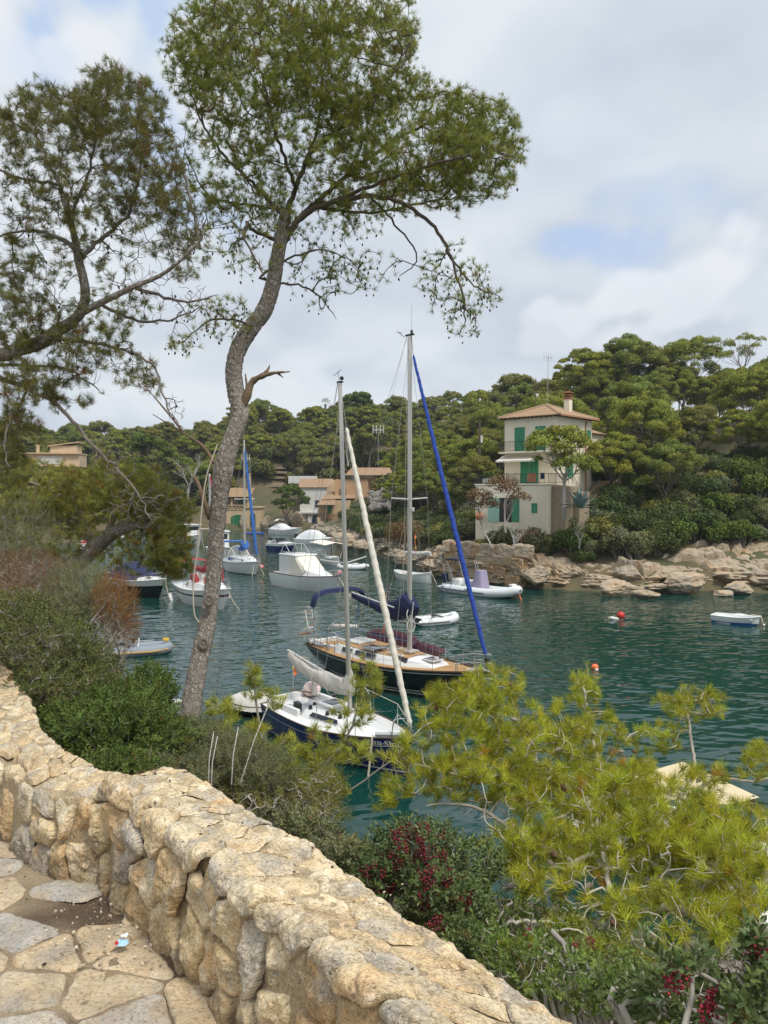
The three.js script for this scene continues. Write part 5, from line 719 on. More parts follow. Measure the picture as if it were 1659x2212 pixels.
  const bow = V(L - 0.15, h.deckY(L) + 0.55, 0), head = V(mx + 0.18, top - 0.75, 0); furled(g, bow, head, 0.085, M.royal, 3, 90); part(g, 'furler', M.black, b => { b.add(new THREE.CylinderGeometry(0.1, 0.1, 0.12, 12), new THREE.Matrix4().makeTranslation(L - 0.1, h.deckY(L) + 0.42, 0)); b.bar(V(L - 0.08, h.deckY(L), 0), bow, 0.02, 0.02, 5); b.bar(head, V(mx + 0.1, top - 0.02, 0), 0.012, 0.012, 4); });
  line(g, 'sheet', [V(L - 1.3, 5.0, 0.05), V(mx - 0.2, 1.65, 0.6), V(2.1, 1.5, 0.95)], 0.012, M.bluerope);
  part(g, 'shroud', M.wire, b => { for (const s of [-1, 1]) { const c = x => V(x, h.deckY(x), s * (h.B(x / L) - 0.1)); b.tube([c(mx - 0.05), V(mx, 7.45, s * 0.98), V(mx, top - 0.1, 0)], 0.009, 4); b.tube([c(mx - 0.5), V(mx, 7.3, s * 0.06)], 0.008, 4); b.tube([c(mx + 0.45), V(mx, 7.3, s * 0.06)], 0.008, 4); } b.tube([V(0.05, h.S(0), 0.5), V(0.9, 4.2, 0), V(mx - 0.15, top, 0)], 0.008, 4); b.tube([V(1.55, 3.3, 0.05), V(mx - 0.2, top, 0)], 0.006, 4); b.tube([V(0.05, h.S(0), -0.5), V(0.9, 4.2, 0)], 0.008, 4); });
  part(g, 'halyard', M.rope, b => { for (const [x, z] of [[mx - 0.25, 0.12], [mx - 0.2, -0.2], [mx + 0.2, -0.12]]) b.tube([V(x, 1.5, z), V(mx + (x - mx) * 0.3, top - 0.1, z * 0.3)], 0.008, 4); });
  part(g, 'mainsheet', M.bluerope, b => { for (const z of [-0.08, 0, 0.08, 0.2]) b.tube([V(2.15 + z, y1(2.2) + 0.1, z * 2), V(2.55 - z, 3.05, z * 0.3)], 0.012, 4); b.tube(curve([V(0.3, 1.75, -0.9), V(1.0, 1.5, -0.6), V(1.8, 1.75, 0.2)], 8), 0.014, 4); });
  stanchions(g, h, [1.4, 2.6, 3.9, 5.1, 6.4, 7.7, 8.6], 0.62); pulpit(g, h, 8.55, 0.62);
  part(g, 'pushpit', M.steel, b => { for (const k of [0.62, 0.32]) b.tube(curve([V(1.4, y0(1) + k, -h.B(0.15) + 0.07), V(0.05, y0(0) + k, -h.B(0) + 0.05), V(0.0, y0(0) + k, -0.3)], 8), 0.016, 6); for (const k of [0.62, 0.32]) b.tube(curve([V(1.4, y0(1) + k, h.B(0.15) - 0.07), V(0.05, y0(0) + k, h.B(0) - 0.05), V(0.0, y0(0) + k, 0.35)], 8), 0.016, 6); for (const [x, z] of [[0.05, -0.9], [0.05, 0.9], [0.0, -0.3], [0.0, 0.35]]) b.bar(V(x, y0(0), z), V(x, y0(0) + 0.62, z), 0.016, 0.016, 6); b.tube(curve([V(1.75, y0(1.7), -1.1), V(1.8, y0(1.7) + 0.75, -1.08), V(2.2, y0(1.7) + 0.8, -1.0), V(2.3, y0(2) + 0.3, -0.95)], 10), 0.022, 6); });
  const lad = part(g, 'boarding_ladder', M.white, b => { for (const z of [-0.65, -0.3]) b.bar(V(-0.02, y0(0) - 0.05, z), V(-0.42, y0(0) + 1.42, z), 0.026, 0.026, 6); }); for (let k = 0; k < 5; k++) part(lad, 'rung', M.wood, b => b.box(-0.08 - 0.08 * k, y0(0) + 0.18 + k * 0.28, -0.475, 0.1, 0.03, 0.35));
  part(g, 'seat', M.wood, b => { b.box(-0.1, y0(0) + 0.45, -0.95, 0.38, 0.04, 0.5, 0.2, 0.015); b.box(0.35, y0(0) + 0.55, 1.05, 0.5, 0.04, 0.4, 0.2, 0.015); }); part(g, 'rail_cushion', M.white, b => { b.tube([V(0.12, y0(0) + 0.66, -0.95), V(-0.02, y0(0) + 0.66, -0.55)], 0.09, 8); b.tube([V(0.1, y0(0) + 0.66, 0.45), V(1.05, y0(0) + 0.66, 1.15)], 0.085, 8); b.box(0.25, y0(0) + 0.14, -0.72, 0.42, 0.2, 0.4, 0.3, 0.06); });
  const bim = part(g, 'bimini', M.navy, b => { const rows = []; for (let k = 0; k <= 12; k++) { const a = Math.PI * (0.06 + 0.88 * k / 12), z = -Math.cos(a) * 1.45, y = 3.0 + Math.min(0.42, Math.sin(a) * 0.5) - (k === 0 || k === 12 ? 0.22 : 0); rows.push([V(1.0, y + 0.02, z), V(1.12, y + 0.1, z), V(1.3, y + 0.08, z), V(1.36, y - 0.06, z), V(1.2, y - 0.1, z), V(1.03, y - 0.07, z)]); } b.loft(rows, true, true); }, 0.9); for (const s of [-1, 1]) part(bim, 'bimini_pole', M.steel, b => { b.bar(V(1.2, 2.9, s * 1.42), V(0.95, y0(1) + 0.05, s * 1.15), 0.016, 0.016, 6); });
  part(g, 'bow_anchor', M.steel, b => { b.box(L - 0.1, h.deckY(L) + 0.02, 0, 0.5, 0.06, 0.12, 0, 0.015); b.box(L + 0.18, h.deckY(L) - 0.08, 0, 0.28, 0.1, 0.2, 0.1, 0.02); }); part(g, 'rope_coil', M.white, b => { for (let i = 0; i < 5; i++) b.add(new THREE.TorusGeometry(0.13 + 0.02 * (i % 3), 0.016, 4, 12), new THREE.Matrix4().makeRotationX(1.35 + i * 0.12).setPosition(L - 0.75 + i * 0.05, h.deckY(L - 0.7) + 0.06 + i * 0.012, 0.08 * (i - 2))); });
  line(g, 'hanging_rope', [V(6.35, h.S(0.68), -h.B(0.68) - 0.02), V(6.35, 0.45, -h.B(0.68) - 0.03)], 0.014, M.grey); part(g, 'fender', M.black, b => b.add(new THREE.CapsuleGeometry(0.07, 0.35, 4, 8), new THREE.Matrix4().makeTranslation(6.35, 0.55, -h.B(0.68) - 0.06)));
  // the two boards lashed along the starboard rail, lying on the boat but separate things
  const b1 = thing('paddle_board', 'dark red striped paddle board lashed to the far rail of the black yacht', 'paddle board', local(g, V(3.1, y0(3) + 0.42, -1.36)), g.rotation.y + 0.02); part(b1, 'board', M.maroon, b => { const rows = []; for (let k = 0; k <= 20; k++) { const t = k / 20, w = 0.36 * Math.pow(Math.sin(Math.PI * clamp(0.03 + t * 0.94)), 0.45), x = lerp(-1.5, 1.5, t), r = []; for (let j = 0; j < 10; j++) { const a = j / 10 * 6.283; r.push(V(x, Math.cos(a) * w + 0.12 * (t - 0.5) ** 2, Math.sin(a) * 0.06 + Math.cos(a) * 0.12)); } rows.push(r); } b.loft(rows, true, true); }, 0.9); part(b1, 'stripe', M.navy, b => { for (let k = 0; k < 12; k++) b.box(-1.25 + k * 0.22, 0.0, -0.066, 0.05, 0.4, 0.012); });
  const b2 = copyOf(b1, 'second dark red board in front of the striped one on the far rail'); b2.position.copy(local(g, V(4.9, y0(4) + 0.25, -1.42))); b2.rotation.y += 0.06; b2.scale.set(0.75, 0.62, 1);
}
flag('flag', 'purple yellow and red striped flag at the boom end of the black yacht', P(838, 1248, 32.2), [[M.purple, 0.4], [M.yellow, 0.3], [M.orange, 0.3]], 0.5, 1.3, 2.2, 0.4);
flag('flag', 'small orange striped courtesy flag under the spreader of the black yacht', P(897, 1148, 30.6), [[M.orange, 0.34], [M.yellow, 0.33], [M.orange, 0.33]], 0.3, 0.42, 1.6, 0.4);

// ---- the blue sloop in front with its cream sail cover
const blue = berth('sailing_yacht', 'blue hulled white decked sailing yacht nearest the wall with cream sail cover', 'sailboat', [-3.15, 25.1], [0.78, 20.4]);
{
  const g = blue, h = new Hull({ L: g.L, Bm: 2.45, sf: 0.92, mf: 0.88, bf: 1.1, rake: 0.25, tr: 0.05, tw: 0.85, tww: 0.75, fine: 2.1, draft: 0.35, bul: 0.02, mid: 0.4, ww: 0.86 }), L = h.L;
  h.hull(g, M.navyHull); h.bottom(g, M.antifoul); h.stripe(g, M.white, 0.86, 0.905, 0.006, 'boot_stripe'); h.stripe(g, M.rubber, 0.22, 0.24, 0.006, 'sheer_stripe'); h.rail(g, 'toe_rail', M.darkwood, 0.022); h.deck(g, M.gelcoat, 0, 1, 0.05);
  const y0 = x => h.deckY(x), y1 = x => h.deckY(x) + 0.30 - 0.03 * x;
  const c = part(g, 'coachroof', M.gelcoat, b => coach(b, [[1.9, 0.78, 0.85], [2.0, 0.8, 1], [3.3, 0.72, 1], [4.3, 0.5, 0.75], [5.1, 0.26, 0.1]], y0, y1, 0.2, 0.06), 0.7); part(c, 'hatch', M.gelcoat, b => { b.box(2.35, y1(2.3) + 0.1, 0.1, 0.85, 0.12, 0.72, 0, 0.05); }); part(c, 'skylight', M.solar, b => b.box(2.4, y1(2.3) + 0.17, 0.1, 0.5, 0.02, 0.5, 0, 0.008)); for (const s of [-1, 1]) part(c, 'window', M.glass, b => { b.poly([V(2.3, y0(2.3) + 0.1, s * 0.755), V(3.6, y0(3.6) + 0.1, s * 0.635), V(3.5, y0(3.5) + 0.2, s * 0.58), V(2.4, y0(2.4) + 0.22, s * 0.68)]); }, 0);
  part(g, 'cockpit', M.gelcoat, b => { for (const s of [-1, 1]) b.box(0.95, y0(1) + 0.08, s * 0.8, 1.8, 0.22, 0.12, 0, 0.04); b.box(0.1, y0(0) + 0.08, 0, 0.12, 0.22, 1.7, 0, 0.04); }); part(g, 'cockpit_sole', M.grey, b => b.box(1.0, y0(1) + 0.012, 0, 1.6, 0.02, 1.4)); part(g, 'companionway', M.interior, b => b.box(1.88, y0(1.9) + 0.18, 0, 0.04, 0.3, 0.6)); part(g, 'tiller', M.wood, b => { b.bar(V(0.15, y0(0) + 0.3, 0), V(1.2, y0(1) + 0.42, 0.1), 0.03, 0.02, 6); }); part(g, 'cover_bag', M.black, b => b.box(1.5, y0(1.5) + 0.18, -0.62, 0.32, 0.28, 0.18, 0.2, 0.04));
  part(g, 'winch', M.black, b => { for (const [x, z] of [[2.1, -0.55], [2.1, 0.55], [2.9, -0.5], [3.4, -0.4], [1.4, 0.85]]) b.add(new THREE.CylinderGeometry(0.05, 0.065, 0.11, 10), new THREE.Matrix4().makeTranslation(x, (x > 1.9 ? y1(x) : y0(x) + 0.18) + 0.05, z)); }); part(g, 'control_line', M.grey, b => { for (const z of [-0.42, -0.36, 0.3]) b.tube([V(2.1, y1(2.1) + 0.05, z), V(3.55, y1(3.5) + 0.05, z * 0.4)], 0.008, 4); });
  const mx = 3.35, top = 10.85, lean = -0.1; const mast = part(g, 'mast', M.alu, b => { const a = V(mx, 1.05, 0), t = V(mx + lean, top, -0.28); b.bar(a, t, 0.075, 0.06, 12); }); part(mast, 'spreader', M.alu, b => { for (const s of [-1, 1]) b.bar(V(mx - 0.05, 5.6, -0.14), V(mx - 0.12, 5.75, s * 0.85 - 0.14), 0.022, 0.018, 6); }); part(mast, 'masthead', M.black, b => { b.box(mx + lean, top + 0.03, -0.28, 0.22, 0.05, 0.08); b.bar(V(mx + lean, top, -0.28), V(mx + lean - 0.1, top + 0.35, -0.28), 0.008, 0.008, 4); b.bar(V(mx + lean - 0.3, top + 0.25, -0.28), V(mx + lean + 0.06, top + 0.38, -0.28), 0.01, 0.01, 4); b.ball(V(mx + lean + 0.05, top + 0.14, -0.25), 0.06); });
  const cov = part(g, 'sail_cover', M.sailcover, b => { const pts = [V(mx, 2.62, 0), V(mx, 2.15, 0), V(mx - 0.08, 1.9, 0)]; for (let k = 0; k <= 18; k++) { const t = k / 18; pts.push(V(lerp(mx - 0.2, 0.1, t), lerp(1.92, 2.52, t) - 0.28 * Math.sin(t * 2.6) , 0)); } crumpled(b, pts, t => t < 0.12 ? 0.12 + t : 0.225 * (1 - 0.5 * t * t), 8, 16, 0.3); }, 0.9); part(g, 'boom', M.alu, b => b.bar(V(mx - 0.1, 1.95, 0), V(0.0, 2.5, 0), 0.045, 0.045, 8)); part(cov, 'cover_tie', M.rope, b => { for (const [x, y] of [[0.9, 2.18], [1.7, 1.9], [2.5, 1.78]]) b.add(new THREE.TorusGeometry(0.24, 0.012, 4, 16), new THREE.Matrix4().makeRotationY(Math.PI / 2).setPosition(x, y, 0)); });
  furled(g, V(L - 0.12, y0(L) + 0.3, 0), V(mx + 0.15, 9.55, -0.24), 0.085, M.canvas, 6, 80); part(g, 'forestay', M.wire, b => { b.bar(V(mx + 0.15, 9.55, -0.24), V(mx + 0.02, 10.3, -0.26), 0.01, 0.01, 4); b.bar(V(L - 0.1, y0(L), 0), V(L - 0.12, y0(L) + 0.32, 0), 0.02, 0.02, 4); });
  part(g, 'shroud', M.wire, b => { for (const s of [-1, 1]) { b.tube([V(mx - 0.2, y0(mx), s * (h.B(mx / L) - 0.08)), V(mx - 0.12, 5.75, s * 0.85 - 0.14), V(mx + lean, 10.2, -0.28)], 0.008, 4); b.tube([V(mx - 0.35, y0(mx), s * (h.B(mx / L) - 0.1)), V(mx - 0.05, 5.5, -0.14)], 0.007, 4); } b.tube([V(0.02, y0(0), 0), V(mx + lean - 0.1, top, -0.28)], 0.008, 4); b.tube([V(0.0, 2.5, 0), V(mx + lean - 0.12, top, -0.28)], 0.006, 4); });
  part(g, 'rail_hoop', M.steel, b => { for (const s of [1]) { b.tube(curve([V(2.2, y0(2), s * 1.12), V(2.35, y0(2) + 0.62, s * 1.1), V(2.6, y0(2) + 0.72, s * 1.1), V(2.85, y0(2) + 0.6, s * 1.1), V(3.0, y0(2.9), s * 1.1)], 14), 0.018, 6); b.bar(V(2.6, y0(2.6), s * 1.1), V(2.6, y0(2) + 0.7, s * 1.1), 0.016, 0.016, 6); } });
  part(g, 'guard_rail', M.steel, b => { for (const x of [4.6]) for (const s of [-1, 1]) { b.bar(V(x, y0(x), s * (h.B(x / L) - 0.05)), V(x, y0(x) + 0.6, s * (h.B(x / L) - 0.05)), 0.014, 0.014, 6); b.bar(V(x - 0.25, y0(x), s * (h.B(x / L) - 0.02)), V(x, y0(x) + 0.3, s * (h.B(x / L) - 0.05)), 0.01, 0.01, 5); } b.tube(curve([V(5.6, y0(5.6), -h.B(5.6 / L) + 0.03), V(5.72, y0(5.6) + 0.5, -h.B(5.6 / L) + 0.05), V(5.9, y0(5.6) + 0.55, -0.1)], 8), 0.015, 6); });
  line(g, 'lifeline', [V(0.2, y0(0) + 0.6, 1.0), V(2.6, y0(2) + 0.7, 1.1), V(4.6, y0(4.6) + 0.6, h.B(4.6 / L) - 0.05), V(L - 0.1, y0(L) + 0.25, 0.05)], 0.012, M.rope); line(g, 'lifeline', [V(4.6, y0(4.6) + 0.3, h.B(4.6 / L) - 0.05), V(L - 0.1, y0(L) + 0.2, 0.05)], 0.01, M.rope);
  part(g, 'outboard_cover', M.sailcover, b => { const pts = []; for (let k = 0; k <= 8; k++) pts.push(V(0.75 - 0.12 * k / 8, y0(1) + 0.2 + k * 0.12, 0.55)); crumpled(b, pts.map(p => p.add(V(0.001 * 1, 0, 0))), 0.09, 5, 10, 0.3); }, 0.9);
  part(g, 'fender', M.pink, b => b.ball(V(0.35, y0(0) + 0.25, 0.7), 0.3, 0.85)).material = std(0.72, 0.56, 0.54, 0.85); part(g, 'cushion', M.rubber, b => b.tube([V(5.15, y0(5) + 0.1, -h.B(5.1 / L) + 0.12), V(5.75, y0(5.7) + 0.1, -0.12)], 0.09, 8));
  for (const z of [-1]) { part(g, 'mooring_rope', M.rope, b => { const s0 = 0.84; const a = h.pt(s0, 0, z, 0.03); b.tube([a.clone().add(V(-0.1, 0.03, 0.1)), a, V(a.x + 0.02, 0.35, a.z - 0.1), V(a.x + 0.05, -0.4, a.z - 0.25)], 0.028, 6); b.tube([a, V(a.x - 0.06, 0.5, a.z - 0.08), V(a.x + 0.02, 0.25, a.z - 0.1)], 0.02, 6); const q = h.pt(0.8, 0.1, z, 0.04); b.tube(curve([a, V(q.x - 0.3, 0.35, q.z - 0.05), V(q.x - 1.0, 0.06, q.z - 0.15)], 10), 0.012, 4); }); }
  // the name on the bow, written along the hull
  const font = await new FontLoader().loadAsync('fonts/droid/droid_serif_bold.typeface.json'), tg = new TextGeometry('Shu-Shu', { font, size: 0.155, depth: 0.004, curveSegments: 4 }), tp = tg.attributes.position;
  const x0 = 4.98; for (let i = 0; i < tp.count; i++) { const x = x0 + tp.getX(i) * 0.92, y = 0.80 + tp.getY(i), s = clamp((x - 0.0) / L), S = h.S(s), q = clamp(1 - y / S), sx = (x - h.tr * q) / lerp(L, L - h.rake - h.tr, q), p = h.pt(clamp(sx), q, 1, 0.006 + tp.getZ(i)); tp.setXYZ(i, p.x, p.y, p.z); } tg.computeVertexNormals(); const nm = new THREE.Mesh(tg, M.white); nm.name = 'boat_name'; g.add(nm);
}
flag('flag', 'tattered orange and yellow flag on a thin staff behind the blue yacht', P(633, 1428, 25.9), [[M.yellow, 0.4], [M.orange, 0.6]], 0.26, 0.36, 1.0, 0.6, 1.3);
FLIP = 1;
{ // dinghy under a pale cover behind the blue yacht's stern
  const g = berth('covered_dinghy', 'dinghy under a crumpled pale cover behind the stern of the blue yacht', 'dinghy', [-5.3, 27.2], [-3.3, 25.8]); const h = new Hull({ L: g.L, Bm: 1.35, sf: 0.38, mf: 0.4, bf: 0.55, fine: 2.4, draft: 0.1, ww: 0.8 }); h.hull(g, M.blackHull); part(g, 'cover', M.sailcover, b => { const rows = []; for (let k = 0; k <= 20; k++) { const s = k / 20, r = []; for (let j = -8; j <= 8; j++) { const t = j / 8, w = h.B(Math.min(s, 0.985)) + 0.06; r.push(V(s * h.L, h.S(s) - 0.16 * Math.pow(Math.abs(t), 6) + (0.34 * Math.sin(Math.PI * clamp(0.1 + s * 0.85)) * (1 - t * t)) * (1 + 0.35 * fbm(s * 5, t * 3, 2, 3)) + 0.04 * fbm(s * 14, t * 8, 5, 3), t * w)); } rows.push(r); } b.loft(rows); }, null);
}
// ---- motor cruiser with white hardtop
{
  const g = berth('motor_boat', 'white motor boat with hardtop cabin and canvas windscreen cover', 'motorboat', [-8.55, 64.2], [-3.2, 57.2]), h = new Hull({ L: g.L, Bm: 2.7, sf: 1.1, mf: 1.12, bf: 1.42, rake: 0.95, tr: 0, tw: 0.9, tww: 0.85, fine: 2.2, draft: 0.35, bul: 0.06, mid: 0.4 }); const L = h.L;
  h.hull(g, M.gelcoat); h.bottom(g, M.antifoul); h.rail(g, 'rubbing_strake', M.darkwood, 0.035); h.deck(g, M.gelcoat); const y = x => h.deckY(x);
  part(g, 'cabin', M.gelcoat, b => { coach(b, [[2.9, 1.0, 1], [5.2, 0.95, 1], [6.6, 0.6, 0.4], [7.1, 0.4, 0.1]], y, x => y(x) + 0.45, 0.15, 0.08); b.box(2.6, y(2) + 1.55, 0, 2.6, 0.12, 2.1, 0, 0.05); b.box(1.4, y(2) + 0.75, 0, 0.08, 1.5, 1.95); for (const s of [-1, 1]) b.box(2.2, y(2) + 0.75, s * 0.98, 1.7, 1.5, 0.06); }, 0.5);
  part(g, 'windscreen_cover', M.canvas, b => { const rows = []; for (let k = 0; k <= 6; k++) { const t = k / 6, x = lerp(3.75, 5.2, t), yy = lerp(y(3) + 1.5, y(5) + 0.42, t); rows.push([V(x - 0.3, yy + 0.02 - t * 0.3, -lerp(1.03, 1.0, t)), V(x, yy + 0.03, -lerp(0.85, 0.88, t)), V(x + 0.06, yy + 0.04, 0), V(x, yy + 0.03, lerp(0.85, 0.88, t)), V(x - 0.3, yy + 0.02 - t * 0.3, lerp(1.03, 1.0, t))]); } b.loft(rows); for (const s of [-1, 1]) b.poly([V(3.0, y(3) + 1.5, s * 1.03), V(3.7, y(3) + 1.5, s * 1.03), V(5.0, y(5) + 0.2, s * 1.01), V(3.0, y(3) + 0.1, s * 1.03)]); }, 0.5);
  part(g, 'roof_rack', M.steel, b => { for (const s of [-1, 1]) { b.tube([V(1.5, y(2) + 1.6, s * 0.95), V(1.8, y(2) + 2.35, s * 0.85), V(2.1, y(2) + 2.35, s * 0.85), V(3.0, y(2) + 1.6, s * 0.9)], 0.03, 6); b.tube([V(1.5, y(2) + 1.8, s * 0.95), V(3.7, y(2) + 1.78, s * 0.9)], 0.02, 6); for (let k = 0; k < 6; k++) b.bar(V(1.6 + k * 0.4, y(2) + 1.6, s * 0.93), V(1.6 + k * 0.4, y(2) + 1.8, s * 0.93), 0.02, 0.02, 5); } b.bar(V(1.9, y(2) + 2.35, -0.85), V(1.9, y(2) + 2.35, 0.85), 0.03, 0.03, 6); b.bar(V(1.9, y(2) + 2.3, 0), V(1.9, y(2) + 3.2, 0), 0.012, 0.008, 4); }, 0.6); stanchions(g, h, [0.1, 1.2, 4.6, 5.8, 7.0, 8.0], 0.4); pulpit(g, h, 7.6, 0.42);
  part(g, 'fender', M.pink, b => b.ball(V(L - 0.7, y(L) + 0.2, -0.35), 0.17)); part(g, 'mooring_rope', M.rope, b => { for (const z of [-0.35, 0.2]) b.tube([V(L - 0.3, y(L), z * 0.6), V(L - 0.4, 0.5, z - 0.2), V(L - 0.2, -0.3, z - 0.4)], 0.03, 5); b.tube([V(L - 0.2, y(L), 0.1), V(L + 2.2, -0.1, 0.6)], 0.025, 5); });
}
// ---- inflatables: a tube bent round the bow
function inflatable(root, L, Bm, r, mat, bowUp = 0.25, opts = {}) {
  const w = Bm / 2 - r, side = s => [V(0, r * 0.75, s * w), V(L * 0.35, r * 0.75, s * w), V(L * 0.66, r * 0.8, s * w * 0.97), V(L * 0.87, r * 0.85 + bowUp * 0.45, s * w * 0.62)], path = curve([...side(-1), V(L - r, r * 0.9 + bowUp, 0), ...side(1).reverse()], 44);
  const ends = k => (k < 0.04 || k > 0.96) ? lerp(0.35, 1, clamp(Math.min(k, 1 - k) / 0.04)) : 1;
  part(root, 'tube', mat, b => b.tube(path, k => r * ends(k), 14), 0.9);
  if (opts.stripe) part(root, 'stripe', opts.stripe, b => { const out = path.map((p, i) => { const k = i / 44, c = V(L * 0.4, p.y, 0), d = p.clone().sub(c); if (Math.abs(p.z) > w * 0.9 && p.x < L * 0.7) d.set(0, 0, Math.sign(p.z)); d.y = 0; d.normalize(); return p.clone().addScaledVector(d, r * ends(k) * 0.99); }); for (const dy of opts.two ? [-0.05, 0.05] : [0]) b.tube(out.map(p => p.clone().add(V(0, dy * r * 2, 0))), r * (opts.two ? 0.06 : 0.09), 5); });
  part(root, 'floor', opts.floor ?? M.grey, b => { const rows = []; for (let k = 0; k <= 8; k++) { const t = k / 8, x = lerp(0.05, L * 0.86, t), ww = t < 0.7 ? w : w * lerp(1, 0.35, (t - 0.7) / 0.3); rows.push([V(x, r * 0.6 + bowUp * 0.3 * t * t, -ww), V(x, r * 0.5 + bowUp * 0.3 * t * t, 0), V(x, r * 0.6 + bowUp * 0.3 * t * t, ww)]); } b.loft(rows); });
  part(root, 'transom', opts.transom ?? M.grey, b => b.box(L * 0.06, r * 1.05, 0, 0.05, r * 1.5, w * 2, 0, 0.015)); return path;
}
{
  const g = berth('motor_dinghy', 'grey rigid inflatable with folded awning and lilac covered console', 'inflatable boat', [4.9, 60.4], [9.75, 54.6]); inflatable(g, g.L, 2.4, 0.34, M.rubber, 0.35, { stripe: M.navy, two: true, floor: M.white, transom: M.white }); const L = g.L;
  part(g, 'keel', M.gelcoat, b => b.loft([[V(0, 0.3, -0.6), V(0, -0.2, 0), V(0, 0.3, 0.6)], [V(L * 0.7, 0.35, -0.6), V(L * 0.7, -0.1, 0), V(L * 0.7, 0.35, 0.6)], [V(L * 0.94, 0.6, -0.05), V(L * 0.93, 0.35, 0), V(L * 0.94, 0.6, 0.05)]])); const f = part(g, 'bench', M.gelcoat, b => { b.box(1.6, 0.75, 0, 0.9, 0.6, 1.2, 0, 0.12); b.box(2.6, 0.72, 0, 0.7, 0.55, 0.9, 0, 0.12); b.box(L * 0.9, 0.98, 0, 0.35, 0.14, 0.5, 0, 0.04); });
  part(g, 'console_cover', M.lilac, b => { const rows = []; for (let k = 0; k <= 8; k++) { const t = k / 8, w = lerp(0.55, 0.42, t), d = lerp(0.55, 0.3, t), r = []; for (let j = 0; j < 24; j++) { const a = j / 24 * 6.283, q = Math.pow(Math.abs(Math.cos(a)) ** 4 + Math.abs(Math.sin(a)) ** 4, -0.25) * (1 + 0.06 * Math.sin(j * 3) * (1 - t)); r.push(V(3.7 + Math.cos(a) * d * q, 0.45 + t * 1.35, Math.sin(a) * w * q)); } rows.push(r); } b.loft(rows, true, true); }, 0.7);
  part(g, 'awning_frame', M.steel, b => { for (const s of [-1, 1]) { b.bar(V(1.9, 0.55, s * 0.85), V(0.9, 2.35, s * 0.8), 0.022, 0.022, 6); b.bar(V(2.9, 0.55, s * 0.85), V(2.2, 2.45, s * 0.8), 0.022, 0.022, 6); b.bar(V(3.2, 0.6, s * 0.85), V(2.4, 2.45, s * 0.8), 0.022, 0.022, 6); b.bar(V(1.2, 0.6, s * 0.85), V(1.5, 2.0, s * 0.82), 0.022, 0.022, 6); } b.bar(V(0.3, 0.5, 0.2), V(-0.5, 3.0, 0.2), 0.014, 0.01, 4); }); part(g, 'folded_awning', M.black, b => { const rows = []; for (let k = 0; k <= 10; k++) { const t = k / 10 * 2 - 1; const x = 0.95, r = []; for (let j = 0; j < 8; j++) { const a = j / 8 * 6.283; r.push(V(1.55 + Math.cos(a) * 0.85, 2.5 + Math.sin(a) * 0.07 + 0.12 * (1 - t * t), t * 0.85)); } rows.push(r); } b.loft(rows, true, true); }, 0.7);
  part(g, 'outboard_motor', M.navy, b => { b.box(-0.15, 1.05, 0, 0.5, 0.5, 0.42, 0, 0.12); b.box(-0.2, 0.4, 0, 0.22, 0.9, 0.16, 0, 0.05); }); part(g, 'grab_pad', M.grey, b => { for (const s of [-1, 1]) for (const x of [0.8, 3.3]) b.box(x, 0.42, s * 1.19, 0.3, 0.12, 0.05, 0, 0.02); for (const x of [1.55, 1.95, 2.35]) b.box(x, 0.46, -1.19, 0.26, 0.12, 0.04, 0, 0.02); }); part(g, 'anchor_rope', M.orange, b => b.tube([V(L - 0.2, 0.9, 0), V(L - 0.1, 0.25, 0), V(L + 0.2, -0.1, 0.1)], 0.035, 5));
}
{ const g = berth('inflatable_dinghy', 'small white inflatable dinghy with black seat behind the mast of the black yacht', 'inflatable boat', [1.75, 44.1], [4.35, 45.4]); inflatable(g, g.L, 1.5, 0.24, M.rubber, 0.16, { stripe: M.black, two: true, floor: M.rubber, transom: M.black }); part(g, 'seat', M.black, b => { b.box(1.5, 0.46, 0, 0.26, 0.05, 1.1, 0, 0.02); }); part(g, 'oar', M.wire, b => { b.bar(V(0.4, 0.42, -0.5), V(2.1, 0.5, -0.35), 0.022, 0.022, 5); }); part(g, 'oar', M.wire, b => b.bar(V(0.4, 0.42, 0.5), V(2.1, 0.5, 0.4), 0.022, 0.022, 5)); }
{ const g = berth('inflatable_dinghy', 'white inflatable with blue stern cover behind the hardtop motor boat', 'inflatable boat', [-4.3, 76.6], [-1.75, 76.0]); inflatable(g, g.L, 1.6, 0.26, M.rubber, 0.1, { floor: M.white, transom: M.navy }); part(g, 'cover', M.navy, b => { const pts = []; for (let k = 0; k <= 6; k++) pts.push(V(0.35, 0.55 + 0.18 * Math.sin(k / 6 * 3.14), lerp(-0.55, 0.55, k / 6))); b.tube(pts, 0.22, 8); }); part(g, 'cushion', M.white, b => b.box(1.5, 0.5, 0, 0.5, 0.16, 0.9, 0, 0.06)); part(g, 'fender', M.rubber, b => b.ball(V(2.75, 0.35, 0.1), 0.2)); }
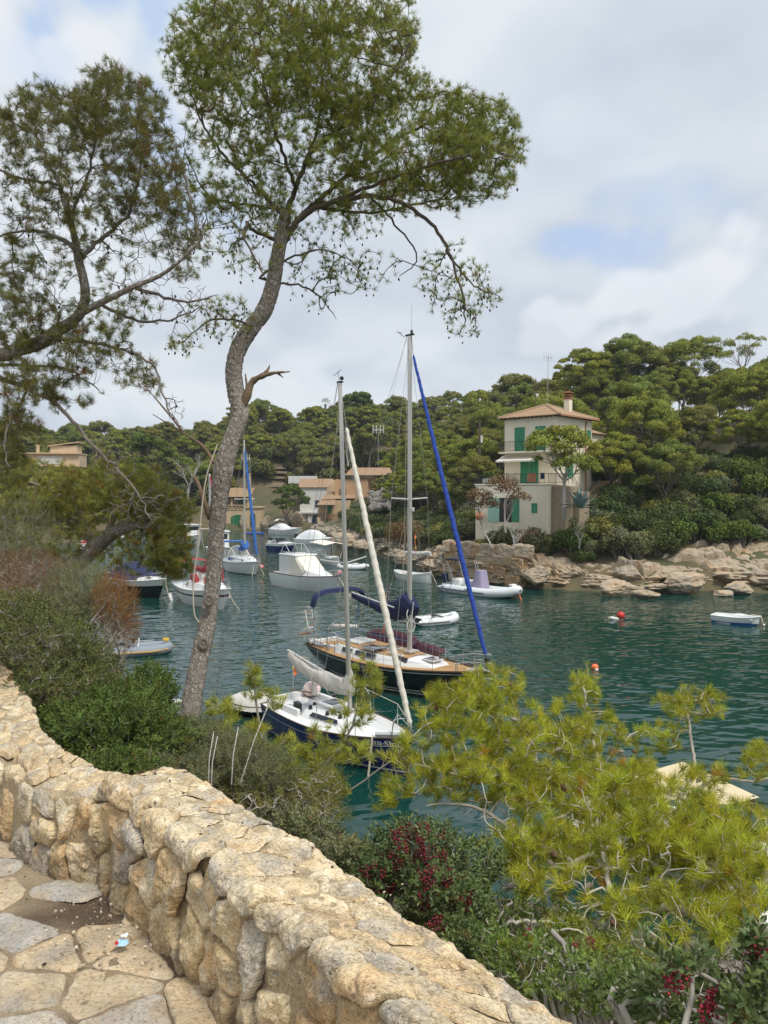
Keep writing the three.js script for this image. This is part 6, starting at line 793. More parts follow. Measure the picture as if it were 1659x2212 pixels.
{ const g = berth('inflatable_dinghy', 'grey inflatable tender with tan rubbing strake and yellow rope beside the left bushes', 'inflatable boat', [-13.2, 35.9], [-10.15, 36.9]); inflatable(g, g.L, 1.65, 0.25, M.greyrubber, 0.02, { floor: M.greyrubber, transom: M.tan }); const L = g.L;
  part(g, 'rubbing_strake', M.tan, b => { for (const s of [-1, 1]) { b.tube([V(0, 0.2, s * 0.83), V(L * 0.7, 0.21, s * 0.82), V(L * 0.9, 0.24, s * 0.58), V(L + 0.0, 0.26, 0)], 0.055, 6); } }); part(g, 'seat', M.greyrubber, b => { b.tube([V(1.15, 0.5, -0.55), V(1.15, 0.52, 0.55)], 0.17, 10); b.tube([V(0.35, 0.5, -0.5), V(1.1, 0.56, -0.45)], 0.16, 10); }); part(g, 'seat_back', M.rubber, b => b.tube(curve([V(1.55, 0.35, -0.55), V(1.62, 0.66, -0.3), V(1.62, 0.68, 0.3), V(1.55, 0.35, 0.55)], 10), 0.03, 6)); part(g, 'rope_coil', M.yellow, b => { for (let k = 0; k < 4; k++) b.add(new THREE.TorusGeometry(0.12, 0.025, 5, 14), new THREE.Matrix4().makeRotationX(1.4 + k * 0.1).setPosition(L - 0.35, 0.55 + k * 0.03, 0.05)); }); part(g, 'stripe', M.white, b => { for (const dy of [0, 0.05]) b.box(1.9, 0.47 + dy * 0.5, -0.72 + dy, 0.9, 0.012, 0.02, 0.04); }); part(g, 'oar', M.wire, b => b.bar(V(0.0, 0.55, -0.35), V(1.3, 0.62, 0.1), 0.02, 0.02, 5)); }
// ---- the white rowing boats of the place, with mast stumps and rolled awnings
function llaut(name, label, stern, bow, Bm, awn) {
  const g = berth(name, label, 'boat', stern, bow), h = new Hull({ L: g.L, Bm, sf: 0.72, mf: 0.58, bf: 0.9, rake: 0.08, tr: 0.15, tw: 0.25, tww: 0.05, fine: 2, draft: 0.2, mid: 0.5, ww: 0.8 }); const L = h.L;
  h.hull(g, M.gelcoat); h.bottom(g, M.bottombrown); h.rail(g, 'gunwale', M.gelcoat, 0.045); h.stripe(g, M.rubber, 0.2, 0.25, 0.008, 'strake'); h.inside(g, M.gelcoat, 0.22); h.deck(g, M.gelcoat, 0.78, 1, 0.05, 'foredeck'); for (const s of [0.22, 0.45, 0.65]) part(g, 'thwart', M.wood, b => b.box(s * L, 0.48, 0, 0.22, 0.05, h.B(s) * 1.8, 0, 0.015)); part(g, 'stem', M.gelcoat, b => b.box(L - 0.02, h.S(1) * 0.55, 0, 0.09, h.S(1) * 1.15, 0.07, 0, 0.02)); part(g, 'name_plate', M.grey, b => { for (let k = 0; k < 6; k++) { const s = 0.84 + k * 0.014, p = h.pt(s, 0.3, -1, 0.008); b.box(p.x, p.y, p.z, 0.035, 0.07, 0.01, -0.5); } });
  if (awn === 'rolled') { part(g, 'mast', M.wood, b => { b.bar(V(L * 0.42, 0.4, 0), V(L * 0.42, 2.6, 0), 0.05, 0.04, 7); b.bar(V(L * 0.98, 0.8, 0), V(L * 0.97, 2.0, 0), 0.03, 0.03, 6); }); part(g, 'rolled_awning', M.sailcover, b => { const pts = []; for (let k = 0; k <= 10; k++) pts.push(V(lerp(L * 0.3, L * 1.0, k / 10), 2.35 + 0.12 * k / 10 + 0.03 * Math.sin(k), 0.05 * Math.sin(k * 2))); crumpled(b, pts, 0.14, 3, 10, 0.3); b.bar(V(L * 0.22, 2.4, 0), V(L * 1.0, 2.5, 0), 0.03, 0.03, 5); }); }
  else if (awn === 'flat') { part(g, 'mast', M.wood, b => { b.bar(V(L * 0.62, 0.4, 0), V(L * 0.62, 4.4, 0), 0.06, 0.035, 7); }); part(g, 'awning', M.canvas, b => { const rows = []; for (let k = 0; k <= 8; k++) { const t = k / 8, x = lerp(-0.6, L * 0.85, t); rows.push([-1, -0.5, 0, 0.5, 1].map(s => V(x, 2.35 - 0.25 * Math.abs(s) + 0.08 * Math.sin(t * 3.1) + 0.02 * fbm(t * 5, s, 1), s * 1.15))); } b.loft(rows); for (const s of [-1, 1]) b.tube([V(-0.6, 2.1, s * 1.15), V(L * 0.85, 2.1, s * 1.15)], 0.05, 5); }, 0.8); part(g, 'awning_post', M.white, b => { for (const s of [-1, 1]) for (const x of [0.3, L * 0.75]) b.bar(V(x, 0.6, s * 0.75), V(x - 0.1, 2.15, s * 1.05), 0.035, 0.035, 5); }); part(g, 'cushion', M.rubber, b => { b.box(L * 0.75, 0.72, 0.3, 1.3, 0.12, 1.0, 0.2, 0.05); b.box(L * 0.7, 0.85, 0.2, 1.2, 0.12, 0.9, 0.2, 0.05); }); }
  part(g, 'mooring_rope', M.rope, b => b.tube(curve([V(L, h.S(1), 0), V(L + 0.4, 0.5, 0.05), V(L + 0.9, -0.1, 0.1)], 8), 0.025, 4)); return g;
}
llaut('rowing_boat', 'white wooden boat with post and rolled awning near the rocks', [1.05, 68.3], [3.95, 64.6], 1.7, 'rolled');
llaut('awning_boat', 'white wooden boat with flat white awning and thin brown mast', [-7.0, 85], [-4.75, 79.6], 1.9, 'flat');
{ // small white dinghy at the right
  const g = berth('rowing_dinghy', 'small white dinghy with blue bottom moored at the far right', 'dinghy', [19.6, 45.6], [21.6, 43.9]); const h = new Hull({ L: g.L, Bm: 1.25, sf: 0.42, mf: 0.42, bf: 0.55, rake: 0.2, tw: 0.8, tww: 0.7, fine: 2.2, draft: 0.12, ww: 0.8 }); h.hull(g, M.gelcoat); h.stripe(g, M.bluecover, 0.72, 1.3, 0.004, 'blue_bottom'); h.bottom(g, M.bottomblue); h.rail(g, 'gunwale', M.gelcoat, 0.04); h.inside(g, M.gelcoat, 0.1); for (const s of [0.12, 0.45, 0.8]) part(g, 'thwart', M.gelcoat, b => b.box(s * h.L, 0.32, 0, 0.3, 0.05, h.B(s) * 1.85, 0, 0.02)); part(g, 'cover_cloth', M.gelcoat, b => { const rows = []; for (let k = 0; k <= 6; k++) rows.push([0, 1, 2, 3, 4, 5, 6].map(j => V(lerp(1.2, 2.3, k / 6), 0.5 + 0.08 * fbm(k * 0.7, j * 0.7, 3, 3) + 0.05, lerp(-0.45, 0.45, j / 6) * (1 - k / 6 * 0.7)))); b.loft(rows); }, null);
  part(g, 'mooring_rope', M.rope, b => { b.tube([V(h.L - 0.5, 0.58, 0), V(h.L, 0.56, 0), V(h.L + 0.05, 0.2, -0.05), V(h.L + 0.1, 0, -0.1)], 0.04, 5); b.tube([V(h.L, 0.55, 0), V(h.L + 0.12, 0.25, 0.1), V(h.L + 0.1, 0, 0)], 0.03, 5); }); part(g, 'fender', M.white, b => b.ball(V(h.L + 0.12, 0.05, -0.1), 0.09));
}
{ // blue and white sailing boat by the inlet
  const g = berth('sailing_boat', 'white sailing boat with blue stripe, blue sail covers and spray hood', 'sailboat', [-15.6, 77.4], [-11.55, 70.2]), h = new Hull({ L: g.L, Bm: 2.9, sf: 1.1, mf: 1.0, bf: 1.3, rake: 0.6, tr: 0.2, tw: 0.75, tww: 0.5, fine: 2.3, draft: 0.35, bul: 0.05, mid: 0.42 }); const L = h.L, y = x => h.deckY(x);
  h.hull(g, M.gelcoat); h.bottom(g, M.antifoul); h.stripe(g, M.grey, 0.12, 0.16); h.stripe(g, M.antifoul, 0.95, 1.0, 0.006, 'boot_stripe'); h.rail(g, 'toe_rail', M.grey, 0.03); h.deck(g, M.gelcoat); const c = part(g, 'cabin', M.gelcoat, b => coach(b, [[2.6, 1.05, 1], [4.6, 1.0, 1], [6.2, 0.65, 0.7], [6.9, 0.4, 0.1]], y, x => y(x) + 0.5, 0.15, 0.07), 0.6); part(c, 'stripe', M.royal, b => { for (const s of [-1, 1]) b.poly([V(2.7, y(2.7) + 0.1, s * 1.045), V(4.6, y(4.6) + 0.1, s * 0.99), V(6.1, y(6.1) + 0.08, s * 0.67), V(6.0, y(6) + 0.26, s * 0.64), V(4.6, y(4.6) + 0.34, s * 0.93), V(2.7, y(2.7) + 0.34, s * 0.98)]); }, 0);
  const sh = part(g, 'spray_hood', M.sailcover, b => { const rows = []; for (let k = 0; k <= 10; k++) { const a = Math.PI * k / 10; rows.push([0, 0.35].map(t => V(3.0 - t, y(3) + 0.35 + Math.sin(a) * (1.15), -Math.cos(a) * 1.05))); } b.loft(rows); }, null); part(sh, 'window', M.clear, b => { const rows = []; for (let k = 0; k <= 10; k++) { const a = Math.PI * (0.05 + 0.9 * k / 10); rows.push([V(3.01, y(3) + 0.35 + Math.sin(a) * 1.1, -Math.cos(a) * 1.0), V(3.9, y(3) + 0.45 + Math.sin(a) * 0.15, -Math.cos(a) * 0.98)]); } b.loft(rows); }, null); part(sh, 'hood_frame', M.sailcover, b => { for (const k of [0.25, 0.5, 0.75]) { const a = Math.PI * k; b.bar(V(3.02, y(3) + 0.36 + Math.sin(a) * 1.1, -Math.cos(a) * 1.0), V(3.9, y(3) + 0.46 + Math.sin(a) * 0.15, -Math.cos(a) * 0.98), 0.05, 0.05, 5); } });
  part(g, 'bimini', M.bluecover, b => { b.box(1.2, y(1) + 1.75, 0, 1.6, 0.1, 2.2, 0, 0.04); }); for (const s of [-1, 1]) for (const x of [0.6, 1.8]) part(g, 'bimini_pole', M.steel, b => { b.bar(V(x, y(1), s * 1.15), V(x, y(1) + 1.72, s * 1.05), 0.025, 0.025, 5); });
  const mx = 4.7, tp = 12.6; const mast = part(g, 'mast', M.alu, b => b.bar(V(mx, y(mx) + 0.3, 0), V(mx, tp, 0), 0.1, 0.08, 10)); part(mast, 'spreader', M.alu, b => b.bar(V(mx, 7.0, -1.0), V(mx, 7.0, 1.0), 0.04, 0.04, 5)); part(mast, 'masthead', M.wire, b => b.bar(V(mx, tp, 0), V(mx, tp + 1.2, 0), 0.02, 0.01, 4)); part(g, 'boom', M.alu, b => b.bar(V(mx, y(mx) + 0.9, 0), V(1.6, y(mx) + 1.1, 0), 0.06, 0.06, 6)); part(g, 'sail_cover', M.bluecover, b => { const pts = []; for (let k = 0; k <= 14; k++) { const t = k / 14; pts.push(V(lerp(mx + 0.08, 1.7, t), y(mx) + 1.15 + 0.6 * Math.pow(1 - t, 6), 0)); } crumpled(b, pts, t => 0.14 + 0.3 * Math.pow(1 - t, 4), 3, 12, 0.3); }, 0.9); furled(g, V(L - 0.25, y(L) + 0.6, 0), V(mx + 0.2, 11.6, 0), 0.13, M.bluecover, 5, 60); part(g, 'shroud', M.wire, b => { for (const s of [-1, 1]) b.tube([V(mx, y(mx), s * 1.3), V(mx, 7, s), V(mx, tp, 0)], 0.012, 4); b.tube([V(0, y(0), 0), V(mx, tp, 0)], 0.012, 4); }); stanchions(g, h, [0.4, 1.8, 3.4, 5.0, 6.4, 7.4], 0.6); pulpit(g, h, 7.2, 0.6);
  part(g, 'fender', M.pink, b => b.ball(V(L - 0.5, 0.75, -0.55), 0.2)); part(g, 'mooring_rope', M.rope, b => { for (const z of [-0.5, 0.35]) b.tube([V(L - 0.4, y(L), z * 0.5), V(L - 0.3, 0.4, z), V(L - 0.1, -0.3, z * 1.6)], 0.035, 5); });
}
{ // white sailing boat behind the trunk
  const g = berth('sailing_boat', 'white sailing boat with brown stripe and red furled sail behind the pine trunk', 'sailboat', [-14.4, 56.2], [-10.25, 49.6]), h = new Hull({ L: g.L, Bm: 2.9, sf: 1.15, mf: 1.05, bf: 1.4, rake: 0.55, tr: 0.25, tw: 0.8, tww: 0.5, fine: 2.5, draft: 0.4, bul: 0.05, mid: 0.42 }); const L = h.L, y = x => h.deckY(x);
  h.hull(g, M.gelcoat); h.bottom(g, M.bottombrown); h.stripe(g, M.maroon, 0.28, 0.38); h.rail(g, 'toe_rail', M.gelcoat, 0.04); h.deck(g, M.gelcoat); const c = part(g, 'cabin', M.gelcoat, b => coach(b, [[2.6, 1.05, 1], [4.8, 0.98, 1], [6.2, 0.65, 0.6], [6.8, 0.4, 0.1]], y, x => y(x) + 0.45, 0.15, 0.07), 0.6); part(c, 'hatch', M.glass, b => b.box(5.6, y(5.6) + 0.42, 0.2, 0.6, 0.05, 0.6, 0, 0.02)); part(g, 'sail_cover', M.redcover, b => { const pts = []; for (let k = 0; k <= 12; k++) pts.push(V(lerp(4.7, 1.2, k / 12), y(4) + 1.2 + 0.4 * Math.pow(1 - k / 12, 5), 0)); crumpled(b, pts, t => 0.13 + 0.16 * (1 - t) ** 3, 6, 10, 0.35); }, 0.9); part(g, 'bimini', M.redcover, b => { const rows = []; for (let k = 0; k <= 8; k++) { const a = k / 8 * 2 - 1; rows.push([0, 0.8, 1.6].map(x => V(x, y(1) + 1.75 - 0.22 * a * a + 0.1 * Math.sin(x * 2), a * 1.25))); } b.loft(rows); }, null); part(g, 'cover_bundle', M.sailcover, b => { const pts = []; for (let k = 0; k <= 6; k++) pts.push(V(2.2 + k * 0.14, y(3) + 0.75 + 0.12 * Math.sin(k), -0.4 + 0.12 * k)); crumpled(b, pts, 0.3, 9, 10, 0.35); }, 0.9); part(g, 'cover_bundle', M.redcover, b => { const pts = []; for (let k = 0; k <= 6; k++) pts.push(V(3.4 + k * 0.14, y(3) + 0.7 + 0.1 * Math.sin(k), 0.7)); crumpled(b, pts, 0.22, 9, 10, 0.35); }, 0.9);
  const mx = 4.9, tp = 8.9; part(g, 'mast', M.white, b => b.bar(V(mx, y(mx) + 0.3, 0), V(mx, tp, 0), 0.085, 0.07, 10)); part(g, 'boom', M.alu, b => b.bar(V(mx, y(mx) + 0.9, 0), V(1.2, y(mx) + 1.05, 0), 0.05, 0.05, 6)); furled(g, V(L - 0.4, y(L) + 0.4, 0), V(mx + 0.15, tp - 0.1, 0), 0.075, M.redcover, 7, 60); part(g, 'spreader', M.alu, b => b.bar(V(mx, 5.2, -0.8), V(mx, 5.2, 0.8), 0.03, 0.03, 5)); part(g, 'shroud', M.wire, b => { for (const s of [-1, 1]) b.tube([V(mx, y(mx), s * 1.3), V(mx, 5.2, s * 0.8), V(mx, tp, 0)], 0.011, 4); b.tube([V(0, y(0), 0), V(mx, tp, 0)], 0.011, 4); }); stanchions(g, h, [0.4, 1.8, 3.4, 5.0, 6.2, 7.0], 0.6); pulpit(g, h, 6.9, 0.6);
  for (const [s, z] of [[0.86, 1], [0.45, -1], [0.6, -1], [0.3, -1]]) { const p = h.pt(s, 0.45, z, 0.13); fender(g, p, 0.5, 0.12); } part(g, 'life_buoy', M.orange, b => b.add(new THREE.TorusGeometry(0.3, 0.1, 8, 18), new THREE.Matrix4().makeRotationY(0.4).setPosition(6.3, y(6) + 0.65, 0.62))); part(g, 'canister', M.yellow, b => { b.add(new THREE.CapsuleGeometry(0.2, 0.6, 5, 10), new THREE.Matrix4().makeTranslation(6.5, y(6) + 0.45, 0.55)); }); part(g, 'mooring_rope', M.rope, b => { for (const z of [-0.6, 0.5]) b.tube([V(L - 0.5, y(L), z * 0.4), V(L - 0.2, 0.5, z), V(L + 0.2, -0.3, z * 1.8)], 0.03, 5); });
}
// ---- motor boats: one builder, different tops
function motor(name, label, stern, bow, o) {
  const g = berth(name, label, 'motorboat', stern, bow), h = new Hull({ L: g.L, Bm: o.B ?? 2.2, sf: o.sf ?? 0.75, mf: o.mf ?? 0.78, bf: o.bf ?? 1.05, rake: o.rake ?? 0.8, tw: 0.9, tww: 0.85, fine: 2.3, draft: 0.25, bul: 0.05, mid: 0.4 }); const L = h.L, y = x => h.deckY(x);
  h.hull(g, o.hull ?? M.gelcoat); h.bottom(g, o.bottom ?? M.antifoul); if (o.cap) { h.stripe(g, M.gelcoat, 0, o.cap, 0.012, 'gunwale_band'); } h.rail(g, 'rubbing_strake', o.rail ?? M.gelcoat, 0.04); h.deck(g, M.gelcoat); part(g, 'cockpit', M.gelcoat, b => { coach(b, [[L * 0.5, h.B(0.5) * 0.75, 1], [L * 0.75, h.B(0.75) * 0.7, 0.8], [L * 0.93, 0.15, 0.1]], y, x => y(x) + 0.25, 0.1, 0.06); b.box(L * 0.1, y(0.5) + 0.22, 0, 0.4, 0.4, h.B(0.1) * 1.5, 0, 0.08); }, 0.6);
  if (o.screen) part(g, 'windscreen', M.glass, b => { const rows = []; for (let k = 0; k <= 6; k++) { const a = k / 6 * 2 - 1; rows.push([V(L * 0.55 - Math.abs(a) ** 3 * L * 0.12, y(3) + 0.2, a * h.B(0.5) * 0.78), V(L * 0.47 - Math.abs(a) ** 3 * L * 0.12, y(3) + 0.75, a * h.B(0.5) * 0.68)]); } b.loft(rows); });
  if (o.cover) part(g, 'cockpit_cover', o.cover, b => { const rows = []; for (let k = 0; k <= 12; k++) { const s = lerp(0.04, o.coverTo ?? 0.62, k / 12), r = []; for (let j = -6; j <= 6; j++) { const t = j / 6; r.push(V(s * L, h.S(s) + 0.02 + (o.coverH ?? 0.8) * Math.sin(Math.PI * clamp(0.12 + 0.8 * (k / 12))) * (1 - t * t) * (1 + 0.2 * fbm(s * 6, t * 3, 2)), t * h.B(s) * 0.95)); } rows.push(r); } b.loft(rows); }, null);
  if (o.top) { part(g, 'hardtop', o.topMat ?? M.white, b => b.box(L * 0.42, y(2) + o.top, 0, L * (o.topL ?? 0.42), 0.09, h.Bm * 0.8, 0, 0.035)); for (const s of [-1, 1]) for (const x of [0.28, 0.56]) part(g, 'top_post', M.steel, b => { b.bar(V(L * x, y(1), s * h.Bm * 0.3), V(L * x, y(2) + o.top, s * h.Bm * 0.33), 0.03, 0.03, 5); }); }
  if (o.house) { part(g, 'wheelhouse', M.gelcoat, b => { b.box(L * o.hx, y(2) + o.house / 2, 0, L * o.hl, o.house, h.Bm * 0.72, 0, 0.08); b.box(L * o.hx, y(2) + o.house + 0.04, 0, L * o.hl * 1.15, 0.1, h.Bm * 0.82, 0, 0.04); }); part(g, 'window', M.glass, b => { b.box(L * o.hx, y(2) + o.house * 0.72, 0, L * o.hl * 0.8, o.house * 0.3, h.Bm * 0.735); b.box(L * o.hx, y(2) + o.house * 0.72, 0, L * o.hl * 1.01, o.house * 0.3, h.Bm * 0.58); }); }
  if (o.bimini) { part(g, 'bimini', M.sailcover, b => { const rows = []; for (let k = 0; k <= 8; k++) { const a = Math.PI * (0.1 + 0.8 * k / 8); rows.push([0, 0.5, 1].map(t => V(L * 0.2 + t * 0.9, y(1) + 1.25 + Math.sin(a) * 0.55 + t * 0.1, -Math.cos(a) * h.Bm * 0.42))); } b.loft(rows); }, null); for (const s of [-1, 1]) for (const t of [0, 1]) part(g, 'bimini_pole', M.steel, b => { b.bar(V(L * 0.2 + t * 0.9, y(1) + 1.3, s * h.Bm * 0.4), V(L * 0.4, y(1), s * h.Bm * 0.42), 0.025, 0.025, 5); }); }
  if (o.motor) part(g, 'outboard_motor', o.motor, b => { b.box(-0.2, y(0) + 0.45, 0, 0.55, 0.6, 0.42, 0, 0.12); b.box(-0.22, 0.3, 0, 0.22, 0.9, 0.16, 0, 0.05); });
  if (o.fenders) for (const [s, z] of o.fenders) fender(g, h.pt(s, 0.45, z, 0.13), 0.5, 0.12, M.white); if (o.railing) { stanchions(g, h, [0.5, 0.62, 0.76, 0.88].map(q => q * L), 0.4); pulpit(g, h, L * 0.86, 0.42); }
  part(g, 'mooring_rope', M.rope, b => { b.tube(curve([V(L - 0.1, y(L), 0), V(L + 0.1, 0.4, -0.15), V(L + 0.3, -0.2, -0.3)], 8), 0.035, 5); }); return g;
}
{ const g = motor('motor_boat', 'dark hulled motor boat under a navy cockpit cover at the left', [-21.2, 61.2], [-15.55, 54.6], { B: 3.0, sf: 1.0, mf: 1.1, bf: 1.5, rake: 1.1, hull: M.blackHull, cap: 0.34, cover: M.navy, coverTo: 0.66, coverH: 1.25, fenders: [[0.55, -1]], railing: true }); part(g, 'fender', M.white, b => b.add(new THREE.CapsuleGeometry(0.16, 0.5, 5, 10), new THREE.Matrix4().makeRotationZ(0.7).setPosition(g.L + 0.25, 0.12, -0.3))); part(g, 'fender', M.navy, b => b.ball(V(g.L * 0.4, 0.75, -1.5), 0.28)); }
motor('motor_boat', 'dark blue hulled open boat with flat white top and black outboard', [-14.9, 101.5], [-11.3, 97.8], { B: 2.1, hull: M.navyHull, cap: 0.3, top: 1.85, screen: true, motor: M.black, bf: 1.2, sf: 0.9, mf: 0.95 });
motor('motor_boat', 'white boat with curved awning and grey cover by the quay', [-20.4, 140], [-14.6, 136], { B: 2.4, bimini: true, motor: M.black, cover: M.rubber, coverTo: 0.6, coverH: 1.0, bf: 1.3, sf: 0.95, mf: 1.0 });
motor('motor_boat', 'long white boat under a crumpled silver cover', [-12.8, 113.6], [-6.7, 110.5], { B: 2.2, cover: M.rubber, coverTo: 0.72, coverH: 1.35, motor: M.black, bf: 1.15 });
motor('motor_boat', 'white cabin boat seen from ahead between trunk and red sail', [-19.6, 89.5], [-17.3, 83.0], { B: 2.6, sf: 1.3, mf: 1.35, bf: 1.7, house: 1.9, hx: 0.45, hl: 0.35 });
motor('motor_boat', 'white cabin cruiser left of the pine trunk with square windows', [-29.6, 110], [-24.9, 105], { B: 3.0, sf: 1.3, mf: 1.4, bf: 1.9, house: 1.7, hx: 0.5, hl: 0.36, railing: true });
motor('motor_boat', 'white open boat with square windscreen frame under the leaning pine', [-36.6, 95], [-33.2, 91], { B: 2.2, screen: true, top: 1.2, topMat: M.steel, topL: 0.1 });
motor('motor_boat', 'boat with dark red cover behind the white open boat', [-40.5, 103.5], [-36.2, 101], { B: 2.2, hull: M.blackHull, cap: 0.4, cover: M.redcover, coverTo: 0.7, coverH: 0.9 });
motor('motor_boat', 'white boat furthest left at the back under the leaning pine', [-42, 116], [-37.5, 113], { B: 2.4, screen: true, house: 1.2, hx: 0.45, hl: 0.3 });
motor('motor_boat', 'white boat with flat roof left of the cabin cruiser', [-36.5, 118], [-32.4, 115.5], { B: 2.4, top: 1.9, topL: 0.5, cover: M.sailcover, coverTo: 0.5, coverH: 0.6 });
{ const g = berth('rowing_dinghy', 'small bright blue rowing dinghy beside the motor boat roof', 'dinghy', [-11.6, 91.2], [-9.0, 90.4]), h = new Hull({ L: g.L, Bm: 1.25, sf: 0.45, mf: 0.42, bf: 0.6, rake: 0.2, tw: 0.75, tww: 0.6, fine: 2.2, draft: 0.12, ww: 0.8 }); h.hull(g, M.bluecover); h.bottom(g, M.bottomblue); h.rail(g, 'gunwale', M.white, 0.05); h.inside(g, M.bluecover, 0.12); for (const s of [0.25, 0.55]) part(g, 'thwart', M.white, b => b.box(s * h.L, 0.36, 0, 0.25, 0.05, h.B(s) * 1.8, 0, 0.02)); }
{ const g = thing('raft', 'flat bright blue float moored in front of the boathouse', 'raft', V(-22.9, 0.05, -136.5), 0.15); part(g, 'float', M.royal, b => { b.box(0, 0.22, 0, 3.2, 0.36, 1.3, 0, 0.12); }); part(g, 'strap', M.white, b => { for (const x of [-0.8, 0.8]) b.box(x, 0.41, 0, 0.12, 0.02, 1.2); }); }
{ // the boat with the beige awning under the right pine
  const g = berth('awning_boat', 'boat with a large beige awning half hidden by the foreground pine', 'boat', [4.3, 16.9], [8.1, 14.0]), h = new Hull({ L: g.L, Bm: 2.3, sf: 0.75, mf: 0.72, bf: 1.0, rake: 0.5, tw: 0.85, tww: 0.8, fine: 2.2, draft: 0.25, mid: 0.4 }); h.hull(g, M.gelcoat); h.bottom(g, M.antifoul); h.rail(g, 'gunwale', M.gelcoat, 0.05); h.inside(g, M.gelcoat, 0.25); h.deck(g, M.gelcoat, 0.72, 1, 0.06, 'foredeck');
  g.updateMatrixWorld(true); const A = [P(1395, 1665, 16.9), P(1475, 1645, 16.6), P(1640, 1722, 14.4), P(1580, 1738, 13.9), P(1290, 1712, 15.6)].map(p => g.worldToLocal(p)); part(g, 'awning', M.beige, b => { const rows = []; for (let k = 0; k <= 8; k++) { const t = k / 8, L0 = A[0].clone().lerp(A[4], 0.5), e0 = A[1].clone().lerp(A[2], t), e1 = A[0].clone().lerp(A[4], 0.15).lerp(A[3], t), r = []; for (let j = 0; j <= 6; j++) { const q = e0.clone().lerp(e1, j / 6); q.y -= 0.10 * Math.sin(Math.PI * j / 6) * Math.sin(Math.PI * t) - 0.02 * fbm(t * 6, j * 0.8, 3, 3); r.push(q); } rows.push(r); } b.loft(rows); const r2 = []; for (let k = 0; k <= 8; k++) { const t = k / 8; const e = A[0].clone().lerp(A[4], 0.15).lerp(A[3], t), f = A[4].clone().lerp(A[3], t); r2.push([0, 1, 2, 3].map(j => { const q = e.clone().lerp(f, j / 3); q.y -= 0.05 * Math.sin(j) * (1 - t); return q; })); } b.loft(r2); }, null);
  part(g, 'awning_pole', M.black, b => { b.bar(A[2].clone().add(V(-0.1, 0, 0)), V(A[2].x - 0.3, 0.8, A[2].z * 0.6), 0.03, 0.03, 6); b.bar(A[3], V(A[3].x, 0.7, A[3].z * 0.7), 0.025, 0.025, 6); b.bar(A[0], V(A[0].x, 0.6, A[0].z * 0.8), 0.025, 0.025, 6); });
}
{ const g = berth('motor_boat', 'white deck of a boat showing through the pine at the right edge', 'motorboat', [6.2, 12.6], [9.0, 9.6]), h = new Hull({ L: g.L, Bm: 1.7, sf: 0.55, mf: 0.55, bf: 0.8, rake: 0.5, tw: 0.85, tww: 0.8, fine: 2.2, draft: 0.2, mid: 0.4 }); h.hull(g, M.gelcoat); h.bottom(g, M.antifoul); h.rail(g, 'gunwale', M.gelcoat, 0.05); h.deck(g, M.gelcoat); part(g, 'seat', M.gelcoat, b => b.box(1.6, 0.75, 0, 0.9, 0.4, 1.0, 0, 0.1)); }
// ---- buoys and floats
function buoy(label, p, r, mat, extra) { const g = thing('mooring_buoy', label, 'buoy', p); part(g, 'ball', mat, b => b.ball(V(0, r * 0.45, 0), r, 1, 20), null); part(g, 'eye', M.black, b => { b.bar(V(0, r * 1.4, 0), V(0, r * 1.6, 0), r * 0.18, r * 0.14, 8); b.add(new THREE.TorusGeometry(r * 0.18, r * 0.06, 5, 10), new THREE.Matrix4().makeTranslation(0, r * 1.68, 0)); }); extra?.(g); return g; }
buoy('red mooring buoy near the rocks with a white float beside it', onY(1341, 1333, 0), 0.24, M.red); { const g = thing('float', 'white elongated float touching the red buoy near the rocks', 'float', onY(1335, 1336, 0.05).add(V(-0.25, 0, 0.05)), 0.3); part(g, 'body', M.white, b => b.add(new THREE.CapsuleGeometry(0.11, 0.4, 5, 12), new THREE.Matrix4().makeRotationZ(1.35))); part(g, 'eye', M.rope, b => b.add(new THREE.TorusGeometry(0.05, 0.02, 5, 8), new THREE.Matrix4().makeTranslation(-0.36, 0.07, 0))); }
buoy('orange red mooring buoy alone right of the black yacht', onY(1285, 1445, 0), 0.16, M.orange, g => part(g, 'float', M.white, b => b.ball(V(0.03, -0.02, 0.1), 0.1))); buoy('red round mooring buoy left of the pine trunk', onY(343, 1485, 0), 0.165, M.red); buoy('small white round buoy in the middle of the inlet', onY(582, 1174, 0), 0.36, M.white); buoy('small white buoy by the bow of the awning boat', onY(733, 1226, 0), 0.28, M.white); buoy('tiny white buoy beside the rock wall near the rowing boat', onY(966, 1240, 0), 0.3, M.white);
{ const p = onY(381, 1516, 0.04), g = thing('float', 'white and navy cylinder float left of the pine trunk', 'float', p, 0.15); part(g, 'body', M.white, b => b.add(new THREE.CapsuleGeometry(0.1, 0.5, 5, 14), new THREE.Matrix4().makeRotationZ(Math.PI / 2))); part(g, 'cap', M.navy, b => b.add(new THREE.CapsuleGeometry(0.103, 0.08, 5, 14), new THREE.Matrix4().makeRotationZ(Math.PI / 2).setPosition(-0.28, 0, 0))); }
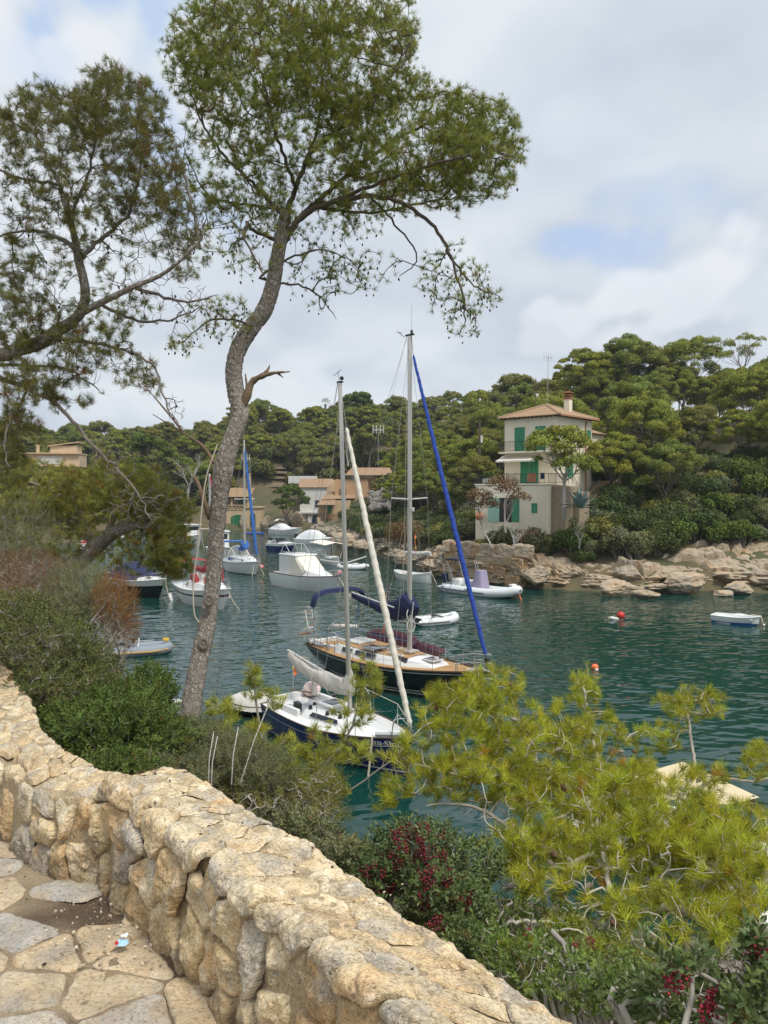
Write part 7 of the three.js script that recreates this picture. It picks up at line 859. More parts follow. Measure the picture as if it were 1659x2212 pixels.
// ---------------------------------------------------------------- the stone wall and the flagged path
// irregular cells that fill a strip: each point's Voronoi cell, cut out by half planes
function cells(pts, x0, x1, y0, y1) {
  return pts.map(([px, py], i) => {
    let poly = [[x0, y0], [x1, y0], [x1, y1], [x0, y1]];
    for (let j = 0; j < pts.length; j++) {
      if (j === i) continue; const dx = pts[j][0] - px, dy = pts[j][1] - py; if (dx * dx + dy * dy > 1.2) continue; const mx = px + dx / 2, my = py + dy / 2, out = [];
      for (let k = 0; k < poly.length; k++) { const a = poly[k], b = poly[(k + 1) % poly.length], sa = (a[0] - mx) * dx + (a[1] - my) * dy, sb = (b[0] - mx) * dx + (b[1] - my) * dy; if (sa <= 0) out.push(a); if (sa * sb < 0) { const t = sa / (sa - sb); out.push([a[0] + (b[0] - a[0]) * t, a[1] + (b[1] - a[1]) * t]); } }
      poly = out; if (poly.length < 3) break;
    }
    return poly;
  });
}
// one stone over a cell: a domed patch whose rim drops into the joint; surf(s, t) gives [point, normal]
function stonePatch(poly, surf, o) {
  const { gap, drop, dome, rough, rings = 12, seg = 48, seed, tint, edge = 5 } = o; let cx = 0, cy = 0; poly.forEach(q => { cx += q[0]; cy += q[1]; }); cx /= poly.length; cy /= poly.length;
  const n = poly.length, B = [];
  for (let j = 0; j < seg; j++) {
    const a = j / seg * 6.28319, dx = Math.cos(a), dy = Math.sin(a); let best = 1e9;
    for (let k = 0; k < n; k++) { const p = poly[k], q = poly[(k + 1) % n], ex = q[0] - p[0], ey = q[1] - p[1], den = dx * ey - dy * ex; if (Math.abs(den) < 1e-9) continue; const t = ((p[0] - cx) * ey - (p[1] - cy) * ex) / den; if (t > 0) best = Math.min(best, t); }
    const wob = 1 + 0.07 * noise(dx * 2.2 + seed, dy * 2.2, seed * 0.7) + 0.07 * noise(dx * 7 + seed, dy * 7, seed) + 0.05 * noise(dx * 19 + seed, dy * 19, seed); B.push([dx, dy, Math.max(0.01, Math.min(best * wob, best + gap) - gap)]);
  }
  for (let s = 0; s < (o.soft ?? 1); s++) { const c = B.map(b => b[2]); B.forEach((b, j) => { b[2] = Math.min(c[j] * 1.04, (c[(j + seg - 1) % seg] + 2 * c[j] + c[(j + 1) % seg]) / 4); }); } // rounded corners
  const p = [], uv = [], col = [], idx = []; const planes = [...Array(o.facets ?? 0)].map(() => { const a = o.r() * 6.283, k = (0.12 + o.r() * 0.36) * (o.slope ?? 1); return [Math.cos(a) * k, Math.sin(a) * k, 0.004 + o.r() * 0.02]; }); const tilt = [(o.r() - 0.5) * o.tilt, (o.r() - 0.5) * o.tilt], ox = o.r() * 7, oy = o.r() * 7;
  const put = (s, t, k) => {
    const [P0, N] = surf(s, t); let h = (o.lift ?? 0) + dome * (1 - Math.pow(k, edge)) - drop * smooth(o.rim ?? 0.9, 1, k) + tilt[0] * (s - cx) + tilt[1] * (t - cy);
    let fc = 0.02; for (const [pa, pb, pc] of planes) fc = Math.min(fc, pc + pa * (s - cx) + pb * (t - cy)); if (planes.length) h += Math.max(fc, -0.05) * 0.8;
    const f = rough * (1 - 0.4 * smooth(0.9, 1, k)); const q = P0.clone();
    const a = fbm(q.x * 9 + seed, q.y * 9, q.z * 9, 3), b = ridged(q.x * 15 + seed, q.y * 15, q.z * 15, 2), c = noise(q.x * 40, q.y * 40, q.z * 40 + seed), pit = smooth(0.2, 0.5, fbm(q.x * 34, q.y * 34, q.z * 34 + 7, 2));
    const w1 = worley(q.x * 11 + seed, q.y * 10, q.z * 11), w2 = worley(q.x * 29, q.y * 26 + seed, q.z * 29); h += f * (a * 1.2 + (w1[0] - 0.5) * 2.1 + (w2[0] - 0.5) * 0.85 + (b - 0.55) * 0.4 + c * 0.5 - pit * 0.8); q.addScaledVector(N, h); p.push(q.x, q.y, q.z); uv.push(s + ox, t + oy);
    let cc = tint; const blo = fbm(q.x * 7 + seed * 3, q.y * 7, q.z * 7, 3), li = fbm(q.x * 16, q.y * 16, q.z * 16 + 5, 3); cc = mix3(cc, [0.40, 0.235, 0.10], smooth(0.08, 0.42, blo) * 0.55 * (o.warm ?? 1)); cc = mix3(cc, [0.30, 0.285, 0.255], smooth(0.02, 0.4, -blo) * 0.7); cc = mix3(cc, [0.64, 0.56, 0.43], smooth(0.16, 0.36, li) * 0.45 * (o.light ?? 1)); if (o.soil) cc = mix3(cc, [0.15, 0.10, 0.06], o.soil(q) * 0.75);
    col.push(...cc);
  };
  put(cx, cy, 0);
  for (let i = 1; i <= rings; i++) { const k = i === rings ? 1 : Math.pow(i / rings, 0.85); for (let j = 0; j < seg; j++) put(cx + B[j][0] * B[j][2] * k, cy + B[j][1] * B[j][2] * k, k); }
  for (let j = 0; j < seg; j++) idx.push(0, 1 + j, 1 + (j + 1) % seg);
  for (let i = 0; i < rings - 1; i++) for (let j = 0; j < seg; j++) { const a = 1 + i * seg + j, b = 1 + i * seg + (j + 1) % seg; idx.push(a, a + seg, b, b, a + seg, b + seg); }
  const g = new THREE.BufferGeometry(); g.setAttribute('position', new THREE.Float32BufferAttribute(p, 3)); g.setAttribute('uv', new THREE.Float32BufferAttribute(uv, 2)); g.setAttribute('color', new THREE.Float32BufferAttribute(col, 3)); g.setIndex(idx); g.computeVertexNormals();
  if (o.cull && !o.cull(cx, cy)) return null; return g;
}
const wallMap = texture(1024, (u, v) => {
  const a = fbm(u * 5, v * 5, 2, 6, 5), b = fbm(u * 36, v * 36, 3, 4, 36), c = fbm(u * 9 + a, v * 9, 7, 4, 9), pit = smooth(0.22, 0.5, fbm(u * 48, v * 48, 11, 3, 48)), crk = smooth(0.86, 0.97, ridged(u * 6, v * 6, 13, 4, 6) * 1.05);
  const k = clamp(0.80 + a * 0.5 + b * 0.5 - pit * 0.5 - crk * 0.2), o = clamp(0.5 + c * 1.5);
  return [k, k * lerp(1.0, 0.92, o), k * lerp(0.99, 0.78, o)];
});
const wallStone = new THREE.MeshStandardMaterial({ color: rgb(1.56, 1.58, 1.66), vertexColors: true, roughness: 0.95, map: rep(wallMap, 2.4), bumpMap: rep(rockBump, 3.2), bumpScale: 0.02, side: THREE.DoubleSide });
const flagStone = new THREE.MeshStandardMaterial({ color: rgb(1.24, 1.24, 1.25), vertexColors: true, roughness: 0.9, map: rep(rockMap, 1.6), bumpMap: rep(rockBump, 2.0), bumpScale: 0.016, side: THREE.DoubleSide });
const mortar = new THREE.MeshStandardMaterial({ color: rgb(0.50, 0.40, 0.26), roughness: 1, map: rep(rockMap, 2.0), bumpMap: rep(rockBump, 3), bumpScale: 0.02, side: THREE.DoubleSide });
const soilMat = new THREE.MeshStandardMaterial({ vertexColors: true, roughness: 1, map: rep(rockMap, 2.5), bumpMap: rep(rockBump, 4), bumpScale: 0.012, side: THREE.DoubleSide });
{
  // the wall as a strip: s runs along it, t from the foot of the path side up over the top and down outside
  const cum = [0]; for (let i = 1; i < WALL.length; i++) { const a = WALL[i - 1], b = WALL[i]; cum.push(cum[i - 1] + Math.hypot((a[0] + a[2] - b[0] - b[2]) / 2, (a[1] + a[3] - b[1] - b[3]) / 2)); }
  const LEN = cum[cum.length - 1];
  const at = s => { let i = 0; while (i < WALL.length - 2 && cum[i + 1] < s) i++; const t = clamp((s - cum[i]) / (cum[i + 1] - cum[i])), a = WALL[i], b = WALL[i + 1]; return a.map((q, k) => lerp(q, b[k], t)); };
  const section = (s, inset, insetTop) => { // rounded cross-section as points from the inner foot to the outer foot
    const [ix, id, ox, od, h] = at(s); const H = h + 0.022 * noise(s * 2.1, 4, 1) + 0.014 * noise(s * 6, 9, 2), w = Math.hypot(ox - ix, od - id), A = V(ix, PATH_Y, -id), B = V(ox, PATH_Y, -od), U = B.clone().sub(A).normalize();
    const q = (u, y) => A.clone().addScaledVector(U, u).add(V(0, y, 0)), lean = 0.03, r = 0.026, out = [];
    out.push([q(-lean + inset, -0.12), 0]); out.push([q(-lean * 0.5 + inset, H * 0.5), 0]); for (let k = 0; k <= 4; k++) { const a = k / 4 * Math.PI / 2; out.push([q(inset + r - Math.cos(a) * r, H - insetTop - r + Math.sin(a) * r), 0]); } for (let k = 0; k <= 4; k++) { const a = k / 4 * Math.PI / 2; out.push([q(w - inset - r + Math.sin(a) * r, H - insetTop - r + Math.cos(a) * r), 0]); } out.push([q(w - inset + 0.02, -0.1), 0]); out.push([q(w - inset + 0.05, -0.6), 0]);
    return out.map(z => z[0]);
  };
  const surf = (s, t) => {
    const f = (S) => { const c = section(S, 0, 0); const [, , , , h] = at(S); let d = t * 1.0 + 0.12, k = 0; // t in metres from the foot
      while (k < c.length - 2) { const L = c[k].distanceTo(c[k + 1]); if (d <= L) break; d -= L; k++; } const L = c[k].distanceTo(c[k + 1]); return [c[k].clone().lerp(c[k + 1], d / L), c[k + 1].clone().sub(c[k]).normalize(), k]; };
    const [p, T] = f(s), [p2] = f(s + 0.02), D = p2.clone().sub(p).normalize(), N = D.clone().cross(T).normalize(); // smooth the normal round the corner
    const g = q => { const tt = t; t = tt + q; const [a] = f(s); t = tt; return a; }; const T2 = g(0.03).sub(g(-0.03)).normalize(); const N2 = D.clone().cross(T2).normalize(); if (N2.dot(N) < 0) N2.negate(); return [p, N2.negate()];
  };
  const wall = thing('stone_wall', 'low rough limestone wall beside the flagged path in the foreground', 'stone wall', V(0, 0, 0));
  const core = mb(); { const rows = []; for (let i = 0; i <= 420; i++) { const s = LEN * i / 420; rows.push(section(s, 0.018, 0.004)); } core.loft(rows); }
  { const g = core.geo(null); const p = g.attributes.position, n = g.attributes.normal, v = V(0, 0, 0); for (let i = 0; i < p.count; i++) { v.fromBufferAttribute(p, i); const d = 0.03 * fbm(v.x * 9, v.y * 9, v.z * 9, 4); p.setXYZ(i, v.x + n.getX(i) * d, v.y + n.getY(i) * d * 0.35, v.z + n.getZ(i) * d); } g.computeVertexNormals(); const m = new THREE.Mesh(g, mortar); m.name = 'mortar'; m.castShadow = m.receiveShadow = true; wall.add(m); }
  const r = rng(2024), pts = [], T1 = 1.35;
  // rows of cells: bigger upright stones on the face, edge stones folding over the top, a broken mosaic across it
  for (let s = -0.1; s < LEN; ) { const w = 0.12 + r() * 0.14; const rows = r() < 0.25 ? [0.03, 0.15, 0.29] : r() < 0.6 ? [0.04, 0.25] : [0.14, 0.31]; for (const t of rows) pts.push([s + (r() - 0.5) * w * 0.7, t + (r() - 0.5) * 0.07]); s += w; }
  for (let s = -0.1; s < LEN; ) { const w = 0.12 + r() * 0.13; pts.push([s, 0.44 + (r() - 0.5) * 0.05]); s += w; }
  for (let s = -0.1; s < LEN; ) { const w = 0.07 + r() * 0.09; pts.push([s, 0.565 + (r() - 0.5) * 0.06]); pts.push([s + w * 0.5, 0.67 + (r() - 0.5) * 0.05]); s += w * 1.15; }
  for (let s = -0.1; s < LEN; ) { const w = 0.10 + r() * 0.10; pts.push([s, 0.80 + (r() - 0.5) * 0.05]); pts.push([s + 0.04, 0.98 + (r() - 0.5) * 0.05]); pts.push([s, 1.18]); s += w; }
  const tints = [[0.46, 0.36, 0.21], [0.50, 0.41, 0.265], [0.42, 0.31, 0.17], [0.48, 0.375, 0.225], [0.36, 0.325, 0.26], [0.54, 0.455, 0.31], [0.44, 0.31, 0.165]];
  const polys = cells(pts, -0.15, LEN, -0.08, T1); let c = 0;
  polys.forEach((poly, i) => {
    if (poly.length < 3) return; const [s, t] = pts[i], faceStone = t < 0.37, edgeStone = t < 0.5, outer = t > 0.76; if (t > 1.1) return;
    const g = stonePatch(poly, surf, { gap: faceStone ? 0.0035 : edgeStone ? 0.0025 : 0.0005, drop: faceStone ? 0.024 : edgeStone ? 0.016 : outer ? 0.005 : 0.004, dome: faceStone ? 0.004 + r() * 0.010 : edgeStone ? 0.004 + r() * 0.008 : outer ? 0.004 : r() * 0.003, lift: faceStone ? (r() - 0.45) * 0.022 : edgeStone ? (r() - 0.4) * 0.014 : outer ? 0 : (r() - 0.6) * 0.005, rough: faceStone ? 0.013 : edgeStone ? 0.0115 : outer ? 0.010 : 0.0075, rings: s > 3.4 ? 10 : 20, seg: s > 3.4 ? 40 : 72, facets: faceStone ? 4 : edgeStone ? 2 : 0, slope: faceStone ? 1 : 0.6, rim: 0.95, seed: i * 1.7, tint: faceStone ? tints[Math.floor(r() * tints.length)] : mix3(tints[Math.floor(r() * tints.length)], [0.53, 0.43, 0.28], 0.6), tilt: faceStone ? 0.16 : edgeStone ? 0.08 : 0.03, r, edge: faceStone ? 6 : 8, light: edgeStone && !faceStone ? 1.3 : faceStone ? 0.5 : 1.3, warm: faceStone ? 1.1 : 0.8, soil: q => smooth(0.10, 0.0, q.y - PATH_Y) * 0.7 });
    if (!g) return; const m = new THREE.Mesh(g, wallStone); m.name = 'stone'; m.castShadow = m.receiveShadow = true; wall.add(m); c++;
  });
  console.log('wall stones', c);
}
{
  // flags laid in soil
  const base = new THREE.PlaneGeometry(7, 9, 190, 240); base.rotateX(-Math.PI / 2); base.translate(-3.1, PATH_Y, -3.4); const p = base.attributes.position, col = [], uv = base.attributes.uv;
  for (let i = 0; i < p.count; i++) { const x = p.getX(i), d = -p.getZ(i), bw = behindWall(x, d); const hollow = 0.018 * Math.exp(-(((x + 1.12) / 0.22) ** 2 + ((d - 2.92) / 0.17) ** 2)) + 0.02 * Math.exp(-(((x + 0.55) / 0.15) ** 2 + ((d - 2.34) / 0.14) ** 2)); p.setY(i, PATH_Y - 0.006 + 0.012 * fbm(x * 5, d * 5, 2, 4) - hollow - (bw < 0 ? 0.25 : 0)); uv.setXY(i, x, d); const k = clamp(0.45 + fbm(x * 3, d * 3, 6, 4) * 1.2 - hollow * 20); col.push(...mix3([0.13, 0.092, 0.06], [0.46, 0.37, 0.255], k)); }
  { const ix = [], o = base.index; for (let k = 0; k < o.count; k += 3) { let ok = true; for (let j = 0; j < 3; j++) { const q = o.getX(k + j); if (behindWall(p.getX(q), -p.getZ(q)) < -0.16) ok = false; } if (ok) ix.push(o.getX(k), o.getX(k + 1), o.getX(k + 2)); } base.setIndex(ix); }
  base.setAttribute('color', new THREE.Float32BufferAttribute(col, 3)); base.computeVertexNormals(); const path = new THREE.Mesh(base, soilMat); path.name = 'path'; path.receiveShadow = true; structure(path);
  const r = rng(515), pts = []; for (let z = 0.6; z < 6.6;) { for (let x = -5.6; x < 1;) { const w = 0.16 + r() * 0.22; if (behindWall(x, z) > 0.0) pts.push([x + (r() - 0.5) * 0.12 + z * 0.12, z + (r() - 0.5) * 0.11]); x += w; } z += 0.165; }
  const surf = (x, d) => [V(x - d * 0.12, PATH_Y - 0.004 + 0.006 * noise(x * 2, d * 2, 3), -d), V(0, 1, 0)]; const polys = cells(pts, -5.4, 2.4, 0.3, 6.8);
  const tints = [[0.50, 0.415, 0.295], [0.53, 0.45, 0.33], [0.48, 0.38, 0.25], [0.39, 0.37, 0.335], [0.51, 0.42, 0.30], [0.54, 0.445, 0.31], [0.43, 0.40, 0.35]]; let n = 0;
  polys.forEach((poly, i) => {
    if (poly.length < 3) return; const [x, d] = pts[i], bw = behindWall(x - d * 0.12, d); if (bw < 0.0 || Math.abs(x - d * 0.12) > d * 0.62 + 0.6 || r() < 0.04) return; if (Math.hypot((x - d * 0.12 + 1.10) / 0.17, (d - 2.9) / 0.12) < 1) return; if (n > 295) return; let area = 0; for (let k = 0; k < poly.length; k++) { const a = poly[k], b = poly[(k + 1) % poly.length]; area += a[0] * b[1] - b[0] * a[1]; } if (Math.abs(area) > 0.22) return;
    const g = stonePatch(poly, surf, { gap: 0.001 + r() * r() * 0.016, drop: 0.008, dome: 0.001 + r() * 0.004, rough: 0.0034, rings: 14, seg: 64, rim: 0.93, seed: i * 2.3, tint: tints[Math.floor(r() * tints.length)], tilt: 0.02, r, edge: 16, warm: 0.55, light: 0.8, soil: q => clamp(fbm(q.x * 4, q.z * 4, 3, 4) * 2.2 - 0.02) * 0.62 });
    const m = new THREE.Mesh(g, flagStone); m.name = 'flagstone'; m.castShadow = m.receiveShadow = true; path.add(m); n++;
  });
  console.log('flags', n);
  // grit swept against the foot of the wall
  const gg = mergeVertices(new THREE.IcosahedronGeometry(1, 0)), grit = new THREE.InstancedMesh(gg, std(0.5, 0.42, 0.31, 0.95), 520), mt = new THREE.Matrix4(), cl = new THREE.Color(); for (let i = 0; i < 520; i++) { const near = r() < 0.5; const x = near ? -1.0 + (r() - 0.5) * 0.5 : -2.4 + r() * 2.6, d = near ? 2.78 + (r() - 0.5) * 0.5 : 1.4 + r() * 2.4, s = 0.0018 + 0.0055 * r() ** 4; const ok = behindWall(x, d) > 0.01; mt.makeRotationFromEuler(new THREE.Euler(r() * 6, r() * 6, r() * 6)).scale(V(s, s * 0.7, s * 1.2)).setPosition(x, ok ? PATH_Y + 0.006 : PATH_Y - 0.2, -d); grit.setMatrixAt(i, mt); const k = 0.5 + r() * 0.9; grit.setColorAt(i, cl.setRGB(k, k, k)); } grit.name = numbered('gravel'); tag(grit, 'scattered grit and pebbles on the path at the foot of the wall', 'gravel', null, 'stuff'); scene.add(grit);
  // dry needles and bits of bark blown on to the wall and the path
  { const im = new THREE.InstancedMesh(new THREE.BoxGeometry(1, 0.12, 0.12), std(0.07, 0.045, 0.03, 0.9), 150), c2 = new THREE.Color(); let n = 0; for (let i = 0; i < 150; i++) { const onWall = i < 90, k = Math.floor(r() * 9), t = r(), q = r() * 0.8 + 0.1, a = WALL[k], b = WALL[k + 1], ix = lerp(a[0], b[0], t), id = lerp(a[1], b[1], t), ox = lerp(a[2], b[2], t), od = lerp(a[3], b[3], t); const x = onWall ? lerp(ix, ox, q) : -2.2 + r() * 2.2, d = onWall ? lerp(id, od, q) : 1.5 + r() * 2.2, y = onWall ? PATH_Y + lerp(a[4], b[4], t) + 0.012 : PATH_Y + 0.008; if (!onWall && behindWall(x, d) < 0.02) continue; const thin = r() < 0.6, s = thin ? 0.02 + r() * 0.03 : 0.007 + r() * 0.006; mt.makeRotationFromEuler(new THREE.Euler((r() - 0.5) * 0.4, r() * 6, (r() - 0.5) * 0.4)).scale(V(s, thin ? 0.012 : s * 3.5, thin ? 0.012 : s * 4)).setPosition(x, y, -d); im.setMatrixAt(n, mt); im.setColorAt(n++, c2.setRGB(...(thin ? [2.2, 1.6, 1.2] : [0.5, 0.5, 0.5]))); } im.count = n; im.name = numbered('plant_litter'); tag(im, 'dry pine needles and dark bits of bark on the wall top and path', 'plant litter', null, 'stuff'); scene.add(im); }
  // litter
  const w = thing('sweet_wrapper', 'crumpled pale blue and white wrapper lying on the flagstones', 'litter', onY(264, 2042, PATH_Y + 0.022), 0.5); const crump = (b, sx, sz, seed) => { const rows = []; for (let i = 0; i <= 7; i++) { const q = []; for (let j = 0; j <= 7; j++) q.push(V((i / 7 - 0.5) * sx, 0.010 + 0.016 * fbm(i * 0.6 + seed, j * 0.6, seed, 3), (j / 7 - 0.5) * sz * (0.5 + 0.5 * Math.sin(i / 7 * 3.14)))); rows.push(q); } b.loft(rows); }; part(w, 'wrapper', std(0.40, 0.62, 0.75, 0.5), b => crump(b, 0.042, 0.05, 3), 0); part(w, 'fold', std(0.8, 0.82, 0.82, 0.5), b => { crump(b, 0.026, 0.02, 9); for (let i = 0; i < b.p.length; i += 3) { b.p[i] += 0.012; b.p[i + 1] += 0.014; b.p[i + 2] -= 0.016; } }, 0); part(w, 'print', std(0.6, 0.05, 0.06, 0.5), b => { crump(b, 0.012, 0.02, 5); for (let i = 0; i < b.p.length; i += 3) { b.p[i] -= 0.018; b.p[i + 1] += 0.004; } }, 0);
  const w2 = thing('paper_scrap', 'small white paper scrap in the gap at the foot of the wall', 'litter', onY(633, 2150, PATH_Y + 0.025), 1.2); part(w2, 'paper', std(0.82, 0.82, 0.8, 0.7), b => crump(b, 0.04, 0.03, 21), 0);
}
// ---------------------------------------------------------------- trees and shrubs close by, grown branch by branch
// limbs: given polylines with radii; every target point is reached from the nearest wood by a curving twig
function growTree(limbs, targets, o) {
  const r = rng(o.seed), X = [], Y = [], Zz = [], par = [], rad = [], DX = [], DY = [], DZ = [], add = (p, pa, ra, d) => { X.push(p.x); Y.push(p.y); Zz.push(p.z); par.push(pa); rad.push(ra); DX.push(d.x); DY.push(d.y); DZ.push(d.z); return X.length - 1; };
  const first = []; for (const L of limbs) {
    const c = new THREE.CatmullRomCurve3(L.pts, false, 'centripetal'), n = Math.max(3, Math.round(c.getLength() / o.step)), P0 = c.getPoint(0); let pa = -1;
    if (X.length) { let b = 1e9; for (let i = 0; i < X.length; i++) { const q = (X[i] - P0.x) ** 2 + (Y[i] - P0.y) ** 2 + (Zz[i] - P0.z) ** 2; if (q < b) { b = q; pa = i; } } }
    for (let k = 0; k <= n; k++) { const t = k / n, p = c.getPoint(t); if (k > 0 || pa < 0) p.add(V((r() - 0.5), (r() - 0.5), (r() - 0.5)).multiplyScalar((L.jit ?? 0.012))); const rr = Array.isArray(L.r) ? (L.r.length === 2 ? lerp(L.r[0], L.r[1], t) : L.r[Math.min(L.r.length - 1, Math.round(t * (L.r.length - 1)))]) : L.r; pa = add(p, pa, rr, c.getTangent(t)); if (L.bare) rad[pa] = rr; first.push(pa); }
  }
  const limbN = X.length, noAttach = new Uint8Array(400000); if (o.clear) for (let i = 0; i < limbN; i++) if (rad[i] > o.clear) noAttach[i] = 1;
  const T = targets.map(t => { let b = 1e9; for (let i = 0; i < limbN; i += 2) b = Math.min(b, (X[i] - t.x) ** 2 + (Y[i] - t.y) ** 2 + (Zz[i] - t.z) ** 2); return [b, t]; }).sort((a, b) => a[0] - b[0]);
  const tips = [];
  for (const [, t] of T) {
    let best = 1e9, bi = 0; for (let i = 0; i < X.length; i++) { if (noAttach[i]) continue; const dx = t.x - X[i], dy = t.y - Y[i], dz = t.z - Zz[i], q = dx * dx + dy * dy + dz * dz; if (q > best) continue; const dl = Math.sqrt(q) + 1e-6, cs = (dx * DX[i] + dy * DY[i] + dz * DZ[i]) / dl, cost = q * (1.35 - 0.35 * cs) ** 2; if (cost < best) { best = cost; bi = i; } }
    const a = V(X[bi], Y[bi], Zz[bi]), d0 = V(DX[bi], DY[bi], DZ[bi]), D = a.distanceTo(t); if (D > (o.reach ?? 1e9)) continue; const side = t.clone().sub(a).normalize(), ctl = a.clone().addScaledVector(d0.lerp(side, 0.45).normalize(), D * 0.5).add(V((r() - 0.5), (r() - 0.5) - (o.sag ?? 0), (r() - 0.5)).multiplyScalar(D * (o.wig ?? 0.3)));
    const n = Math.max(2, Math.ceil(D / o.step)); let pa = bi, pv = a; for (let k = 1; k <= n; k++) { const q = k / n, p = a.clone().multiplyScalar((1 - q) ** 2).addScaledVector(ctl, 2 * q * (1 - q)).addScaledVector(t, q * q); if (k < n) p.add(V((r() - 0.5), (r() - 0.5), (r() - 0.5)).multiplyScalar(o.step * 0.16)); pa = add(p, pa, 0, p.clone().sub(pv).normalize()); pv = p; }
    tips.push([t, V(DX[pa], DY[pa], DZ[pa])]);
  }
  // thickness from the twigs inwards
  const N = X.length, acc = new Float64Array(N), kid = new Int32Array(N).fill(-1), pw = o.pw ?? 2.4; for (let i = N - 1; i >= 0; i--) { const own = Math.max(Math.pow(acc[i], 1 / pw), o.tip); if (i >= limbN) rad[i] = own; else rad[i] = Math.max(rad[i], Math.min(own, rad[i] * 1.15)); if (par[i] >= 0) { acc[par[i]] += Math.pow(rad[i], pw); if (kid[par[i]] < 0 || rad[i] > rad[kid[par[i]]] || i === par[i] + 1 && i < limbN) kid[par[i]] = i; } }
  const wood = mb(), trunk = mb();
  for (let i = 0; i < N; i++) {
    const root = par[i] < 0, side = !root && kid[par[i]] !== i; if (!root && !side) continue; const pts = [], rr = []; if (side) { const p = par[i]; pts.push(V(X[p], Y[p], Zz[p])); rr.push(Math.min(rad[p], rad[i] * 1.25)); } for (let k = i; k >= 0; k = kid[k]) { pts.push(V(X[k], Y[k], Zz[k])); rr.push(rad[k]); } if (pts.length < 2) continue; rr[rr.length - 1] *= 0.5;
    const big = Math.max(...rr); if (i < limbN && big > (o.trunkFrom ?? 1e9)) { trunk.limb = trunk.limb ?? []; trunk.limb.push([pts, rr]); } else wood.tube(pts, rr, big > 0.03 ? 9 : big > 0.012 ? 6 : big > 0.005 ? 4 : 3, big > 0.02);
  }
  return { wood, trunk, tips };
}
function bark(b, pts, rr, seed, bulge = 0.09) { // a trunk with plates and knots in its surface
  const c = new THREE.CatmullRomCurve3(pts, false, 'centripetal'), L = c.getLength(), n = Math.round(L / 0.035), S = 34, rows = []; let N = V(1, 0, 0);
  for (let k = 0; k <= n; k++) { const t = k / n, p = c.getPoint(t), T = c.getTangent(t), f = t * (rr.length - 1), j = Math.min(rr.length - 2, Math.floor(f)), R = lerp(rr[j], rr[j + 1], f - j); N = N.addScaledVector(T, -N.dot(T)).normalize(); const B = T.clone().cross(N), row = []; for (let s = 0; s < S; s++) { const a = s / S * 6.28319, cx = Math.cos(a), cy = Math.sin(a), y = t * L; const w = worley(cx * 3.6 + seed, y * 9, cy * 3.6), pl = smooth(0, 0.22, w[1] - w[0]); const q0 = clamp(R / 0.12), q = R * (1 + bulge * fbm(cx * 1.3 + seed, y * 1.6, cy * 1.3, 3)) + q0 * (0.013 * (pl - 0.6) + 0.006 * fbm(cx * 7, y * 12, cy * 7, 2) + (w[2] / 255) * 0.007 * pl); row.push(p.clone().addScaledVector(N, cx * q).addScaledVector(B, cy * q)); } rows.push(row); }
  b.loft(rows, true, true);
}
// a tuft of needles round a twig end; +y runs along the twig
function tuftGeo(n, L, w, seed, len = 0.5, open = 0.95) {
  const r = rng(seed), p = [], nn = [], y = V(0, 1, 0);
  for (let k = 0; k < n; k++) { const a = r() * 6.283, tilt = 0.18 + Math.pow(r(), 0.8) * open, b0 = -r() * L * len, d = V(Math.cos(a) * Math.sin(tilt), Math.cos(tilt), Math.sin(a) * Math.sin(tilt)), o = V(0, b0, 0), l = L * (0.7 + r() * 0.4), side = d.clone().cross(V(r() - 0.5, r() - 0.5, r() - 0.5)).normalize(), m = o.clone().addScaledVector(d, l * 0.55), e = o.clone().addScaledVector(d, l).add(V(0, l * 0.06, 0)); const q = [o.clone().addScaledVector(side, -w * 0.5), o.clone().addScaledVector(side, w * 0.5), m.clone().addScaledVector(side, w * 0.5), m.clone().addScaledVector(side, -w * 0.5)]; const N = side.clone().cross(d).normalize(); if (N.dot(d.clone().setY(0.3)) < 0) N.negate(); for (const t of [[q[0], q[1], q[2]], [q[0], q[2], q[3]], [q[3], q[2], e]]) for (const v of t) { p.push(v.x, v.y, v.z); } }
  const g = new THREE.BufferGeometry(); g.setAttribute('position', new THREE.Float32BufferAttribute(p, 3)); g.computeVertexNormals(); return g;
}
// leafy sprays: narrow leaflets along a stalk (pinnate), or blades round it
function sprayGeo(n, L, leaf, w, seed, curl = 0.3) {
  const r = rng(seed), p = [], v = V(0, 0, 0); const leafAt = (o, d, l, ww) => { const s = d.clone().cross(V(r() - 0.5, 1, r() - 0.5)).normalize(), up = s.clone().cross(d), m = o.clone().addScaledVector(d, l * 0.5).addScaledVector(up, l * 0.06), e = o.clone().addScaledVector(d, l); const a = m.clone().addScaledVector(s, ww / 2), b = m.clone().addScaledVector(s, -ww / 2); for (const q of [o, a, b, a, e, b]) p.push(q.x, q.y, q.z); };
  for (let k = 0; k < n; k++) { const t = (k + 0.5) / n, y = L * t, a = k * 2.4 + r(), out = V(Math.cos(a), 0.55 + r() * 0.6, Math.sin(a)).normalize(); leafAt(V((r() - 0.5) * 0.004, y * (1 - curl * 0.2), (r() - 0.5) * 0.004), out, leaf * (0.7 + r() * 0.5), w * (0.8 + r() * 0.4)); }
  leafAt(V(0, L, 0), V(0, 1, 0.1).normalize(), leaf, w); const g = new THREE.BufferGeometry(); g.setAttribute('position', new THREE.Float32BufferAttribute(p, 3)); g.computeVertexNormals(); return g;
}
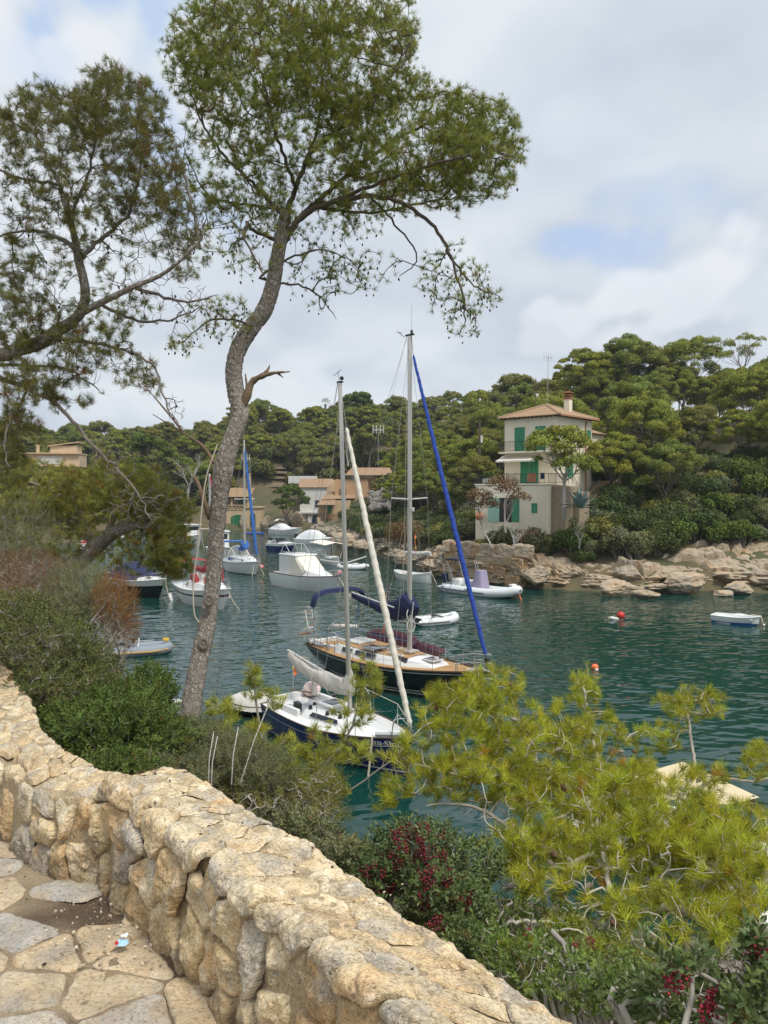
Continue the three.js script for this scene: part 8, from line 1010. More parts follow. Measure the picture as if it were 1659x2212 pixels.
function scatter(name, geo, mat, list, parent, color) { // list: [pos, dir, scale, tint]
  const im = new THREE.InstancedMesh(geo, mat, Math.max(1, list.length)), m = new THREE.Matrix4(), q = new THREE.Quaternion(), q2 = new THREE.Quaternion(), up = V(0, 1, 0), c = new THREE.Color(); const r = rng(list.length + 3);
  list.forEach(([p, d, s, tint], i) => { q.setFromUnitVectors(up, d.clone().normalize()); q2.setFromAxisAngle(up, r() * 6.283); q.multiply(q2); m.compose(p, q, V(s, s, s)); im.setMatrixAt(i, m); im.setColorAt(i, c.setRGB(...(tint ?? [1, 1, 1]))); }); im.name = name; im.castShadow = im.receiveShadow = true; im.userData.kind = 'stuff'; if (parent) parent.add(im); return im;
}
// points inside image-sized ellipsoids: [u, v, ru, rv, depth, depth radius, count, hollow]
function cloud(list, seed, minGap = 0) {
  const r = rng(seed), out = []; for (const [u, v, ru, rv, d, rd, n, hollow = 0.45] of list) { const k = d / 1661; for (let i = 0; i < n; i++) { const p = V(r() * 2 - 1, r() * 2 - 1, r() * 2 - 1); if (p.length() > 1 || p.length() < hollow * r()) { i--; continue; } const q = P(u + p.x * ru, v + p.y * rv, d + p.z * rd); if (minGap && out.some(o => o.distanceToSquared(q) < minGap * minGap)) continue; out.push(q); } } return out;
}
const pl = (...a) => { const o = []; for (let i = 0; i < a.length; i += 3) o.push(P(a[i], a[i + 1], a[i + 2])); return o; };
const px = (d, ...a) => a.map(q => q * d / 1661);
const barkMap = texture(512, (u, v) => { const w = fbm(u * 6, v * 10, 2, 5, 2), a = 0.82 + w * 0.55 + 0.25 * fbm(u * 40, v * 40, 5, 3, 4); return [a, a * 0.96, a * 0.92]; });
const plateMap = texture(512, (u, v) => { const w = worley(u * 9 + 0.35 * noise(u * 12, v * 12, 3, 12), v * 6 + 0.35 * noise(u * 12, v * 12, 8, 12), 3.3), e = smooth(0.02, 0.3, w[1] - w[0]), a = lerp(0.56, 0.86 + (w[2] / 255 - 0.5) * 0.3, e) + 0.28 * fbm(u * 30, v * 30, 5, 4, 30); return [a, a * lerp(0.90, 0.985, e), a * lerp(0.82, 0.96, e)]; });
const barkMat = new THREE.MeshStandardMaterial({ color: rgb(0.40, 0.37, 0.335), roughness: 0.97, map: rep(plateMap, 2.2), bumpMap: rep(plateMap, 2.2), bumpScale: 0.02, side: THREE.DoubleSide });
const barkUp = new THREE.MeshStandardMaterial({ color: rgb(0.15, 0.12, 0.10), roughness: 0.97, map: rep(barkMap, 3), side: THREE.DoubleSide }), twigDark = std(0.13, 0.105, 0.09, 0.95), twigPale = std(0.44, 0.40, 0.34, 0.95), twigGrey = std(0.27, 0.245, 0.21, 0.95);
const needle = (c, tr = 0.3) => phys(...c, 0.6, { transmission: tr, thickness: 0, specularIntensity: 0.35 });
function tint(r, lo = 0.75, hi = 1.25, brown = 0.02) { if (r() < brown) return [1.0, 0.55, 0.5]; const k = lerp(lo, hi, r()); return [k * (0.9 + r() * 0.22), k, k * (0.8 + r() * 0.3)]; }

// ---- the tall pine that leans over the water
const coneGeo = (() => { const pr = []; for (let k = 0; k <= 9; k++) { const t = k / 9; pr.push(new THREE.Vector2(Math.max(0.001, 0.016 * Math.sin(Math.PI * Math.pow(t, 0.75)) * (k % 2 ? 1.12 : 0.95)), t * 0.065)); } return new THREE.LatheGeometry(pr, 9); })();
{
  const D = 11, g = thing('pine_tree', 'tall leaning pine with bare curved trunk standing in front of the boats', 'pine tree', P(410, 1600, D)); const o0 = g.position.clone();
  const tr = [[400, 1720, 24], [409, 1600, 22.5], [412, 1540, 21], [428, 1440, 19], [447, 1350, 17.5], [461, 1250, 16], [468, 1150, 15.8], [475, 1070, 17.5], [484, 1010, 20.5], [501, 950, 17.5], [519, 895, 17.5], [509, 845, 17.5], [505, 800, 17], [514, 757, 17], [540, 712, 17.5], [572, 668, 17], [588, 620, 15.5], [599, 560, 14], [610, 500, 12.5], [618, 455, 11]], tpts = tr.map(q => P(q[0], q[1], D + 0.1 * Math.sin(q[1] / 90))), trad = tr.map(q => q[2] * D / 1661);
  const L = [{ pts: tpts, r: trad.slice() }]; const limb = (dz, r0, r1, ...a) => { const pts = []; for (let i = 0; i < a.length; i += 2) { const t = i / (a.length - 2); pts.push(P(a[i], a[i + 1], D + dz * Math.sin(t * 1.57))); } L.push({ pts, r: [r0 * 0.62 * D / 1661, r1 * 0.5 * D / 1661], jit: 0.03 }); };
  limb(-0.5, 11, 3, 604, 540, 650, 470, 705, 442, 800, 425, 880, 445, 945, 500, 975, 560, 1000, 640, 1005, 690); limb(0.6, 9, 3, 612, 480, 640, 400, 668, 330, 690, 260, 700, 150, 720, 60); limb(-0.8, 7, 2.5, 600, 520, 548, 498, 533, 480, 528, 515, 548, 550, 572, 600); limb(0.9, 8, 2, 614, 470, 560, 410, 480, 330, 430, 250, 395, 130); limb(0.8, 9, 2, 650, 468, 760, 370, 860, 300, 960, 250, 1060, 215); limb(-0.9, 7, 2, 640, 405, 600, 300, 575, 200, 540, 60); limb(-1.2, 7, 2, 700, 442, 850, 385, 1000, 340, 1110, 345); limb(1.2, 6, 2, 690, 450, 800, 460, 960, 430, 1080, 420); limb(-0.6, 6, 2, 665, 335, 780, 240, 860, 140, 900, 60); limb(1.0, 6, 2, 618, 455, 520, 440, 450, 420, 400, 330); limb(-0.4, 5, 2, 545, 705, 500, 690, 450, 695, 400, 735); limb(0.4, 5, 1.5, 590, 615, 640, 615, 690, 640, 725, 690); limb(0.9, 5, 1.6, 800, 425, 850, 480, 900, 560, 860, 600); limb(-0.6, 4, 1.4, 975, 560, 1030, 620, 1080, 640); limb(0.6, 5, 1.5, 560, 600, 620, 560, 700, 540, 770, 570);
  const tg = cloud([[560, 130, 190, 140, D, 1.4, 630], [440, 120, 100, 125, D + 0.6, 0.9, 315], [740, 130, 170, 130, D, 1.4, 588], [640, 10, 260, 80, D, 1.3, 420], [650, 290, 210, 110, D, 1.3, 441], [880, 290, 190, 140, D, 1.4, 735], [1030, 320, 108, 125, D - 0.2, 1.1, 504], [860, 410, 200, 60, D, 1.2, 252], [520, 470, 140, 90, D - 0.3, 1, 90], [700, 480, 160, 50, D + 0.3, 1, 90], [470, 330, 110, 120, D + 0.5, 1, 133], [560, 440, 130, 70, D, 1, 114], [475, 690, 85, 55, D - 0.3, 0.5, 91], [980, 600, 85, 90, D - 0.4, 0.5, 114], [685, 590, 75, 80, D + 0.3, 0.6, 91], [1000, 690, 45, 40, D - 0.4, 0.3, 38], [540, 540, 70, 60, D - 0.4, 0.5, 49], [780, 580, 90, 50, D, 0.6, 49], [1060, 640, 30, 24, D - 0.5, 0.2, 17], [400, 745, 50, 25, D - 0.4, 0.3, 26], [860, 80, 50, 60, D, 0.8, 76], [430, 500, 30, 40, D, 0.4, 15]], 11);
  const t = growTree(L, tg, { seed: 5, step: 0.085, tip: 0.0036, wig: 0.5, sag: 0.12, pw: 2.6, clear: 0.088, trunkFrom: 0.068 });
  const loc = b => { for (let i = 0; i < b.p.length; i += 3) { b.p[i] -= o0.x; b.p[i + 1] -= o0.y; b.p[i + 2] -= o0.z; } return b; };
  const tb = mb(); bark(tb, tpts, trad, 3); const knots = [[452, 1296, -1], [440, 1390, 1], [470, 1060, 1]]; for (const [u, v, s] of knots) { const q = P(u, v, D - 0.125); tb.add(new THREE.TorusGeometry(0.055, 0.026, 7, 14), new THREE.Matrix4().makeScale(1, 1.25, 0.8).setPosition(q)); tb.add(new THREE.SphereGeometry(0.05, 10, 8), new THREE.Matrix4().makeScale(1, 1.25, 0.5).setPosition(q.clone().add(V(0, 0, -0.01)))); }
  loc(tb).build('trunk', barkMat, g, null); const lb = mb(); for (const [pts, rr] of (t.trunk.limb ?? []).slice(1)) lb.tube(pts, rr, 10); if (lb.n) loc(lb).build('limb', barkUp, g, null); loc(t.wood).build('branches', barkUp, g, null);
  const sb = mb(); const st = (r0, r1, ...a) => sb.tube(curve(pl(...a), 8), k => lerp(r0, r1, k) * (1 + 0.15 * Math.sin(k * 19)), 7); st(0.075, 0.035, 512, 905, D, 532, 860, D - 0.1, 545, 825, D - 0.1, 565, 812, D - 0.15); st(0.04, 0.008, 560, 815, D - 0.14, 590, 806, D - 0.2, 626, 803, D - 0.25); st(0.035, 0.006, 560, 815, D - 0.14, 578, 800, D - 0.1, 583, 788, D - 0.1); st(0.03, 0.01, 532, 862, D - 0.1, 533, 835, D - 0.05, 530, 808, D); st(0.02, 0.004, 600, 806, D - 0.2, 612, 816, D - 0.2); st(0.05, 0.02, 455, 1120, D, 440, 1080, D - 0.1, 428, 1045, D - 0.1, 420, 1030, D - 0.1); st(0.03, 0.006, 466, 1005, D, 440, 965, D + 0.1, 395, 935, D + 0.3, 330, 895, D + 0.5); st(0.018, 0.003, 400, 938, D + 0.3, 340, 865, D + 0.4, 300, 820, D + 0.5); loc(sb).build('broken_stub', std(0.24, 0.17, 0.115, 0.95, { map: rep(barkMap, 3) }), g, null);
  { const rp = mb(); rp.tube(curve(pl(470, 960, D - 0.16, 446, 1030, D - 0.2, 428, 1180, D - 0.22, 418, 1260, D - 0.2, 421, 1330, D - 0.22, 430, 1345, D - 0.2), 30), 0.010, 5); loc(rp).build('hanging_rope', M.rope, g, null); }
  const r = rng(91), list = [], cones = []; for (const [p, d] of t.tips) { const up = d.clone().add(V(0, 0.45, 0)).normalize(), low = p.y < P(0, 470, D).y; const n = low ? 1 : 2 + (r() < 0.75); const tn = tint(r, 0.7, 1.25, 0.014); for (let k = 0; k < n; k++) list.push([p.clone().sub(o0).addScaledVector(d, -0.05 * k).add(V((r() - 0.5) * 0.1 * k, (r() - 0.5) * 0.1 * k, (r() - 0.5) * 0.1 * k)), up.clone().add(V((r() - 0.5) * 0.9, (r() - 0.5) * 0.6, (r() - 0.5) * 0.9)).normalize(), 0.8 + r() * 0.5, tn]); if (r() < (low ? 0.5 : 0.06)) cones.push([p.clone().sub(o0).add(V((r() - 0.5) * 0.1, -0.06, (r() - 0.5) * 0.1)), V((r() - 0.5), -1, r() - 0.5), 0.8 + r() * 0.4]); }
  scatter('needles', tuftGeo(34, 0.092, 0.0025, 17), needle([0.275, 0.305, 0.052], 0.4), list, g); scatter('cones', coneGeo, std(0.05, 0.036, 0.028, 0.9), cones.map(c => [c[0], c[1], c[2] * 0.72]), g);
}
// ---- the pine at the left edge, sparser, with much dead wood
{
  const D = 8.6, g = thing('pine_tree', 'sparse grey pine at the left edge with many dead twigs', 'pine tree', P(-150, 1000, D)), o0 = g.position.clone(), loc = b => { for (let i = 0; i < b.p.length; i += 3) { b.p[i] -= o0.x; b.p[i + 1] -= o0.y; b.p[i + 2] -= o0.z; } return b; }; const L = [];
  const limb = (dz, r0, r1, ...a) => { const pts = []; for (let i = 0; i < a.length; i += 2) pts.push(P(a[i], a[i + 1], D + dz * (i / (a.length - 2)))); L.push({ pts, r: [r0 * 0.66 * D / 1661, r1 * 0.55 * D / 1661], jit: 0.03 }); };
  limb(0, 34, 20, -420, 1500, -330, 1250, -200, 950, -60, 790, 60, 750, 130, 715); limb(0.2, 17, 9, 130, 715, 178, 668, 180, 610, 168, 545, 150, 470, 130, 400); limb(-0.4, 13, 2.5, 60, 750, 150, 690, 215, 655, 290, 620, 350, 592, 430, 520, 445, 470); limb(0.3, 9, 3, 168, 545, 120, 510, 60, 500, -20, 515); limb(0.4, 8, 3, 172, 560, 215, 520, 270, 470, 300, 380, 310, 280); limb(-0.3, 6, 2, 150, 470, 190, 380, 210, 280, 230, 200); limb(0.4, 6, 2, 130, 400, 90, 320, 60, 250, 40, 200); limb(-0.3, 7, 2, 290, 620, 350, 640, 410, 650, 470, 640); limb(0.4, 6, 2, 215, 655, 290, 690, 370, 690, 440, 660); limb(-0.5, 8, 2.5, -40, 800, 60, 840, 130, 880, 190, 950, 250, 1010, 300, 1070, 330, 1130); limb(-0.3, 6, 2, 100, 730, 200, 740, 280, 760, 330, 790, 352, 850, 372, 900, 400, 930); limb(0.2, 6, 2, -40, 790, 60, 790, 150, 800, 220, 850); limb(0.3, 5, 2, 430, 520, 410, 430, 390, 350, 370, 290); limb(0.5, 6, 2, 130, 400, 30, 380, -60, 330, -120, 250); limb(-0.6, 5, 2, 60, 840, 30, 900, 10, 960, 20, 1010);
  const live = cloud([[250, 240, 120, 90, D, 1, 323], [110, 270, 130, 95, D, 1, 285], [-20, 330, 80, 110, D, 0.9, 114], [310, 360, 90, 100, D, 0.9, 190], [170, 400, 150, 90, D, 1, 171], [230, 160, 60, 30, D, 0.4, 34], [370, 430, 60, 90, D, 0.6, 57], [80, 700, 110, 60, D, 0.6, 114], [200, 740, 90, 50, D - 0.2, 0.5, 64], [50, 820, 90, 60, D - 0.3, 0.6, 95], [290, 800, 60, 40, D, 0.4, 30], [150, 560, 150, 60, D, 0.7, 57], [30, 930, 80, 60, D, 0.6, 87], [20, 1010, 60, 50, D, 0.5, 49], [140, 850, 70, 40, D, 0.4, 34], [340, 840, 20, 24, D, 0.2, 7], [120, 480, 130, 80, D, 0.8, 80], [330, 480, 110, 90, D, 0.7, 90], [40, 640, 80, 60, D, 0.6, 60], [240, 660, 120, 50, D, 0.5, 50], [110, 780, 120, 70, D - 0.2, 0.6, 80], [400, 560, 60, 50, D, 0.4, 24], [20, 560, 60, 60, D, 0.6, 40]], 71, 0);
  const dead = cloud([[330, 510, 130, 100, D, 0.8, 285], [130, 480, 180, 90, D, 0.8, 171], [340, 640, 120, 60, D, 0.5, 152], [80, 610, 130, 70, D, 0.7, 133], [200, 780, 140, 60, D, 0.5, 133], [240, 990, 60, 60, D - 0.3, 0.3, 114], [300, 1090, 70, 45, D - 0.4, 0.3, 133], [380, 880, 30, 40, D, 0.2, 30], [60, 420, 120, 100, D, 0.7, 95], [400, 720, 40, 60, D, 0.3, 19]], 72);
  const t = growTree(L, [...live, ...dead], { seed: 9, step: 0.075, tip: 0.0026, wig: 0.6, sag: 0.1, pw: 3, clear: 0.10, trunkFrom: 0.05 }); loc(t.wood).build('branches', std(0.175, 0.15, 0.13, 0.95), g, null); const lb = mb(); for (const [pts, rr] of t.trunk.limb ?? []) { const w = pts.filter((_, i) => i % 3 === 0); w.push(pts[pts.length - 1]); const q = rr.filter((_, i) => i % 3 === 0); q.push(rr[rr.length - 1]); bark(lb, w, q, 8, 0.1); } loc(lb).build('trunk', barkMat, g, null);
  const isLive = new Set(live), r = rng(13), list = [], cones = []; for (const [p, d] of t.tips) { if (!isLive.has(p)) { if (r() < 0.06) cones.push([p.clone().sub(o0), V(r() - 0.5, -1, r() - 0.5), 0.7]); continue; } const up = d.clone().add(V(0, 0.3, 0)).normalize(), tn = tint(r, 0.6, 1.15, 0.03); for (let k = 0; k < 2 + (r() < 0.4); k++) list.push([p.clone().sub(o0).addScaledVector(d, -0.04 * k).add(V((r() - 0.5) * 0.08 * k, (r() - 0.5) * 0.08 * k, (r() - 0.5) * 0.08 * k)), up.clone().add(V((r() - 0.5) * 0.9, (r() - 0.5) * 0.7, (r() - 0.5) * 0.9)).normalize(), 0.75 + r() * 0.5, tn]); }
  scatter('needles', tuftGeo(34, 0.085, 0.0024, 23), needle([0.22, 0.22, 0.06], 0.35), list, g); scatter('cones', coneGeo, std(0.06, 0.045, 0.035, 0.9), cones, g);
}
// ---- the low pine leaning out over the left bank
function nearPine(name, label, limbs, clouds, o) {
  const g = thing(name, label, 'pine tree', limbs[0].pts[0].clone()), o0 = g.position.clone(), loc = b => { for (let i = 0; i < b.p.length; i += 3) { b.p[i] -= o0.x; b.p[i + 1] -= o0.y; b.p[i + 2] -= o0.z; } return b; };
  const live = cloud(clouds, o.seed), dead = o.dead ? cloud(o.dead, o.seed + 1) : []; const t = growTree(limbs, [...live, ...dead], { step: 0.07, tip: 0.002, wig: 0.45, pw: 2.3, ...o }); loc(t.wood).build('branches', o.twig ?? twigPale, g, null); if (t.trunk.limb) { const lb = mb(); for (const [pts, rr] of t.trunk.limb) { const w = pts.filter((_, i) => i % 3 === 0); w.push(pts[pts.length - 1]); const q = rr.filter((_, i) => i % 3 === 0); q.push(rr[rr.length - 1]); bark(lb, w, q, o.seed, 0.12); } loc(lb).build('trunk', o.trunkMat ?? barkMat, g, null); }
  const isLive = new Set(live), r = rng(o.seed + 5), list = [], cones = []; for (const [p, d] of t.tips) { if (!isLive.has(p)) continue; const tn = tint(r, o.lo ?? 0.75, o.hi ?? 1.25, o.brown ?? 0.02), up = d.clone().add(V(0, o.up ?? 0.5, 0)).normalize(); for (let k = 0; k < (o.per ?? 2) + (r() < (o.extra ?? 0)); k++) list.push([p.clone().sub(o0).addScaledVector(d, -o.L * 0.6 * k).add(V((r() - 0.5), (r() - 0.5), (r() - 0.5)).multiplyScalar(o.L * 0.9 * k)), up.clone().add(V((r() - 0.5) * 0.8, (r() - 0.5) * 0.5, (r() - 0.5) * 0.8)).normalize(), 0.8 + r() * 0.45, tn]); if (o.cones && r() < o.cones) cones.push([p.clone().sub(o0).add(V((r() - 0.5) * 0.08, -0.03 - r() * 0.06, (r() - 0.5) * 0.08)), V((r() - 0.5) * 1.4, -0.4 + (r() - 0.5), (r() - 0.5) * 1.4), 0.75 + r() * 0.4, r() < 0.35 ? [0.6, 0.34, 0.28] : [1, 1, 1]]); }
  scatter('needles', tuftGeo(o.n, o.L, o.w, o.seed + 2, 0.55, o.open ?? 0.95), needle(o.c, o.tr ?? 0.35), list, g); if (cones.length) scatter('cones', coneGeo, std(0.27, 0.23, 0.20, 0.9), cones, g); return g;
}
{
  const D = 13.5, k = D / 1661, d1 = (dz, r0, r1, ...a) => { const pts = []; for (let i = 0; i < a.length; i += 2) pts.push(P(a[i], a[i + 1], D + dz * (i / (a.length - 2)))); return { pts, r: [r0 * k, r1 * k], jit: 0.02 }; };
  nearPine('pine_tree', 'low pine leaning right over the left bank above the bushes', [d1(0, 20, 12, 60, 1330, 110, 1265, 165, 1220, 225, 1165, 290, 1125), d1(-0.6, 10, 3, 225, 1165, 300, 1135, 350, 1145, 400, 1190), d1(0.8, 9, 3, 200, 1185, 180, 1120, 130, 1070, 60, 1040), d1(-0.5, 7, 2, 290, 1125, 340, 1090, 390, 1075), d1(0.5, 8, 2, 230, 1160, 260, 1090, 300, 1030), d1(0.4, 6, 2, 130, 1070, 70, 1090, 0, 1080), d1(-0.4, 5, 1.5, 300, 1135, 330, 1180, 370, 1240)],
    [[110, 1060, 150, 65, D + 0.4, 1.1, 420], [290, 1060, 100, 60, D, 0.9, 230], [355, 1110, 70, 60, D, 0.7, 170], [200, 1110, 120, 50, D, 1, 110], [370, 1190, 56, 66, D - 0.3, 0.6, 190], [290, 1200, 90, 45, D - 0.3, 0.6, 70], [40, 1120, 80, 60, D + 0.5, 0.9, 110], [120, 1170, 80, 40, D, 0.7, 60], [240, 1010, 60, 30, D + 0.5, 0.5, 40]], { seed: 210, n: 30, L: 0.09, w: 0.0034, c: [0.33, 0.335, 0.075], twig: twigGrey, step: 0.09, tip: 0.0038, clear: 0.07, trunkFrom: 0.055, per: 4, lo: 0.6, brown: 0.03, dead: [[300, 1100, 100, 50, D - 0.5, 0.5, 90], [330, 1190, 60, 40, D - 0.4, 0.4, 60]] });
}
// ---- the pale green pine reaching up from below the wall on the right
{
  const d1 = (r0, r1, ...a) => ({ pts: pl(...a), r: [r0, r1], jit: 0.01 });
  nearPine('pine_tree', 'bright yellow green pine with pale twigs and cones below the wall at right', [d1(0.16, 0.11, 1980, 2150, 3.2, 1760, 2110, 3.3, 1620, 2075, 3.45, 1500, 2095, 3.5, 1400, 2120, 3.55), d1(0.03, 0.012, 1700, 2090, 3.4, 1560, 2010, 3.6, 1440, 1960, 3.8, 1330, 1990, 3.9, 1240, 2030, 3.9), d1(0.022, 0.01, 1216, 2064, 3.9, 1185, 2010, 4.0, 1205, 1940, 4.1, 1238, 1865, 4.2, 1320, 1830, 4.3, 1400, 1790, 4.5), d1(0.03, 0.012, 1640, 2070, 3.5, 1600, 1930, 4.0, 1500, 1840, 4.5, 1380, 1760, 4.9, 1240, 1690, 5.2, 1110, 1620, 5.4, 1010, 1560, 5.6), d1(0.024, 0.01, 1500, 1840, 4.5, 1480, 1760, 5.2, 1468, 1725, 5.8, 1500, 1660, 6, 1492, 1600, 6.1, 1485, 1540, 6.2), d1(0.018, 0.006, 1480, 1730, 5.8, 1550, 1680, 6, 1620, 1688, 6, 1700, 1670, 6), d1(0.02, 0.007, 1380, 1760, 4.9, 1310, 1680, 5.4, 1275, 1580, 5.8, 1262, 1490, 6), d1(0.018, 0.007, 1240, 1690, 5.2, 1150, 1660, 5.3, 1030, 1680, 5.2, 900, 1650, 5.2), d1(0.018, 0.007, 1238, 1865, 4.2, 1120, 1800, 4.6, 1020, 1740, 4.9, 920, 1740, 5), d1(0.016, 0.006, 1320, 1960, 3.8, 1310, 1880, 4.0, 1290, 1780, 4.5, 1300, 1720, 4.8), d1(0.02, 0.008, 1640, 2000, 3.7, 1560, 1900, 4.0, 1450, 1850, 4.2, 1320, 1860, 4.2), d1(0.018, 0.006, 1110, 1620, 5.4, 1060, 1540, 5.7, 1040, 1470, 5.9)],
    [[1000, 1545, 115, 80, 5.5, 0.5, 152], [1060, 1490, 75, 60, 5.8, 0.4, 87], [1270, 1600, 90, 80, 5.7, 0.5, 87], [1262, 1480, 42, 48, 6, 0.3, 30], [1490, 1518, 85, 38, 6.1, 0.4, 53], [1420, 1590, 60, 40, 6, 0.3, 30], [1050, 1680, 160, 65, 5.1, 0.5, 152], [1250, 1715, 190, 75, 4.9, 0.5, 190], [1450, 1770, 170, 75, 4.7, 0.5, 190], [1150, 1830, 130, 60, 4.5, 0.4, 87], [1350, 1830, 170, 65, 4.3, 0.4, 125], [1550, 1850, 125, 85, 4.2, 0.4, 125], [890, 1660, 60, 70, 5.1, 0.3, 34], [1640, 1640, 45, 40, 6, 0.3, 38], [1400, 1950, 150, 45, 3.7, 0.3, 49], [1580, 1960, 90, 40, 3.6, 0.3, 41], [1120, 1905, 50, 40, 4, 0.2, 15], [1215, 1990, 40, 40, 3.7, 0.2, 15], [830, 1720, 26, 40, 5, 0.2, 11], [1545, 1670, 70, 24, 5.6, 0.3, 19], [1180, 1570, 60, 60, 5.6, 0.4, 49], [1350, 1690, 90, 40, 5.2, 0.4, 57], [1000, 1620, 150, 70, 5.3, 0.4, 90], [1180, 1640, 150, 90, 5.3, 0.5, 110], [1400, 1700, 160, 60, 5, 0.4, 80], [1560, 1780, 120, 60, 4.6, 0.4, 70], [1250, 1800, 180, 70, 4.5, 0.4, 80], [1480, 1880, 160, 70, 4, 0.4, 70], [1250, 1900, 130, 50, 3.9, 0.3, 26], [1640, 1900, 60, 100, 3.9, 0.3, 40], [1530, 2010, 110, 40, 3.4, 0.2, 18], [1330, 2050, 120, 50, 3.3, 0.2, 14], [1130, 2060, 60, 40, 3.2, 0.2, 10]],
    { seed: 330, n: 44, L: 0.067, w: 0.0018, c: [0.45, 0.47, 0.042], twig: twigPale, step: 0.05, tip: 0.0024, per: 1, extra: 0.95, up: 0.8, lo: 0.55, hi: 1.2, brown: 0.008, cones: 0.035, trunkFrom: 0.08, open: 1.0, wig: 0.5, trunkMat: barkMat, dead: [[1250, 1920, 180, 60, 4, 0.4, 110], [1450, 1880, 180, 70, 4, 0.4, 130], [1350, 2010, 180, 50, 3.6, 0.3, 110], [1100, 1750, 150, 60, 4.8, 0.4, 60], [1550, 1990, 110, 60, 3.6, 0.3, 70]] });
  // young pine twigs in front of the blue yacht
  nearPine('young_pine', 'thin olive green pine saplings in front of the blue yacht', [d1(0.012, 0.006, 600, 1800, 5.2, 590, 1700, 5.3, 560, 1560, 5.5, 545, 1430, 5.6), d1(0.012, 0.005, 610, 1790, 5.2, 680, 1680, 5.3, 750, 1590, 5.4, 785, 1490, 5.5, 795, 1440, 5.5), d1(0.009, 0.004, 620, 1780, 5.1, 700, 1740, 5.1, 780, 1690, 5.1, 850, 1640, 5.1), d1(0.009, 0.004, 590, 1700, 5.3, 540, 1640, 5.3, 490, 1580, 5.3, 470, 1520, 5.4)],
    [[545, 1480, 24, 50, 5.5, 0.12, 18], [590, 1510, 26, 40, 5.5, 0.12, 12], [790, 1470, 34, 50, 5.5, 0.12, 30], [760, 1540, 50, 36, 5.4, 0.15, 20], [700, 1600, 100, 40, 5.3, 0.2, 36], [520, 1590, 80, 50, 5.3, 0.25, 60], [600, 1650, 110, 50, 5.2, 0.25, 70], [480, 1540, 40, 50, 5.4, 0.2, 26], [680, 1700, 80, 40, 5.1, 0.2, 36], [760, 1630, 70, 30, 5.2, 0.2, 18]], { seed: 450, n: 34, L: 0.062, w: 0.0021, c: [0.38, 0.40, 0.065], twig: twigGrey, step: 0.05, tip: 0.0018, per: 2, up: 0.7, brown: 0.008, open: 0.85, dead: [[600, 1680, 120, 70, 5.1, 0.25, 60]] });
}
// ---- shrubs: stems grown from the foot, leafy sprays at their ends
function bush(name, label, foot, clouds, o) {
  const g = thing(name, label, o.cat ?? 'bush', foot.clone()), o0 = g.position.clone(), r = rng(o.seed), tg = cloud(clouds, o.seed), L = []; const mid = V(0, 0, 0); tg.forEach(q => mid.add(q)); mid.multiplyScalar(1 / tg.length);
  for (let k = 0; k < (o.stems ?? 6); k++) { const e = tg[Math.floor(r() * tg.length)].clone().lerp(mid, 0.35), f = foot.clone().add(V((r() - 0.5) * 0.25, 0, (r() - 0.5) * 0.25)); L.push({ pts: [f, f.clone().lerp(e, 0.5).add(V((r() - 0.5) * 0.3, 0.1, (r() - 0.5) * 0.3)), e], r: [o.stem ?? 0.018, 0.006], jit: 0.01 }); if (k) L[k].pts[0] = foot.clone(); }
  const keep = tg.filter((_, i) => i % (o.thin ?? 3) === 0), t = growTree(L, keep, { seed: o.seed + 1, step: o.step ?? 0.07, tip: o.tip ?? 0.002, wig: 0.5, pw: 2.3 }); const w = t.wood; for (let i = 0; i < w.p.length; i += 3) { w.p[i] -= o0.x; w.p[i + 1] -= o0.y; w.p[i + 2] -= o0.z; } w.build('stems', o.twig ?? twigGrey, g, null);
  const list = []; for (const p of tg) { if (o.bareTop && r() < o.bareTop) continue; const out = p.clone().sub(mid).normalize().multiplyScalar(0.7).add(V((r() - 0.5) * 1.2, 0.55 + (r() - 0.5) * 0.8, (r() - 0.5) * 1.2)); list.push([p.clone().sub(o0), out, 0.7 + r() * 0.6, tint(r, o.lo ?? 0.65, o.hi ?? 1.3, o.brown ?? 0.01)]); }
  scatter('leaves', o.geo, o.mat, list, g);
  if (o.berries) { const bl = []; for (const [u, v, ru, rv, d, rd, n] of o.berries) { for (const p of cloud([[u, v, ru, rv, d, rd, n, 0]], o.seed + 9)) { const cl = p.sub(o0), nb = o.cluster ?? 9, R = o.br ?? 0.0028; for (let k = 0; k < nb; k++) bl.push([cl.clone().add(V((r() - 0.5), (r() - 0.5) * 1.4, (r() - 0.5)).multiplyScalar(R * 7)), V(r() - 0.5, 1, r() - 0.5), R * (0.8 + r() * 0.4), [0.7 + r() * 0.6, 0.7 + r() * 0.5, 0.7 + r() * 0.5]]); } } scatter('berries', new THREE.IcosahedronGeometry(1, 1), o.berryMat, bl, g); }
  return g;
}
const lentisk = sprayGeo(9, 0.06, 0.026, 0.010, 3), fine = sprayGeo(20, 0.09, 0.022, 0.0032, 4), heath = sprayGeo(22, 0.08, 0.012, 0.0026, 5), bigLeaf = sprayGeo(10, 0.075, 0.034, 0.0135, 6);
const leafM = { darkolive: leafy(0.135, 0.15, 0.055, 0.3), dark: leafy(0.10, 0.13, 0.045, 0.3), green: leafy(0.135, 0.185, 0.05, 0.35), olive: leafy(0.24, 0.235, 0.075, 0.35), grey: leafy(0.21, 0.22, 0.115, 0.3), brown: leafy(0.20, 0.105, 0.05, 0.2), rust: leafy(0.24, 0.115, 0.04, 0.2), dry: leafy(0.27, 0.24, 0.17, 0.2), glossy: phys(0.11, 0.15, 0.05, 0.4, { specularIntensity: 0.5, transmission: 0.15, thickness: 0 }) };
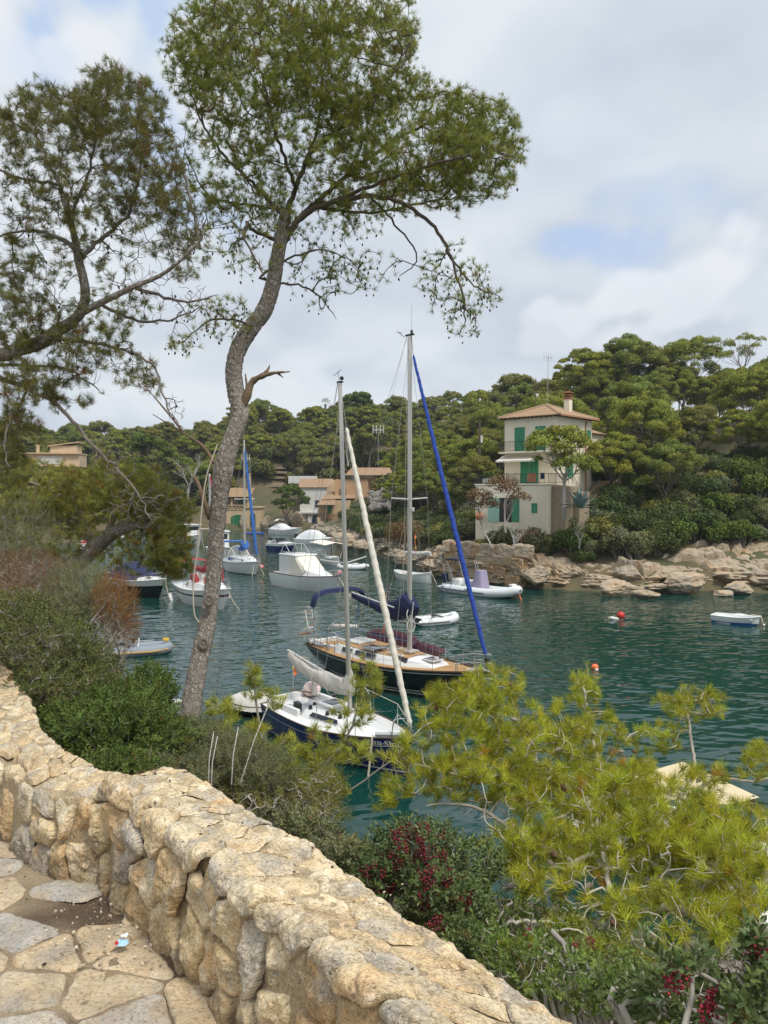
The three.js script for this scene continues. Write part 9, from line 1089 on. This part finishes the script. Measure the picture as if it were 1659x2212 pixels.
{
  const B = (name, label, foot, c, o) => bush(name, label, P(...foot), c, o);
  B('lentisk_bush', 'dense dark green bush rising behind the far end of the wall', [90, 1640, 5.2], [[80, 1410, 140, 90, 5.6, 0.6, 1350], [130, 1500, 130, 70, 5.2, 0.5, 1080], [30, 1340, 90, 60, 6, 0.6, 630], [190, 1450, 70, 60, 5.6, 0.4, 450]], { seed: 611, geo: lentisk, mat: leafM.darkolive, stems: 12, thin: 2 });
  B('green_bush', 'fresh green bush below the dark one along the wall', [230, 1760, 4.6], [[180, 1590, 110, 70, 4.7, 0.4, 1300], [270, 1550, 110, 70, 5, 0.5, 1100], [330, 1610, 110, 60, 4.9, 0.4, 1000], [240, 1660, 120, 40, 4.4, 0.35, 700], [320, 1500, 60, 60, 5.3, 0.35, 500]], { seed: 622, geo: lentisk, mat: leafM.green, stems: 9, thin: 5, lo: 0.5 });
  B('grey_bush', 'fine leaved grey green bush at the foot of the tall pine trunk', [450, 1800, 4.9], [[440, 1640, 120, 65, 5, 0.4, 1690], [360, 1680, 110, 45, 4.6, 0.3, 910], [530, 1680, 110, 70, 5, 0.4, 1430], [430, 1590, 60, 30, 5.4, 0.3, 338]], { seed: 633, geo: fine, mat: leafM.grey, stems: 8, thin: 6, lo: 0.5 });
  B('twiggy_bush', 'olive bush with bare white twigs between wall and blue yacht', [620, 1880, 4.8], [[600, 1730, 110, 60, 5, 0.35, 832], [670, 1760, 70, 45, 4.9, 0.3, 512], [540, 1740, 90, 40, 4.8, 0.3, 480], [700, 1700, 40, 40, 5, 0.25, 256]], { seed: 644, geo: fine, mat: leafM.olive, stems: 12, thin: 1.0, twig: twigPale, bareTop: 0.45, stem: 0.009 });
  B('heath_bush', 'rust brown heath bush at the water side of the left bank', [230, 1500, 6.8], [[250, 1300, 46, 60, 7, 0.4, 1350], [270, 1360, 30, 40, 7, 0.3, 450]], { seed: 655, geo: heath, mat: leafM.rust, stems: 6, thin: 5, lo: 0.6 });
  B('dry_bush', 'grey leafless twiggy bush under the rust brown heath', [220, 1560, 6.5], [[230, 1400, 60, 80, 6.6, 0.4, 420], [190, 1450, 60, 60, 6.4, 0.3, 240]], { seed: 666, geo: heath, mat: leafM.dry, stems: 10, thin: 1, bareTop: 0.6, twig: twigGrey, stem: 0.01 });
  B('pale_bush', 'pale feathery green bush above the rust brown heath', [170, 1450, 8], [[170, 1280, 80, 60, 8, 0.6, 1700], [210, 1320, 60, 50, 7.8, 0.4, 850], [120, 1330, 70, 50, 7.6, 0.4, 850]], { seed: 677, geo: fine, mat: leafM.grey, stems: 7, thin: 6, hi: 1.4 });
  B('brown_bush', 'reddish brown withered bush at the left edge', [40, 1440, 8], [[60, 1235, 90, 45, 8.4, 0.6, 1600], [20, 1290, 60, 50, 8, 0.5, 800], [110, 1290, 30, 40, 8, 0.3, 320]], { seed: 688, geo: heath, mat: leafM.brown, stems: 6, thin: 4 });
  B('grey_bush', 'pale grey bush at the far left edge behind the brown one', [10, 1350, 12], [[40, 1150, 90, 80, 12, 0.9, 1530], [-20, 1190, 60, 50, 11.5, 0.8, 680]], { seed: 699, geo: fine, mat: leafM.grey, stems: 6, thin: 8, hi: 1.5 });
  B('small_bush', 'small fine leaved bush at the outer side of the wall right of the twiggy bush', [700, 1980, 4.4], [[670, 1810, 60, 36, 4.5, 0.25, 300], [740, 1850, 60, 36, 4.2, 0.25, 320], [640, 1790, 40, 30, 4.5, 0.2, 120]], { seed: 710, geo: lentisk, mat: leafM.grey, stems: 6, thin: 4 });
  B('berry_bush', 'bush covered in dark red berries beside the wall', [930, 2150, 3.6], [[900, 1860, 110, 80, 3.9, 0.35, 620], [960, 1950, 90, 80, 3.6, 0.3, 560], [830, 1900, 60, 50, 3.8, 0.25, 240], [1010, 1880, 70, 60, 3.9, 0.3, 260], [980, 2030, 60, 50, 3.3, 0.25, 240]], { seed: 721, geo: lentisk, mat: leafM.glossy, stems: 8, thin: 3, twig: twigGrey, lo: 0.6, berries: [[900, 1840, 80, 60, 3.75, 0.25, 105], [960, 1930, 70, 60, 3.5, 0.2, 90], [820, 1890, 50, 40, 3.65, 0.15, 20], [955, 2010, 40, 40, 3.2, 0.15, 24]], berryMat: phys(0.14, 0.007, 0.013, 0.4), cluster: 13, br: 0.0042 });
  B('lentisk_bush', 'dark bush below the bright pine above the bottom edge', [1250, 2300, 2.9], [[1150, 2100, 110, 70, 3.1, 0.35, 190], [1290, 2130, 130, 70, 2.8, 0.3, 190], [1060, 2050, 80, 50, 3.3, 0.25, 90], [1080, 1985, 110, 45, 4.0, 0.35, 170], [1250, 1990, 120, 36, 3.9, 0.3, 90], [1230, 2060, 120, 50, 3.4, 0.3, 110], [1420, 2190, 100, 50, 2.6, 0.25, 80], [1400, 2060, 200, 50, 3.4, 0.3, 60]], { seed: 732, geo: lentisk, mat: leafM.green, stems: 20, thin: 1.0, lo: 0.7, hi: 1.7, twig: twigPale, stem: 0.011, berries: [[1200, 2030, 120, 30, 3.2, 0.2, 12]], berryMat: phys(0.16, 0.008, 0.014, 0.35), cluster: 9, br: 0.0036 });
  B('berry_bush', 'glossy twigs with bright red berries at the bottom right corner', [1500, 2420, 2.1], [[1500, 2165, 110, 45, 2.2, 0.15, 52], [1630, 2100, 34, 70, 2.0, 0.12, 40], [1390, 2185, 80, 30, 2.3, 0.12, 30], [1600, 2190, 60, 26, 2.0, 0.12, 30], [1475, 2095, 60, 26, 2.1, 0.08, 16]], { seed: 743, geo: bigLeaf, mat: leafM.glossy, stems: 9, thin: 1, twig: twigPale, berries: [[1463, 2110, 26, 22, 2.05, 0.05, 10], [1545, 2140, 12, 12, 2.05, 0.04, 3], [1530, 2175, 16, 22, 2.0, 0.05, 5], [1590, 2190, 18, 22, 1.95, 0.05, 6], [1640, 2045, 24, 18, 1.95, 0.05, 8]], berryMat: phys(0.27, 0.010, 0.03, 0.35), cluster: 12, br: 0.0042 });
  // fallen dead branch and pale stalks
  const db = thing('dead_branch', 'grey broken dead branch lying over the dark bush at the bottom', 'branch', P(1200, 2020, 3)); const b = mb(), c0 = db.position; const st = (r0, ...a) => b.tube(curve(pl(...a), 10).map(q => q.sub(c0)), k => r0 * (1 - 0.7 * k), 5); st(0.013, 1190, 2010, 3, 1215, 2035, 2.95, 1260, 2080, 2.9, 1330, 2130, 2.8, 1400, 2200, 2.7, 1440, 2260, 2.6); for (let i = 0; i < 9; i++) st(0.006, 1215 + i * 10, 2032 + i * 6, 2.93, 1230 + i * 12, 2100 + i * 9, 2.85, 1225 + i * 17, 2160 + i * 12, 2.8, 1240 + i * 22, 2240, 2.75); b.build('branch', twigGrey, db, null);
  const gs = thing('dry_grass', 'few pale dry grass stalks standing behind the wall', 'grass', P(440, 1700, 4.2)); for (const [a, e] of [[[450, 1700], [462, 1580]], [[456, 1700], [470, 1590]], [[520, 1690], [585, 1510]], [[500, 1695], [515, 1570]]]) part(gs, 'stalk', M.sailcover, q => q.tube([P(...a, 4.2).sub(gs.position), P((a[0] + e[0]) / 2 - 4, (a[1] + e[1]) / 2, 4.2).sub(gs.position), P(...e, 4.25).sub(gs.position)], 0.003, 4), null);
}
// ---------------------------------------------------------------- a little sea haze
scene.fog = new THREE.FogExp2(0xc8d2dc, 0.00022);
renderer.render(scene, camera);
